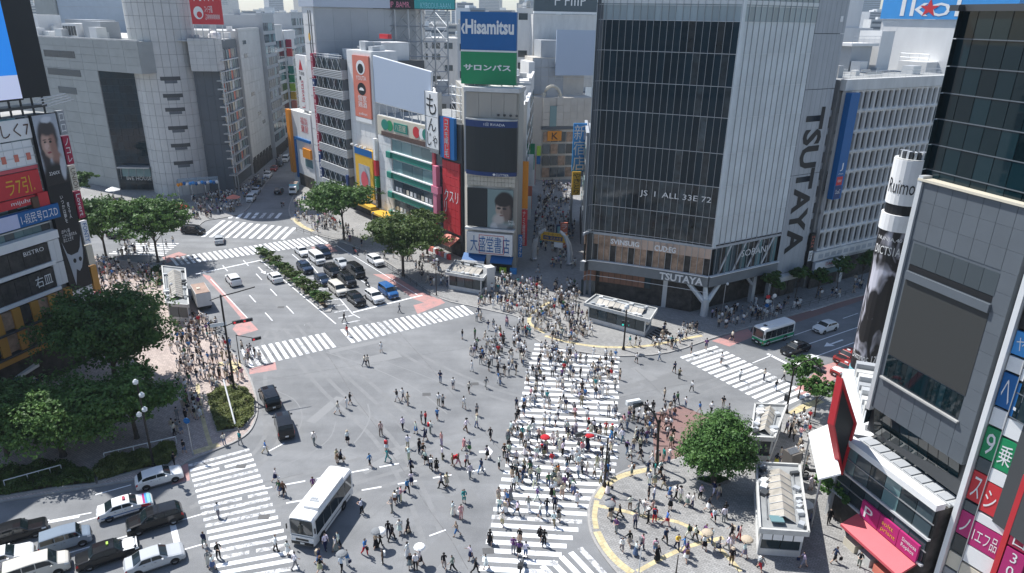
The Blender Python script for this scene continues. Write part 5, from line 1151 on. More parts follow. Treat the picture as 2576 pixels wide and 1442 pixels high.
mb = MB()
for e in ((32.0, 26.0, 10.4, 25.4), (10.4, 25.4, 9.8, 33.4), (9.8, 33.4, 32.0, 35.2), (32.0, 35.2, 32.0, 26.0)): mb.tube([RR.pt(e[0], e[1], -.2), RR.pt(e[2], e[3], -.2)], .16, 5)
mb.build('edge_trim', C['white'], wbb)
# white brush-lettered vertical sign
ms = bld('brush_lettered_sign', 'white vertical sign with large black brush letters', RR.pt(8.6, 0, .5), 'sign')
RR.box('upper_panel', 6.4, 10.8, 25.6, 30.0, .1, .8, C['white'], ms); RR.box('lower_panel', 6.4, 10.8, 19.7, 25.5, .1, .8, C['white'], ms); RR.text('も', 7.0, 10.3, 25.9, 29.6, .84, C['black'], ms); RR.text('ん', 7.2, 10.0, 22.9, 25.3, .84, C['black'], ms); RR.text('じゃ', 6.9, 10.3, 20.0, 22.7, .84, C['black'], ms); RR.box('frame', 6.3, 6.4, 19.6, 30.1, 0, .9, M_STEEL, ms); RR.box('frame', 10.8, 10.9, 19.6, 30.1, 0, .9, M_STEEL, ms); RR.box('bracket', 7, 10, 18.8, 19.6, -.1, .5, M_STEEL, ms)
# narrow red building with drug store sign
rdb = bld('red_drugstore_building', 'narrow red tiled building with white slanted sign letters', RR.pt(4, 0))
mass('wall', [tuple(RR.pt(.3, 0, -.1).xy), tuple(RR.pt(9.5, 0, -.1).xy), tuple(RR.pt(9.5, 0, -14).xy), tuple(RR.pt(.3, 0, -14).xy)], 0, 25, M_DGREY, rdb)
RR.grid('red_panel', .6, 6.2, 4.4, 18.0, 4, 9, .05, .0, .25, C['red'], rdb); RR.text('クスリ', 1.0, 5.6, 10.3, 12.6, .3, C['white'], rdb); RR.text('リ', 4.9, 5.7, 8.0, 10.2, .3, C['white'], rdb)
RR.box('pink_blade', 7.3, 8.5, 7.2, 16.5, .1, 1.0, C['pink'], rdb); RR.box('pink_cross', 6.7, 9.0, 11.2, 12.6, .15, 1.1, C['pink'], rdb); RR.box('red_pier', 8.7, 9.5, 2, 19, .0, .4, C['redawn'], rdb)
for j in range(5): RR.box('window', 6.5, 8.6, 3.5+j*3.2, 5.9+j*3.2, 0, .06, M_GLASS, rdb)
bs = bld('blue_red_blade_sign', 'blue vertical blade sign with red letter strip above the red building', RR.pt(4, 0, .5), 'sign')
RR.box('blue_panel', 1.5, 6.1, 18.5, 26.0, .1, .7, C['blue'], bs); RR.box('red_strip', 2.9, 4.7, 18.6, 25.9, .7, .78, C['red'], bs); RR.text('コスモ尾じ毛', 3.1, 4.5, 18.9, 25.6, .82, C['cyan'], bs, vert=True)
ss = bld('rooftop_scaffold', 'white lattice scaffold on the roof behind the brush lettered sign', RR.pt(4, 0, -4), 'scaffold'); mb = MB()
for i in range(5):
 for k_ in range(2): mb.tube([RR.pt(.5+i*1.4, 24.8, -2-3*k_), RR.pt(.5+i*1.4, 31.5, -2-3*k_)], .07, 4)
for j in range(5):
 mb.tube([RR.pt(.5, 25.5+j*1.4, -2), RR.pt(6.1, 25.5+j*1.4, -2)], .06, 4)
 for i in range(4): mb.tube([RR.pt(.5+i*1.4, 25.5+j*1.2, -2), RR.pt(1.9+i*1.4, 26.8+j*1.2, -2)], .045, 4)
mb.build('lattice', M_LSTEEL, ss)
# ------------------------------------------------------------------ 10 corner bookshop building with curved screen and blue green billboard
CC = Vector((-2.9, 125.6, 0)); 
kb = bld('curved_screen_corner', 'tiled corner building with a curved dark screen, portrait poster and shop sign', CC)
LFT, RGT = g(1168, 655), g(1303, 668)
FR = Fac(g(1185, 672), math.degrees(math.atan2((g(1290, 682)-g(1185, 672)).x, (g(1290, 682)-g(1185, 672)).y)))
fl = (g(1290, 682)-g(1185, 672)).length
A1, A2 = FR.pt(-.6, 0), FR.pt(fl+.6, 0)
poly = [tuple(A1.xy), tuple(FR.pt(.6, 0, .55).xy), tuple(FR.pt(fl*.5, 0, .9).xy), tuple(FR.pt(fl-.6, 0, .55).xy), tuple(A2.xy), tuple((A2+dv(3)*20).xy), tuple((A1+dv(-10)*20).xy)]
z_ = {y: hz(FR.pt(fl/2, 0, .9), y) for y in (232, 310, 437, 475, 580, 590, 645)}
mass('core_wall', poly, 0, z_[232], mat('corner_tile', (.46, .44, .39), rough=.6, noise=.06), kb)
for j in range(int((z_[437]-z_[475])/.75)+1):
 for i in range(14): FR.box('tile', -.4+i*(fl+.8)/14+.02, -.4+(i+1)*(fl+.8)/14-.02, z_[475]+.5+j*.75, z_[475]+1.2+j*.75, .72, .98, mat('cream_tile', (.52, .49, .42), rough=.5, var=.06), kb)
for i in range(4): FR.box('stone_panel', -.4+i*(fl+.8)/4+.02, -.4+(i+1)*(fl+.8)/4-.02, z_[310]+.9, z_[232]-.1, .7, .97, mat('beige_panel', (.40, .37, .32), rough=.6, var=.04), kb)
FR.box('coping', -.8, fl+.8, z_[232], z_[232]+.7, -4, 1.2, M_CONC, kb); FR.box('left_wing_panel', -.9, .3, z_[437], z_[232]-.1, -3, .6, M_GREYW, kb)
for i in range(4): mb = MB(); mb.lathe([(.05, 0), (.2, .1), (.22, .35)], tuple(FR.pt(5.2+i*1.05, z_[310]+1.2, 1.1)), 8); mb.build('floodlight', M_DGREY, kb)
# screen built of curved facets
def arc_panel(name, z0, z1, M, bulge=1.1, d=1.0, n=10, um=-.5, ux=None):
 ux = fl+.5 if ux is None else ux; v = []
 for k_ in range(n+1):
  t = k_/n; u_ = um+(ux-um)*t; b_ = d+bulge*(1-(2*t-1)**2)
  v += [FR.pt(u_, z0, b_), FR.pt(u_, z1, b_)]
 v += [FR.pt(um, z0, .2), FR.pt(um, z1, .2), FR.pt(ux, z0, .2), FR.pt(ux, z1, .2)]
 q = 2*(n+1); f = [(2*k_, 2*k_+2, 2*k_+3, 2*k_+1) for k_ in range(n)]+[(q, 0, 1, q+1), (2*n, q+2, q+3, 2*n+1), tuple([2*k_ for k_ in range(n+1)]+[q+2, q])[::-1], tuple([2*k_+1 for k_ in range(n+1)]+[q+3, q+1])]
 return mesh_obj(name, v, f, M, kb)
arc_panel('curved_screen', z_[437]+.5, z_[310]-.6, M_SCREEN); arc_panel('screen_top_band', z_[310]-.58, z_[310]+.5, C['navy'], d=1.06); arc_panel('screen_foot_band', z_[437]-.2, z_[437]+.48, C['navy'], d=1.06); arc_panel('screen_lip', z_[310]+.52, z_[310]+.75, M_ROOFW, d=1.2)
FR.text('1日 RV/ADA', 3.0, 6.6, z_[310]-.3, z_[310]+.2, 2.26, C['white'], kb); FR.text('●CUTTIER', 4.6, 7.4, z_[437]-.05, z_[437]+.35, 2.26, C['white'], kb)
# portrait poster and dark screen
FR.box('dark_poster', -.3, 3.3, z_[580]+.6, z_[475], .95, 1.15, M_SCREEN, kb)
zc = (z_[580]+z_[475])/2
p_ = FR.box('portrait_poster', 3.4, fl+.1, z_[580]+.6, z_[475], .95, 1.17, portrait('print_man', FR, (.20, .28, .275), [(6.5, zc+1.5, 1.7, 1.9, .12, K_), (7.5, zc-.4, .5, 1.6, .3, K_), (6.1, zc+.1, 1.2, 1.9, .12, (.42, .32, .26)), (6.8, zc-.2, .7, 1.6, .5, (.17, .12, .10)), (5.4, zc-1.6, .9, .9, .5, (.50, .46, .43)), (6.2, zc+1.8, 1.45, 1.05, .15, K_), (5.45, zc+.45, .36, .22, .25, (.03, .03, .03)), (6.5, zc+.45, .36, .22, .25, (.03, .03, .03)), (5.9, zc-.25, .12, .3, .6, (.22, .15, .12)), (5.95, zc-.85, .32, .1, .4, (.22, .09, .08)), (6.2, zc-4.4, 2.5, 2.0, .2, (.30, .31, .32)), (4.6, zc-3.4, .7, 1.2, .3, (.55, .55, .55)), (7.6, zc-3.9, .8, 1.2, .3, (.08, .09, .10))]), kb)
FR.text('EMS\nネ絶', 7.2, 8.4, zc-2.4, zc-1.6, 1.22, C['white'], p_)
FR.box('ledge', -.6, fl+.5, z_[580]+.1, z_[580]+.5, .6, 1.7, M_CONC, kb)
p_ = FR.box('shop_sign', -.3, fl+.2, z_[645]+.55, z_[580]-.35, .9, 1.7, C['white'], kb); FR.text('大盛堂書店', .4, fl-.3, z_[645]+1.0, z_[580]-.9, 1.74, C['blue'], p_)
for q in ((2.0, 6.6, z_[645]+.75, z_[645]+.83), (2.0, 6.6, z_[580]-.75, z_[580]-.67), (2.0, 2.08, z_[645]+.83, z_[580]-.75), (6.52, 6.6, z_[645]+.83, z_[580]-.75)): FR.box('red_border', q[0], q[1], q[2], q[3], 1.71, 1.75, C['red'], p_)
def awning(name, fac, u0, u1, z1, z0, d0, d1, M, parent):
 a_ = [fac.pt(u0, z1, d0), fac.pt(u1, z1, d0), fac.pt(u1, z0, d1), fac.pt(u0, z0, d1)]
 return mesh_obj(name, a_+[p-Vector((0, 0, .2)) for p in a_], [(0, 1, 2, 3), (7, 6, 5, 4), (0, 4, 5, 1), (1, 5, 6, 2), (2, 6, 7, 3), (3, 7, 4, 0)], M, parent)
awning('blue_awning', FR, -1.0, 3.2, 3.1, 2.2, 1.0, 2.6, C['blue'], kb); awning('blue_awning', FR, 4.2, fl+.3, 3.1, 2.2, 1.0, 2.4, C['blue'], kb); awning('awning_fringe', FR, -1.0, 3.2, 2.25, 2.0, 2.58, 2.75, C['white'], kb)
FR.box('shop_front', -.3, fl, PZ, 2.5, .85, 1.0, M_INT, kb); FR.box('pier', 3.3, 4.1, PZ, 3.2, .9, 1.4, M_ROOFW, kb)
for i in range(5): FR.box('shop_stand', .2+i*1.9, 1.4+i*1.9, PZ, 1.2, 1.5, 2.0, [C['cream'], C['salmon'], C['white'], C['lime'], C['sky']][i], kb)
awning('salmon_awning', RR, 1.0, 5.2, 3.8, 2.6, .1, 2.4, C['salmon'], rdb); RR.box('shop_front', .5, 6, PZ, 2.8, -.02, .2, M_INT, rdb)
for i in range(8): RR.box('goods_stand', .4+i*.95, 1.1+i*.95, PZ, 1.1, 2.5, 3.0, [C['red'], C['white'], C['salmon'], C['pink']][i % 4], rdb)
bgb = bld('blue_green_billboard', 'tall double rooftop billboard, blue over green with white letters', FR.pt(fl/2, 0, -1), 'billboard')
HB = Fac(FR.pt(0, 0, -1.0), math.degrees(math.atan2(FR.e.x, FR.e.y)))
a_, b_ = HB.uv(1158, 30), HB.uv(1300, 30); zb0, zb1, zb2 = HB.uv(1230, 213)[1], HB.uv(1230, 129)[1], HB.uv(1230, 30)[1]
HB.box('green_board', a_[0], b_[0], zb0, zb1-.15, -.8, 0, C['green'], bgb); HB.box('blue_board', a_[0], b_[0], zb1+.15, zb2, -.8, 0, C['blue'], bgb); HB.box('divider', a_[0], b_[0], zb1-.13, zb1+.13, -.7, .06, C['white'], bgb)
HB.text('‹Hisamitsu', a_[0]+.1, b_[0]-.4, zb1+2.6, zb1+4.9, .05, C['white'], bgb, name='bold'); HB.text('サロンパス', a_[0]+.5, b_[0]-.8, zb0+2.2, zb1-2.1, .05, C['white'], bgb, name='bold')
mb = MB()
for i in range(5): u_ = a_[0]+.6+i*(b_[0]-a_[0]-1.2)/4; mb.tube([HB.pt(u_, z_[232]+.6, -1.2), HB.pt(u_, zb2-.5, -.9)], .13, 5); mb.tube([HB.pt(u_, z_[232]+.6, -4.0), HB.pt(u_, zb1, -.9)], .1, 5)
mb.build('support_frame', M_STEEL, bgb); roof_kit(HB, a_[0], b_[0], z_[232]+.7, 6, kb, 6, 17)
# orange and red blade signs on its right edge
for i, (lab, z0, z1, c_, t_, px) in enumerate((('orange vertical blade sign right of the curved screen', 11, 19.5, 'orange', '', 1322), ('red vertical blade sign below the orange one', 4.0, 10.8, 'red', 'ナミ居酒屋', 1322), ('small blue blade sign at the corner building foot', 2.6, 6.8, 'blue', 'カラオケ', 1310))):
 s_ = bld('blade_sign', lab, FR.pt(fl+1, 0), 'sign'); dd = [-3.0, -3.0, -.4][i]
 FR.box('panel', fl+.8, fl+1.8-.3*(i == 2), z0, z1, dd-.3, dd, C[c_], s_)
 if t_: FR.text(t_, fl+.95, fl+1.5, z0+.2, z1-.2, dd+.03, C['white'], s_, vert=True)
# ------------------------------------------------------------------ 11 pedestrian street behind: end building, side walls, arch
EG = Fac(g(1400, 452), 78.0); ez = hz(g(1400, 452), 245)
eb = bld('cream_corner_store', 'cream tiled store closing the pedestrian street with roof garden arch', EG.pt(0, 0))
poly = [tuple(EG.pt(-8.5, 0, -2.5).xy), tuple(EG.pt(-5.0, 0, .4).xy), tuple(EG.pt(3.0, 0, .9).xy), tuple(EG.pt(9, 0, .9).xy), tuple(EG.pt(9, 0, -18).xy), tuple(EG.pt(-8.5, 0, -18).xy)]
M_EB = mat('cream_stone', (.56, .52, .46), rough=.7, noise=.06, var=.05)
mass('core_wall', poly, 0, ez, M_EB, eb)
EG.grid('tile', -4.9, 8.8, 15.2, ez-.1, 7, 4, .05, .7, .98, M_EB, eb, skip=lambda i, j: i == 1)
EG.box('glass_strip', -2.9, -1.0, 14.6, ez-2.2, .9, 1.02, M_BLUEGL, eb); EG.box('dark_cornice', -5.2, 9, 14.3, 15.1, .3, 1.2, M_GPANEL, eb)
for j in range(4):
 for i in range(6): EG.box('window', -4.6+i*2.25, -2.6+i*2.25, 1.0+j*3.3, 3.7+j*3.3, .85, 1.0, M_GLASS if (i+j) % 3 else M_WARM, eb)
p_ = EG.box('orange_poster', -3.4, .6, 11.2, 13.9, 1.0, 1.2, C['orange'], eb); EG.text('K', -2.2, -.4, 11.6, 13.5, 1.23, C['black'], p_)
EG.box('blue_sign', -6.2, -5.2, 4.8, 7.0, .5, 1.1, C['blue'], eb); EG.box('lime_sign', -6.2, -5.2, 7.2, 9.8, .5, 1.1, C['lime'], eb)
ZV = Vector((0, 0, 1)); mb = MB(); pts_ = [EG.pt(-2.0+2.4*math.cos(R(a_)), ez+2.9*math.sin(R(a_)), -.8) for a_ in range(0, 181, 20)]
mb.tube(pts_, .45, 6); mb.build('roof_arch', C['cream'], eb); EG.box('arch_glass', -3.6, -.4, ez, ez+2.0, -1.2, -1.0, M_GREYW, eb)
EG.box('back_block', -6.5, 8.5, ez, ez+10.0, -16, -6, M_EB, eb); EG.grid('back_panel', -6.3, 2.5, ez+.3, ez+9.8, 4, 4, .06, -6.0, -5.9, M_GREYW, eb)
EG.box('upper_block', -4, 8, ez+10, ez+14.5, -15, -7, M_GREYW, eb); EG.box('white_column', -8.2, -6.6, 0, ez+9, -14, -3, M_WALL, eb)
nbl = bld('blank_facade_billboard', 'blank pale blue billboard above the cream store', EG.pt(4, 0), 'billboard')
a_, b_ = EG.uv(1401, 75, -4), EG.uv(1481, 190, -4); EG.box('board', a_[0], b_[0]+3, b_[1], a_[1], -4.4, -4, M_BOARD, nbl); rail(EG, a_[0], b_[0]+3, b_[1]-1.4, nbl, 1.2, -3.9)
dsn = bld('dark_rooftop_sign', 'dark grey rooftop sign with white letters at the top edge', EG.pt(2, 0, -16), 'billboard')
a_, b_ = EG.uv(1343, 28, -16), EG.uv(1490, 28, -16); EG.box('board', a_[0], b_[0]+2, a_[1], a_[1]+9, -17, -16, mat('dark_teal_board', (.07, .10, .115), rough=.5), dsn); EG.text('ＦFIIIP', a_[0]+6, b_[0]-2, a_[1]+1.6, a_[1]+4.4, -15.9, C['white'], dsn); EG.box('white_edge', a_[0], b_[0]+2, a_[1]-.6, a_[1], -17, -15.8, C['white'], dsn)
EG.box('hall', a_[0], b_[0]+4, 24, a_[1]-.8, -30, -16.5, M_CONC, dsn)
# shop row on the left of the lane (slender blocks with signs) and on the right beside the glass building
LNL = Fac(g(1318, 600), math.degrees(math.atan2((g(1338, 470)-g(1318, 600)).x, (g(1338, 470)-g(1318, 600)).y)))
ln1 = street_block('lane_block', 'narrow white block with stacked shop signs left of the pedestrian lane', LNL, 2, 20, 27, 10, M_WALL, 61, bay=2.2, fl=3.1)
ln2 = street_block('lane_block', 'farther pale block with green sign left of the pedestrian lane', LNL, 20.5, 42, 30, 12, M_CONC, 62, bay=2.4, fl=3.2)
for i, (u_, z0, z1, c_) in enumerate(((4, 3, 8, 'white'), (9, 4, 9, 'salmon'), (14, 8, 15, 'white'), (22, 10, 16, 'green'), (27, 5, 12, 'white'), (33, 4, 11, 'crimson'))):
 s_ = bld('lane_sign', ['nearest white lane sign', 'salmon lane sign second from the corner', 'tall white lane sign third from the corner', 'green lane sign hanging high', 'white lane sign deep in the lane', 'crimson lane sign deepest in the lane'][i]+' on the left of the pedestrian lane', LNL.pt(u_, 0, .5), 'sign'); s_['group'] = 'signs along the pedestrian lane'
 LNL.box('panel', u_, u_+.25, z0, z1, .1, 1.2, C[c_], s_); LNL.box('bracket', u_+.05, u_+.2, z0+.5, z0+.7, 0, .12, M_STEEL, s_)
lr0 = g(1462, 640); LNR = Fac(lr0, math.degrees(math.atan2((g(1455, 470)-lr0).x, (g(1455, 470)-lr0).y)))
ln3 = street_block('lane_block', 'dark narrow block right of the pedestrian lane beside the glass building', LNR, 6, 24, 22, 6, M_GREYW, 63, bay=2.2, fl=3.1)
for i, (lab, px0, py0, px1, py1, c_, t_) in enumerate((('tall blue and white shop banner at the right of the lane', 1443, 310, 1470, 430, 'sky', '新宿店'), ('yellow vertical sign below the blue banner', 1440, 432, 1458, 490, 'yellow', 'やきとり'), ('slim red and white standing sign in the pedestrian lane', 1410, 560, 1424, 640, 'salmon', 'ラーメン'))):
 s_ = bld('lane_banner', lab, LNR.pt(12, 0, .6), 'sign'); f_ = Fac(LNR.pt([16, 14, 4][i], 0, .3+.4*i), 80); a_ = f_.uv(px0, py0); b_ = f_.uv(px1, py1)
 zb_ = max(b_[1], .2); f_.box('panel', a_[0], b_[0], zb_, a_[1], 0, .3, C[c_], s_); f_.text(t_, a_[0]+.1, b_[0]-.1, zb_+.2, a_[1]-.3, .33, C['white'] if c_ != 'yellow' else C['black'], s_, vert=True)
 f_.box('post', a_[0]+.1, a_[0]+.3, PZ, zb_, .1, .25, M_STEEL, s_)
# silver arch with a banner over the lane mouth
ar = bld('lane_arch', 'silver curved twin arch carrying a yellow and blue banner over the lane', g(1385, 660), 'arch')
pl, prr = g(1343, 655), g(1432, 668)
for (b0, s_) in ((pl, 1), (prr, -1)):
 mid = (prr-pl)*.30*s_; pts_ = [b0+Vector((0, 0, 0)), b0+Vector((0, 0, 2.5)), b0+mid*.12+Vector((0, 0, 4.0)), b0+mid*.5+Vector((0, 0, 5.6)), b0+mid+Vector((0, 0, 6.4))]
 MB().tube(pts_, [.55, .55, .48, .4, .25], 10).build('arch_leg', M_LSTEEL, ar); MB().lathe([(.75, 0), (.75, .5), (.55, .7)], tuple(b0), 10).build('foot', M_STEEL, ar)
ARF = Fac(pl+(prr-pl)*.18, math.degrees(math.atan2((prr-pl).x, (prr-pl).y))); al = (prr-pl).length*.68
ARF.box('banner', 0, al, 4.3, 5.9, -.1, .1, C['yellow'], ar); ARF.box('banner_panel', .5, al-.5, 4.5, 5.3, .1, .13, C['navy'], ar); ARF.text('センター街 バスケ通', .4, al-.4, 5.35, 5.85, .13, C['black'], ar); ARF.text('1981 花火大会', .7, al-.7, 4.6, 5.2, .15, C['yellow'], ar); ARF.box('orange_edge', al, al+.3, 4.2, 6.0, -.12, .14, C['orange'], ar)
ARF.box('hanging_panel', al*.55, al*.9, 3.2, 4.2, -.05, .05, C['white'], ar)
van = bld('advert_panel_stand', 'blue advert panel stand in the pedestrian lane', g(1405, 605), 'sign'); f_ = Fac(g(1398, 608), 80); f_.box('panel', 0, 2.4, .4, 3.6, -.2, .2, C['navy'], van); f_.box('face', .2, 2.2, 1.2, 3.3, .2, .24, C['cyan'], van); f_.box('base', .3, 2.1, PZ, .4, -.3, .3, M_DGREY, van)
# ------------------------------------------------------------------ 12 LED board on a steel lattice tower
lt = bld('lattice_led_tower', 'wide LED board on a steel lattice tower above the rooftops', (-32, 185, 0), 'billboard tower')
LT = Fac(g(1035, 590), 84.0); LT = Fac((-41, 182, 0), 84.0)
a_, b_ = LT.uv(938, 22), LT.uv(1146, 25)
LT.box('led_board', a_[0], b_[0], a_[1], a_[1]+8, -1.5, 0, C['black'], lt); LT.box('teal_half', (a_[0]+b_[0])/2, b_[0]-.2, a_[1]+.2, a_[1]+7.6, .0, .05, mat('lit_teal', (.02, .16, .18), emit=.4), lt)
LT.text('AI YBIP .BAMR.', a_[0]+1.2, (a_[0]+b_[0])/2-1.0, a_[1]+.4, a_[1]+1.7, .04, C['pink'], lt); LT.text('KYBODUI-AAAN', (a_[0]+b_[0])/2+1.5, b_[0]-1.2, a_[1]+.3, a_[1]+1.6, .08, C['cyan'], lt)
for q in range(6):
 u_ = a_[0]+2+q*(b_[0]-a_[0]-4)/5
 for dd in (-.8, -5.5): MB().tube([LT.pt(u_, 18, dd), LT.pt(u_, a_[1]+.1, dd)], .2, 5).build('leg', M_STEEL, lt)
mb = MB()
for j in range(7):
 z0 = 19+j*3.6
 mb.tube([LT.pt(a_[0]+2, z0, -.8), LT.pt(b_[0]-2, z0, -.8)], .11, 4)
 for q in range(5):
  u_ = a_[0]+2+q*(b_[0]-a_[0]-4)/5; v_ = a_[0]+2+(q+1)*(b_[0]-a_[0]-4)/5
  mb.tube([LT.pt(u_, z0, -.8), LT.pt(v_, min(z0+3.6, a_[1]), -.8)], .08, 4); mb.tube([LT.pt(v_, z0, -.8), LT.pt(u_, min(z0+3.6, a_[1]), -5.5)], .08, 4)
mb.build('bracing', M_STEEL, lt)
M_BASEB = M_CONC
lbk = bld('lattice_base_building', 'pale rooftop building carrying the lattice tower', LT.pt(8, 0))
mass('wall', [tuple(LT.pt(a_[0]-2, 0, 1).xy), tuple(LT.pt(b_[0]+8, 0, 1).xy), tuple(LT.pt(b_[0]+8, 0, -22).xy), tuple(LT.pt(a_[0]-2, 0, -22).xy)], 0, 24, M_WALL, lbk)
roof_kit(LT, a_[0], b_[0]+6, 24, 15, lbk, 16, 99, 1.8)
for i in range(9): LT.box('window', a_[0]+1+i*2.9, a_[0]+3+i*2.9, 19.5, 22, 1.0, 1.06, M_GLASS, lbk)
for i, (x0, x1, yb, yt, dpt, col, lab) in enumerate(((1150, 1215, 300, 60, 190, M_WALL, 'pale block right behind the lattice tower'), (1050, 1160, 250, 95, 235, M_CONC, 'cream block behind the lattice legs'), (930, 1040, 220, 60, 260, M_EB, 'beige block left behind the lattice legs'), (1300, 1345, 330, 20, 215, M_WALL, 'slim white tower right of the blue billboard'), (1300, 1400, 200, 8, 300, M_GREYW, 'grey tower far behind the blue billboard'), (905, 960, 200, 12, 240, M_GREYW, 'grey block with a blue panel beside the LED board'))):
 f_ = Fac((0, dpt, 0), 90.0); ua, _a = f_.uv(x0, yt); ub, _b = f_.uv(x1, yt); zt_ = f_.uv(x0, yt)[1]
 b3 = bld('background_block', lab, f_.pt(ua, 0)); mass('wall', [(ua, dpt), (ub, dpt), (ub, dpt+18), (ua, dpt+18)], 0, zt_, col, b3)
 for j in range(5):
  for k_ in range(max(2, int((ub-ua)/4))):
   if rnd.random() < .75: f_.box('window', ua+.6+k_*4, ua+3.2+k_*4, zt_-3.2-j*3.4, zt_-1.4-j*3.4, .0, .08, M_GLASS, b3)
 roof_kit(f_, ua+1, ub-1, zt_, 12, b3, 4, 200+i, 1.2)
 if i == 5: f_.box('blue_panel', ua+2, ub-2, zt_-9, zt_-2, .08, .3, C['sky'], b3)
# ------------------------------------------------------------------ 13 city beyond, to the hazy horizon
CITY = [mat('city_pale', (.52, .53, .53), rough=.8, noise=.1, nscale=.2, var=.12), mat('city_grey', (.36, .38, .40), rough=.8, noise=.1, nscale=.2, var=.15), mat('city_cream', (.50, .47, .42), rough=.8, noise=.1, nscale=.2, var=.12), mat('city_blue', (.30, .36, .42), rough=.5, noise=.1, nscale=.2, var=.15)]
M_CW = mat('city_window_band', (.10, .13, .16), rough=.3)
words = ['pale', 'grey', 'cream', 'bluish']; cr = random.Random(5); cc = 0
def city(cxx, cyy, wdt, dpt, ht, kk, rz, lab):
 b_ = bld('city_block', lab, (cxx, cyy, 0)); b_['group'] = 'city blocks on the horizon'
 T = Matrix.Translation((cxx, cyy, 0)) @ Matrix.Rotation(rz, 4, 'Z')
 o_ = bpy.data.objects.new('wall', ubox(CITY[kk])); place(o_, T @ Matrix.Translation((-wdt/2, -dpt/2, 0)) @ Matrix.Diagonal((wdt, dpt, ht, 1)), b_)
 nb_ = int(min(9, ht/4))
 for j in range(nb_):
  z0 = ht-2.8-j*3.5
  if z0 < 6: break
  o_ = bpy.data.objects.new('window_band', ubox(M_CW)); place(o_, T @ Matrix.Translation((-wdt/2+.8, -dpt/2-.15, z0)) @ Matrix.Diagonal((wdt-1.6, dpt+.3, 1.5, 1)), b_)
 for j in range(2):
  a0 = cr.uniform(-.4, .2)*wdt; o_ = bpy.data.objects.new('roof_unit', ubox(M_LSTEEL if j else M_WALL)); place(o_, T @ Matrix.Translation((a0, cr.uniform(-.4, .1)*dpt, ht)) @ Matrix.Diagonal((wdt*cr.uniform(.12, .35), dpt*.3, cr.uniform(1.2, 4), 1)), b_)
place_words = ['in the far distance above the street', 'on the far skyline behind the rooftops', 'beyond the rooftops in the haze', 'far behind the tiled tower roofs', 'on the hazy horizon']
for ring_, (d0, d1, cnt, h0, h1) in enumerate(((262, 330, 22, 24, 38), (335, 470, 34, 26, 42), (480, 750, 44, 28, 50), (760, 1300, 44, 30, 62), (1300, 2200, 34, 40, 95))):
 for i in range(cnt):
  t = (i+cr.random())/cnt; azz = -46+92*t; dd = cr.uniform(d0, d1)
  x_, y_ = dd*math.sin(R(azz)), dd*math.cos(R(azz))
  if y_ < 230 and x_ > -60 and x_ < 70: continue
  # keep the long street open
  sx = -71-.105*(y_-168)
  if y_ < 640 and sx-3 < x_ < sx+22: continue
  sc_ = .7+dd/900; kk = cr.randrange(4)
  city(x_, y_, cr.uniform(10, 20)*sc_, cr.uniform(10, 18)*sc_, cr.uniform(h0, h1), kk, R(cr.choice((-8, 32, 40, 10))), '%s city block %s' % (words[kk], place_words[ring_]))
for i, (x_, y_, w2, h_, kk) in enumerate(((-95, -60, 40, 46, 0), (-45, -75, 30, 78, 3), (5, -70, 34, 52, 1), (55, -85, 36, 95, 3), (105, -40, 30, 60, 2))): city(x_, y_, w2, 26, h_, kk, R(12*(i-2)), '%s unseen tower added behind the viewpoint for reflections' % words[kk])  # unseen towers, added so the glass fronts have buildings to reflect
# right-hand side of the long street
for i in range(9):
 y_ = 205+i*26; x_ = -71-.105*(y_-168)+27+cr.uniform(0, 3); kk = cr.randrange(4)
 city(x_, y_, 18, 22, cr.uniform(24, 37), kk, R(6), '%s block lining the right of the long street' % words[kk])
# ------------------------------------------------------------------ haze: even pale air round the whole scene
M_HAZE = bpy.data.materials.new('haze_air'); M_HAZE.use_nodes = True; _n = M_HAZE.node_tree.nodes; _n.remove(_n['Principled BSDF'])
_v = _n.new('ShaderNodeVolumePrincipled'); _v.inputs['Color'].default_value = (.80, .90, 1.0, 1); _v.inputs['Density'].default_value = .00016; _v.inputs['Anisotropy'].default_value = .3
M_HAZE.node_tree.links.new(_v.outputs[0], _n['Material Output'].inputs['Volume'])
hzo = MB().box((0, 1900, 55), (3700, 4350, 118)).build('haze', M_HAZE); tag(hzo, 'thin pale haze over the far city', 'haze', None, 'stuff')
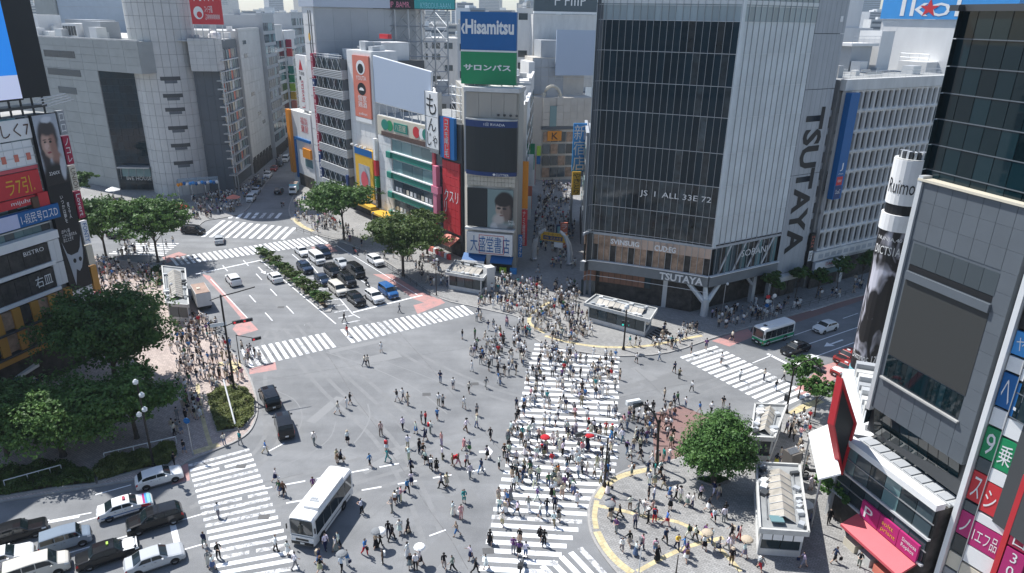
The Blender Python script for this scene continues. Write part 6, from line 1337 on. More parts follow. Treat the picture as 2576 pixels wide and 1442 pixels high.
# ================================================================== vehicles
M_TYRE = mat('tyre_rubber', (.018, .018, .019), rough=.85); M_RIM = mat('wheel_rim', (.45, .46, .48), rough=.35, metal=.8)
M_CARGL = mat('car_glass', (.012, .020, .024), rough=.05, spec=.7); M_LAMP = mat('headlamp', (.75, .78, .80), rough=.15, spec=.8); M_TAIL = mat('tail_lamp', (.45, .015, .02), rough=.25)
M_PLATE = mat('number_plate', (.75, .76, .74), rough=.5); M_TRIM = mat('black_trim', (.02, .021, .022), rough=.5)
M_CAR = mat('car_paint', (.5, .5, .5), rough=.16, spec=.35, objcol=True, coat=.25)
def interp(tab, x):
 for (a, va), (b, vb) in zip(tab, tab[1:]):
  if x <= b: return va+(vb-va)*max(0, min(1, (x-a)/(b-a))) if b > a else vb
 return tab[-1][1]
class CarShape:
 """lofted body: x from 0 (nose) to 1 (tail); section points 0..8 from sill centre to roof centre"""
 def __init__(s, L, W, H, top, belt, clear=.17, nose=.86, tail=.9, tum=.80):
  s.L, s.W, s.H, s.top, s.belt, s.clear, s.nose, s.tail, s.tum = L, W, H, top, belt, clear, nose, tail, tum
 def sec(s, x):
  zt = interp(s.top, x)*s.H; zb = s.belt*s.H; w_ = s.W/2
  e = 1-(1-s.nose)*max(0, 1-x/.07)**1.6-(1-s.tail)*max(0, (x-.94)/.06)**1.6; w_ *= e
  zs = min(zb, zt-.07); a_ = max(0, min(1, (zt-zb)/max(.05, s.H-zb))); wt = w_*(.93-(.93-s.tum)*a_); cl = s.clear+.07*max(0, 1-x/.05)+.1*max(0, (x-.95)/.05)
  return [(0, cl), (w_*.86, cl), (w_*.97, cl+.08), (w_, cl+.30*(zs-cl)+.1), (w_*.985, zs-.02), (w_*.96, zs+.02), (wt, zt-.05), (wt*.84, zt-.005), (0, zt+.015)]
 def S(s, x, j, side=1):
  q = s.sec(x); i = min(7, int(j)); t = j-i; y = q[i][0]+(q[i+1][0]-q[i][0])*t; z = q[i][1]+(q[i+1][1]-q[i][1])*t
  return Vector((s.L*(.5-x), y*side, z))
 def body(s, xs):
  v = []; f = []; n = 17
  for x in xs:
   q = s.sec(x); X = s.L*(.5-x)
   ring_ = [(X, y, z) for y, z in q]+[(X, -y, z) for y, z in reversed(q[1:-1])]
   v += ring_; n = len(ring_)
  for i in range(len(xs)-1):
   for j in range(n): f.append((i*n+j, i*n+(j+1) % n, (i+1)*n+(j+1) % n, (i+1)*n+j))
  f.append(tuple(range(n))[::-1]); f.append(tuple((len(xs)-1)*n+j for j in range(n)))
  return v, f
 def patch(s, x0, x1, j0, j1, side=1, off=.012, nx=3, nj=2):
  """surface patch standing off the body; x edges may be (bottom, top) pairs"""
  a = x0 if isinstance(x0, tuple) else (x0, x0); b = x1 if isinstance(x1, tuple) else (x1, x1); P = []
  for k in range(nj+1):
   t = k/nj; j = j0+(j1-j0)*t; xa = a[0]+(a[1]-a[0])*t; xb = b[0]+(b[1]-b[0])*t
   for i in range(nx+1):
    x = xa+(xb-xa)*i/nx; p = s.S(x, j, side); dx = s.S(min(1, x+.004), j, side)-s.S(max(0, x-.004), j, side); dj = s.S(x, min(7.999, j+.05), side)-s.S(x, max(0, j-.05), side)
    nn = dx.cross(dj)
    if nn.length < 1e-9: nn = Vector((0, side, .2))
    nn.normalize(); c_ = Vector((p.x, 0, s.H*.45))
    if nn.dot(p-c_) < 0: nn = -nn
    P.append(p+nn*off)
  f = [(k*(nx+1)+i, k*(nx+1)+i+1, (k+1)*(nx+1)+i+1, (k+1)*(nx+1)+i) for k in range(nj) for i in range(nx)]
  return P, f
 def screen(s, x0, x1, jm, off=.012, n=6):
  """patch across the full width (windscreen, bonnet panel); x0 at the lower edge, x1 the upper"""
  P = []; m_ = 3
  for k in range(m_+1):
   x = x0+(x1-x0)*k/m_
   for i in range(n+1):
    t = -1+2*i/n; j = 7.999-abs(t)*(7.999-jm); p = s.S(x, j, 1 if t >= 0 else -1)
    d1 = s.S(min(1, x+.01), j, 1 if t >= 0 else -1)-s.S(max(0, x-.01), j, 1 if t >= 0 else -1); nn = Vector((-d1.z, 0, d1.x))
    if nn.z < 0: nn = -nn
    P.append(p+nn.normalized()*off)
  return P, [(k*(n+1)+i, k*(n+1)+i+1, (k+1)*(n+1)+i+1, (k+1)*(n+1)+i) for k in range(m_) for i in range(n)]
def mesh(name, v, f, M, smooth=False):
 me = bpy.data.meshes.new(name); me.from_pydata([tuple(p) for p in v], [], f); me.materials.append(M)
 bm = bmesh.new(); bm.from_mesh(me); bmesh.ops.recalc_face_normals(bm, faces=bm.faces); bm.to_mesh(me); bm.free()
 if smooth: me.polygons.foreach_set('use_smooth', [True]*len(me.polygons))
 return me
def wheel_meshes(r_, w_):
 n = 14; v = []; f = []
 prof = [(r_*.62, -w_/2), (r_*.95, -w_/2), (r_, -w_*.3), (r_, w_*.3), (r_*.95, w_/2), (r_*.62, w_/2)]
 for (q, y) in prof:
  for k in range(n): a_ = 2*math.pi*k/n; v.append((q*math.cos(a_), y, q*math.sin(a_)))
 for i in range(len(prof)-1):
  for k in range(n): f.append((i*n+k, i*n+(k+1) % n, (i+1)*n+(k+1) % n, (i+1)*n+k))
 ty = mesh('tyre', v, f, M_TYRE, True)
 v = [(0, w_*.42, 0)]; f = []
 for k in range(10): a_ = 2*math.pi*k/10; q = r_*(.62 if k % 2 == 0 else .5); v.append((q*math.cos(a_), w_*.36, q*math.sin(a_)))
 for k in range(10): f.append((0, 1+k, 1+(k+1) % 10))
 b_ = len(v); v += [(x, -y, z) for x, y, z in v[:]]; f += [tuple(b_+i for i in reversed(q)) for q in f[:]]
 rim = mesh('rim', v, f, M_RIM)
 return ty, rim
KINDS = {}
def car_kind(kind):
 """list of (name, mesh, parent index, local matrix, painted?)"""
 if kind in KINDS: return KINDS[kind]
 out = []; sedan = kind in ('sedan', 'taxi', 'wagon')
 if kind == 'sedan': S = CarShape(4.55, 1.76, 1.46, [(0, .42), (.015, .50), (.06, .60), (.26, .68), (.42, .985), (.52, 1.0), (.70, .985), (.86, .735), (.965, .70), (1, .52)], .655); hd, ro, re, rb = .275, .415, .705, .855
 elif kind == 'taxi': S = CarShape(4.69, 1.70, 1.52, [(0, .46), (.012, .56), (.05, .60), (.27, .645), (.39, .985), (.48, 1.0), (.70, .99), (.80, .68), (.97, .64), (1, .50)], .635, tum=.84); hd, ro, re, rb = .275, .385, .705, .795
 elif kind == 'hatch': S = CarShape(4.2, 1.74, 1.50, [(0, .42), (.015, .50), (.06, .60), (.24, .68), (.41, .985), (.55, 1.0), (.82, .96), (.94, .72), (.98, .66), (1, .5)], .655); hd, ro, re, rb = .25, .405, .83, .94
 elif kind == 'suv': S = CarShape(4.6, 1.82, 1.66, [(0, .44), (.012, .56), (.05, .64), (.25, .70), (.385, .985), (.5, 1.0), (.88, .965), (.965, .72), (.985, .64), (1, .48)], .665, clear=.22); hd, ro, re, rb = .255, .38, .89, .962
 elif kind == 'minivan': S = CarShape(4.75, 1.76, 1.86, [(0, .38), (.012, .50), (.05, .56), (.16, .62), (.30, .97), (.42, 1.0), (.92, .985), (.975, .70), (.99, .6), (1, .42)], .60, clear=.18, tum=.86); hd, ro, re, rb = .165, .295, .925, .973
 elif kind == 'kei': S = CarShape(3.9, 1.62, 1.80, [(0, .40), (.012, .52), (.05, .57), (.15, .63), (.27, .97), (.38, 1.0), (.93, .985), (.978, .70), (.99, .6), (1, .42)], .60, clear=.17, tum=.88); hd, ro, re, rb = .155, .265, .935, .976
 elif kind == 'van': S = CarShape(4.9, 1.76, 2.05, [(0, .36), (.010, .48), (.03, .53), (.09, .58), (.20, .97), (.30, 1.0), (.95, .99), (.985, .70), (.993, .58), (1, .4)], .575, clear=.2, tum=.9); hd, ro, re, rb = .092, .195, .955, .983
 xs = sorted(set([0, .006, .015, .03, .06, .10, .16, .22, hd, (hd+ro)/2, ro, .5, .6, re, (re+rb)/2, rb, .965, .985, 1.0]))
 v, f = S.body(xs); out.append(('body', mesh('car_body', v, f, M_CAR, False), None, Matrix.Identity(4), True))
 def add(nm, pf, M, par=0, painted=False, smooth=False): out.append((nm, mesh('car_'+nm, pf[0], pf[1], M, smooth), par, Matrix.Identity(4), painted))
 add('windscreen', S.screen(hd+.012, ro-.008, 6.15), M_CARGL); add('rear_window', S.screen(rb-.012, re+.008, 6.2), M_CARGL)
 if kind in ('minivan', 'van', 'kei', 'suv'): pill = [(ro-.03, .47), (.485, .66), (.675, rb-.05)]
 else: pill = [(ro-.02, .545), (.56, re+.02)]
 for side in (1, -1):
  for (a_, b_) in pill:
   a2 = (a_-.045, a_+.01) if a_ == pill[0][0] else (a_, a_); b2 = (b_+.05, b_-.02) if (b_ == pill[-1][1] and sedan) else (b_, b_)
   add('side_window', S.patch(a2, b2, 5.18, 5.88, side, .01), M_CARGL)
  add('headlight', S.patch(.012, .075, 3.7, 4.9, side, .012, 2, 2), M_LAMP)
  add('tail_light', S.patch(.955, .995, 3.5, 4.9, side, .012, 2, 2), M_TAIL)
  add('sill_trim', S.patch(.06, .95, 1.9, 2.35, side, .008, 4, 1), M_TRIM)
  for xx in (.5, .68): add('door_handle', S.patch(xx-.018, xx+.018, 3.86, 3.93, side, .03, 1, 1), M_TRIM)
  add('door_seam', S.patch(.555, .558, 2.4, 5.0, side, .006, 1, 2), M_TRIM)
  mx = S.L*(.5-ro)+.18; my = side*(S.W/2+.10); mz = S.belt*S.H+.08
  mb = MB().box((mx, my, mz), (.14, .20, .14)); out.append(('wing_mirror', mesh('car_mirror', mb.v, mb.f, M_CAR), 0, Matrix.Identity(4), True))
 fx = S.L/2; mb = MB().box((fx-.03, 0, .42*S.H*.9), (.10, S.W*.55, .16)); out.append(('grille', mesh('car_grille', mb.v, mb.f, M_TRIM), 0, Matrix.Identity(4), False))
 mb = MB().box((fx-.02, 0, .30), (.10, S.W*.78, .16)); out.append(('front_bumper', mesh('car_bumper', mb.v, mb.f, M_TRIM), 0, Matrix.Identity(4), False))
 for sx in (1, -1): mb = MB().box((sx*(fx+.005), 0, .36 if sx > 0 else .60), (.05, .33, .165)); out.append(('number_plate', mesh('car_plate', mb.v, mb.f, M_PLATE), 0, Matrix.Identity(4), False))
 r_ = .33 if kind not in ('suv', 'van') else .36; ty, rim = wheel_meshes(r_, .22)
 for xx in (.19, .80 if kind not in ('van', 'minivan', 'kei') else .83):
  for side in (1, -1):
   T = Matrix.Translation((S.L*(.5-xx), side*(S.W/2-.10), r_)); out.append(('tyre', ty, None, T, False)); k = len(out)-1; out.append(('rim', rim, k, T, False))
   n = 12; c_ = (S.L*(.5-xx), side*(S.W/2+.004), r_); vv = [c_]+[(c_[0]+r_*1.16*math.cos(math.pi*q/n), c_[1], c_[2]+r_*1.16*math.sin(math.pi*q/n)-.02) for q in range(n+1)]
   out.append(('wheel_arch', mesh('car_arch', vv, [(0, q+1, q+2) for q in range(n)], M_TRIM), 0, Matrix.Identity(4), False))
 KINDS[kind] = (out, S); return KINDS[kind]
def put(parts, name, label, cat, x, y, az, col, group, z=.008, extra=None):
 r_ = thing(name, label, cat, (x, y, z), group, R(90-az)); objs = []
 for (nm, me, par, T, painted) in parts:
  o = bpy.data.objects.new(nm, me); p_ = r_ if par is None else objs[par]
  place(o, wm(r_) @ T, p_); objs.append(o)
  if painted: o.color = (*col, 1)
 return r_, objs
CARCOL = dict(white=(.78, .78, .77), silver=(.50, .52, .54), black=(.012, .013, .015), navy=(.02, .035, .07), blue=(.03, .12, .32), cream=(.66, .63, .56), red=(.28, .035, .03), grey=(.14, .15, .16), slate=(.22, .27, .33))
def car(kind, px, py, az, col, label, group, cat='car', name='car'):
 P = g(px, py); parts, S = car_kind(kind); return put(parts, name, label, cat, P.x, P.y, az, CARCOL[col], group)
def roof_box(r_, nm, M, c_, d_, par=None):
 mb = MB().box(c_, d_); o = bpy.data.objects.new(nm, mesh(nm, mb.v, mb.f, M)); return place(o, wm(r_), par or r_)
Q_ = 'cars queued at the lower left'
car('hatch', 403, 1213, 58, 'white', 'white hatchback by the hedge, nearest the zebra crossing', Q_)
r_, o_ = car('sedan', 318, 1288, 58, 'white', 'white sedan with blue side stripe and rainbow painted bonnet', Q_, 'taxi', 'taxi'); S = car_kind('sedan')[1]
for side in (1, -1):
 v, f = S.patch(.10, .93, 3.05, 3.25, side, .012, 6, 1); place(bpy.data.objects.new('blue_stripe', mesh('stripe', v, f, C['blue'])), wm(r_), o_[0]); v, f = S.patch(.05, .22, 3.3, 4.2, side, .012, 3, 1); place(bpy.data.objects.new('red_flash', mesh('flash', v, f, C['red'])), wm(r_), o_[0])
for i, (a_, b_, c_) in enumerate(((.03, .10, 'cyan'), (.10, .14, 'sky'), (.14, .18, 'magenta'), (.18, .21, 'lilac'))): v, f = S.screen(a_, b_, 6.1, .012, 4); place(bpy.data.objects.new('bonnet_stripe', mesh('bonnet', v, f, C[c_])), wm(r_), o_[0])
roof_box(r_, 'roof_lamp', C['crimson'], (0, 0, 1.53), (.22, .5, .12), o_[0])
car('suv', 393, 1320, 238, 'black', 'black estate car facing left beside the rainbow bonnet sedan', Q_)
car('kei', 168, 1374, 58, 'slate', 'silver blue compact van in the left queue', Q_, 'van', 'van')
car('taxi', 42, 1354, 58, 'black', 'black sedan cut by the left edge behind the silver blue van', Q_)
r_, o_ = car('taxi', 275, 1406, 58, 'black', 'black sedan with a white bonnet in the bottom queue', Q_); S = car_kind('taxi')[1]
v, f = S.screen(.03, .265, 6.02, .014); place(bpy.data.objects.new('white_bonnet', mesh('bonnet', v, f, C['white'])), wm(r_), o_[0]); roof_box(r_, 'roof_lamp', C['lime'], (.1, 0, 1.58), (.16, .36, .12), o_[0])
car('sedan', 392, 1420, 58, 'silver', 'silver sedan at the bottom beside the stop line', Q_)
car('sedan', 8, 1420, 58, 'white', 'white sedan cut by the bottom left corner', Q_)
car('minivan', 95, 1448, 58, 'cream', 'cream van cut by the bottom edge', Q_, 'van', 'van')
B_ = 'black minivans leaving the junction'
a_, b_ = g(669, 988), g(692, 1035); azv = math.degrees(math.atan2((a_-b_).x, (a_-b_).y))
car('minivan', 680, 1013, azv, 'black', 'black minivan with a pale roof panel rounding the planted corner', B_, 'van', 'van')
a_, b_ = g(708, 1055), g(720, 1100); azv = math.degrees(math.atan2((a_-b_).x, (a_-b_).y))
car('minivan', 716, 1082, azv, 'black', 'black minivan with lit red tail lamps nearer the zebra crossing', B_, 'van', 'van')
W_ = 'cars waiting at the stop line'
AZW = 145
for kind, x, y, col, lab in (('sedan', 760, 640, 'white', 'white sedan at the back of the waiting cars by the shrub island'), ('van', 798, 660, 'white', 'white high roof van among the waiting cars'), ('minivan', 814, 644, 'navy', 'dark blue minivan behind the white high roof van'), ('suv', 768, 682, 'navy', 'dark blue car beside the shrub island'), ('sedan', 860, 670, 'silver', 'silver coupe third from the pink lane'), ('minivan', 837, 692, 'black', 'black minivan in the middle of the waiting cars'), ('van', 896, 692, 'black', 'tall black van beside the silver coupe'),
  ('suv', 945, 664, 'white', 'white estate car parked under the right street trees'), ('hatch', 812, 712, 'navy', 'dark blue hatchback behind the cream minivan'), ('minivan', 874, 714, 'black', 'black minivan behind the front row'), ('minivan', 850, 737, 'cream', 'cream minivan second from the shrub island'), ('suv', 896, 762, 'black', 'black car at the stop line, leftmost of the front row'), ('suv', 942, 756, 'white', 'white car at the stop line between black and blue cars'), ('minivan', 977, 743, 'blue', 'blue estate car at the stop line, rightmost of the front row')):
 car(kind, x, y, AZW, col, lab, W_, 'van' if kind in ('van', 'minivan') else 'car', 'van' if kind in ('van', 'minivan') else 'car')
G_ = 'cars driving away on the empty carriageway'
car('suv', 588, 713, -35, 'white', 'white car with a dark roof hatch driving away on the left lanes', G_); car('hatch', 692, 706, -35, 'white', 'white hatchback driving away beside the shrub island', G_)
car('hatch', 553, 610, -20, 'silver', 'small silver car crossing between the two far zebra crossings', G_)
T_ = 'vehicles in the shaded side street'
for kind, x, y, col, az, lab in (('kei', 632, 506, 'white', 172, 'white van nearest the short zebra crossing in the side street'), ('hatch', 644, 487, 'silver', 172, 'silver car behind the white van in the side street'), ('sedan', 655, 467, 'black', 172, 'black car third in the side street row'), ('suv', 674, 447, 'white', 172, 'white car fourth in the side street row'), ('hatch', 690, 430, 'red', 172, 'reddish car fifth in the side street row'), ('sedan', 704, 418, 'black', 172, 'black car sixth in the side street row'), ('van', 720, 406, 'white', 172, 'white van farthest up the side street'), ('sedan', 702, 486, 'black', -8, 'black car driving up the side street'), ('minivan', 487, 588, 'black', 100, 'black van at the kerb beside the left trees'), ('sedan', 300, 600, 'black', 100, 'dark car half hidden behind the left trees')):
 car(kind, x, y, az, col, lab, T_, 'van' if kind in ('van', 'minivan', 'kei') else 'car', 'van' if kind in ('van', 'minivan', 'kei') else 'car')
R_ = 'vehicles on the road at the right'
r_, o_ = car('taxi', 2000, 886, 239, 'black', 'black taxi with white roof lamp beside the green minibus', R_, 'taxi', 'taxi'); roof_box(r_, 'roof_lamp', C['white'], (.2, 0, 1.60), (.2, .45, .14), o_[0])
for (x, y, lab) in ((2132, 906, 'red and black taxi farther back by the poster column'), (2126, 938, 'red and white taxi nearer the diamond screen')):
 r_, o_ = car('taxi', x, y, 239, 'red', lab, R_, 'taxi', 'taxi'); S = car_kind('taxi')[1]; v, f = S.screen(.03, .26, 6.02, .014); place(bpy.data.objects.new('bonnet', mesh('bonnet', v, f, C['white'] if y > 920 else C['black'])), wm(r_), o_[0]); roof_box(r_, 'roof_lamp', C['white'], (.2, 0, 1.6), (.2, .45, .14), o_[0])
car('hatch', 2030, 925, 239, 'white', 'white car half hidden behind the small tree at the taxi lane', R_); car('hatch', 2075, 832, 239, 'white', 'white car close behind the green minibus', R_)
# ---- buses and trucks
def bus_parts(L, W, H, lower, split, nwin, clear=.28, coach=True):
 out = []; hw = W/2
 def prof(x):   # width scale and roof height along the length (x 0 nose .. 1 tail)
  e = 1-.09*max(0, 1-x/.03)-.05*max(0, (x-.97)/.03); h = H*(1-.06*max(0, 1-x/.05)-.03*max(0, (x-.97)/.03)); return e, h
 xs = [0, .008, .02, .05, .12, .3, .5, .7, .9, .97, .99, 1]
 for (nm, z0, z1, M_, paint_) in (('lower_body', clear, split, M_CAR, True), ('upper_body', split, None, C['white'], False)):
  v = []; f = []; n = 0
  for x in xs:
   e, h = prof(x); X = L*(.5-x); X += (-.10*(1 if x < .004 else 0)*(1 if z1 is None else 0)); w_ = hw*e
   if z1 is None: ring_ = [(w_, z0), (w_*.97, h-.22), (w_*.86, h-.05), (w_*.5, h), (-w_*.5, h), (-w_*.86, h-.05), (-w_*.97, h-.22), (-w_, z0)]
   else: ring_ = [(w_*.95, z0), (w_, z0+.12), (w_, z1), (-w_, z1), (-w_, z0+.12), (-w_*.95, z0)]
   v += [(X, y, z) for y, z in ring_]; n = len(ring_)
  for i in range(len(xs)-1):
   for j in range(n): f.append((i*n+j, i*n+(j+1) % n, (i+1)*n+(j+1) % n, (i+1)*n+j))
  f += [tuple(range(n)), tuple((len(xs)-1)*n+j for j in reversed(range(n)))]
  out.append((nm, mesh('bus_'+nm, v, f, M_), None, Matrix.Identity(4), paint_))
 def boxp(nm, c_, d_, M_, par=1): mb = MB().box(c_, d_); out.append((nm, mesh('bus_'+nm, mb.v, mb.f, M_), par, Matrix.Identity(4), False))
 wz0, wz1 = split+.12, H-.42; x0, x1 = .05, .95; dl = L*(x1-x0)/nwin
 for side in (1, -1):
  for i in range(nwin): boxp('side_window', (L*(.5-x0)-dl*(i+.5), side*(hw*.985+.012), (wz0+wz1)/2), (dl-.08, .05, wz1-wz0), M_CARGL)
  boxp('tail_light', (-L/2-.01, side*(hw-.2), split-.2), (.05, .16, .4), M_TAIL, 0); boxp('headlight', (L/2+.0, side*(hw-.38), split-.42), (.06, .36, .2), M_LAMP, 0)
  boxp('mirror_arm', (L/2+.05, side*(hw+.14), H*.66), (.12, .08, .5), M_TRIM)
 boxp('windscreen', (L/2-.07, 0, (split+H)/2-.06), (.09, W*.84, (H-split)*.72), M_CARGL); boxp('rear_window', (-L/2+.02, 0, (split+H)/2+.05), (.08, W*.7, (H-split)*.45), M_CARGL)
 boxp('bumper', (L/2-.02, 0, clear+.2), (.12, W*.86, .3), M_TRIM, 0); boxp('number_plate', (L/2+.05, 0, clear+.22), (.03, .4, .18), M_PLATE, 0); boxp('grille', (L/2+.0, 0, split-.3), (.05, W*.5, .2), M_TRIM, 0)
 ty, rim = wheel_meshes(.43, .28)
 for xx in (.17, .72):
  for side in (1, -1):
   T = Matrix.Translation((L*(.5-xx), side*(hw-.12), .43)); out.append(('tyre', ty, None, T, False)); out.append(('rim', rim, len(out)-1, T, False))
   c_ = (L*(.5-xx), side*(hw+.005), .43); n = 12; vv = [c_]+[(c_[0]+.54*math.cos(math.pi*q/n), c_[1], c_[2]+.54*math.sin(math.pi*q/n)-.05) for q in range(n+1)]; out.append(('wheel_arch', mesh('bus_arch', vv, [(0, q+1, q+2) for q in range(n)], M_TRIM), 0, Matrix.Identity(4), False))
 return out, boxp
fr_, rr_ = g(770, 1368), g(856, 1250); dd = fr_-rr_; ctr_ = (fr_+rr_)/2; azb = math.degrees(math.atan2(dd.x, dd.y)); LB_ = max(7.5, min(9.5, dd.length+1.0))
bp, bx_ = bus_parts(LB_, 2.4, 3.15, 0, 1.15, 5)
bx_('roof_cooler', (LB_*.02, .35, 3.26), (LB_*.62, 1.4, .24), C['white'])
for i in range(7): mb = MB().lathe([(.13, 0), (.13, .05)], (LB_*.22-.3*(i % 2), -.35+.22*(i//2)+.25, 3.38), 8); bp.append(('roof_vent', mesh('vent', mb.v, mb.f, M_GREYW), 1, Matrix.Identity(4), False))
bx_('side_stripe', (0, 1.21, .75), (LB_*.8, .03, .06), M_TRIM, 0); bx_('side_stripe', (0, -1.21, .75), (LB_*.8, .03, .06), M_TRIM, 0)
put(bp, 'coach', 'white coach turning through the crossing beside the lower zebra crossing', 'bus', ctr_.x, ctr_.y, azb, (.78, .78, .76), None)
bp, bx_ = bus_parts(6.6, 2.1, 2.75, 0, 1.05, 5)
for side in (1, -1): bx_('white_belt', (0, side*1.055, .52), (6.2, .03, .14), C['white'], 0)
bx_('roof_hatch', (.8, 0, 2.8), (.9, .7, .14), C['white']); bx_('roof_vent', (2.0, 0, 2.78), (.4, .4, .12), M_DGREY); bx_('red_panel', (3.22, .8, .7), (.12, .4, .4), C['red'], 0)
P = g(1942, 856); put(bp, 'minibus', 'green and white minibus waiting beside the black taxi', 'bus', P.x, P.y, 239, (.03, .36, .16), R_)
def truck(px, py, az, lab, L=5.2, W=2.1, H=2.9, box_col=None, group=None):
 out = []
 def bx2(nm, c_, d_, M_, par=None): mb = MB().box(c_, d_); out.append((nm, mesh('truck_'+nm, mb.v, mb.f, M_), par, Matrix.Identity(4), False)); return len(out)-1
 b_ = bx2('cargo_box', (-.75, 0, .75+(H-.75)/2), (L-1.7, W, H-.75), box_col or M_WALL); bx2('cargo_roof', (-.75, 0, H+.03), (L-1.75, W-.1, .06), mat('rusty_roof', (.34, .24, .19), rough=.8, noise=.3), b_); bx2('roof_hatch', (-.9, .3, H+.12), (.7, .5, .14), C['cream'], b_)
 for k in range(4): bx2('box_rib', (-.75-1.5+k, W/2+.02, .75+(H-.75)/2), (.06, .04, H-.85), M_STEEL, b_)
 v = [(L/2, -W*.46, .5), (L/2, W*.46, .5), (L/2-1.5, W*.47, .5), (L/2-1.5, -W*.47, .5), (L/2-.15, -W*.42, 2.1), (L/2-.15, W*.42, 2.1), (L/2-1.5, W*.45, 2.15), (L/2-1.5, -W*.45, 2.15)]
 out.append(('cab', mesh('truck_cab', v, [(0, 1, 2, 3), (7, 6, 5, 4), (0, 4, 5, 1), (1, 5, 6, 2), (2, 6, 7, 3), (3, 7, 4, 0)], C['white']), None, Matrix.Identity(4), False)); k = len(out)-1
 bx2('windscreen', (L/2-.05, 0, 1.65), (.08, W*.72, .6), M_CARGL, k); bx2('bumper', (L/2+.02, 0, .55), (.12, W*.9, .2), M_TRIM, k); bx2('chassis', (0, 0, .62), (L-.3, W*.7, .2), M_TRIM)
 ty, rim = wheel_meshes(.38, .24)
 for xx in (L/2-.8, -L/2+1.1):
  for side in (1, -1): T = Matrix.Translation((xx, side*(W/2-.15), .38)); out.append(('tyre', ty, None, T, False)); out.append(('rim', rim, len(out)-1, T, False))
 P = g(px, py); return put(out, 'box_truck', lab, 'truck', P.x, P.y, az, (1, 1, 1), group)
truck(508, 765, -33, 'white box truck with a rusty brown roof parked beside the glass shelter', L=6.4)
truck(740, 487, 172, 'small truck with a teal awning roof at the side street corner', L=4.6, W=1.9, H=2.6, box_col=C['cyan'])
def motorbike(px, py, az, col, lab, group=None):
 out = []; mb = MB(); mb.tube([(.55, 0, .55), (.2, 0, .8), (-.3, 0, .75), (-.75, 0, .85)], [.1, .19, .17, .08], 7); out.append(('body', mesh('bike_body', mb.v, mb.f, M_CAR), None, Matrix.Identity(4), True))
 mb = MB().box((-.25, 0, .88), (.7, .26, .10)); out.append(('seat', mesh('bike_seat', mb.v, mb.f, M_TRIM), 0, Matrix.Identity(4), False)); mb = MB().tube([(.45, -.36, 1.05), (.5, 0, .98), (.45, .36, 1.05)], .025, 5).tube([(.72, 0, .32), (.48, 0, 1.0)], .035, 5); out.append(('handlebar', mesh('bike_bar', mb.v, mb.f, M_STEEL), 0, Matrix.Identity(4), False))
 mb = MB().box((-.72, 0, 1.05), (.4, .42, .36)); out.append(('top_box', mesh('bike_box', mb.v, mb.f, M_TRIM), 0, Matrix.Identity(4), False)); ty, rim = wheel_meshes(.30, .11)
 for xx in (.72, -.65): T = Matrix.Translation((xx, 0, .30)); out.append(('tyre', ty, None, T, False)); out.append(('rim', rim, len(out)-1, T, False))
 P = g(px, py); return put(out, 'motorbike', lab, 'motorbike', P.x, P.y, az, CARCOL[col], group, z=.008)
motorbike(925, 722, 145, 'black', 'black motorbike waiting between the cars at the stop line', W_); motorbike(*q4(1480, 1000), 100, 'navy', 'parked motorbike under the white canopy, first from the kiosk', 'motorbikes by the canopy'); motorbike(*q4(1510, 960), 100, 'black', 'parked motorbike under the white canopy, second from the kiosk', 'motorbikes by the canopy'); motorbike(*q4(48, 1425), 10, 'grey', 'motorbike with a teal rider box at the foot of the diagonal crossing', None)
motorbike(712, 520, 0, 'red', 'red motorbike at the side street stop line', T_); motorbike(895, 640, 145, 'red', 'red motorbike parked beneath the right street trees', W_)
# ================================================================== trees, shrubs, street furniture
def leaf_mat(name, c1, c2):
 M = bpy.data.materials.new(name); M.use_nodes = True; n = M.node_tree.nodes; l = M.node_tree.links; b = n['Principled BSDF']
 geo = n.new('ShaderNodeNewGeometry'); t = n.new('ShaderNodeTexNoise'); t.inputs['Scale'].default_value = 1.1; t.inputs['Detail'].default_value = 5
 l.new(geo.outputs['Position'], t.inputs['Vector']); cr = n.new('ShaderNodeValToRGB'); cr.color_ramp.elements[0].position = .32; cr.color_ramp.elements[1].position = .7
 cr.color_ramp.elements[0].color = (*c1, 1); cr.color_ramp.elements[1].color = (*c2, 1); l.new(t.outputs[0], cr.inputs[0]); l.new(cr.outputs[0], b.inputs['Base Color'])
 b.inputs['Roughness'].default_value = .55; b.inputs['Specular IOR Level'].default_value = .25
 tr = n.new('ShaderNodeBsdfTranslucent'); l.new(cr.outputs[0], tr.inputs['Color']); mx = n.new('ShaderNodeMixShader'); mx.inputs[0].default_value = .22
 out = n['Material Output']; l.new(b.outputs[0], mx.inputs[1]); l.new(tr.outputs[0], mx.inputs[2]); l.new(mx.outputs[0], out.inputs[0])
 return M
M_LEAF = leaf_mat('leaves_mid', (.046, .102, .026), (.135, .245, .058)); M_LEAFD = leaf_mat('leaves_dark', (.038, .088, .026), (.11, .20, .052)); M_LEAFY = leaf_mat('leaves_hedge', (.09, .115, .032), (.21, .235, .075)); M_LEAFG = leaf_mat('leaves_bright', (.042, .105, .028), (.12, .235, .058)); M_LEAFO = leaf_mat('leaves_olive', (.05, .085, .024), (.13, .19, .05))
M_BARK = mat('bark', (.075, .06, .048), rough=.9, noise=.3, nscale=4)
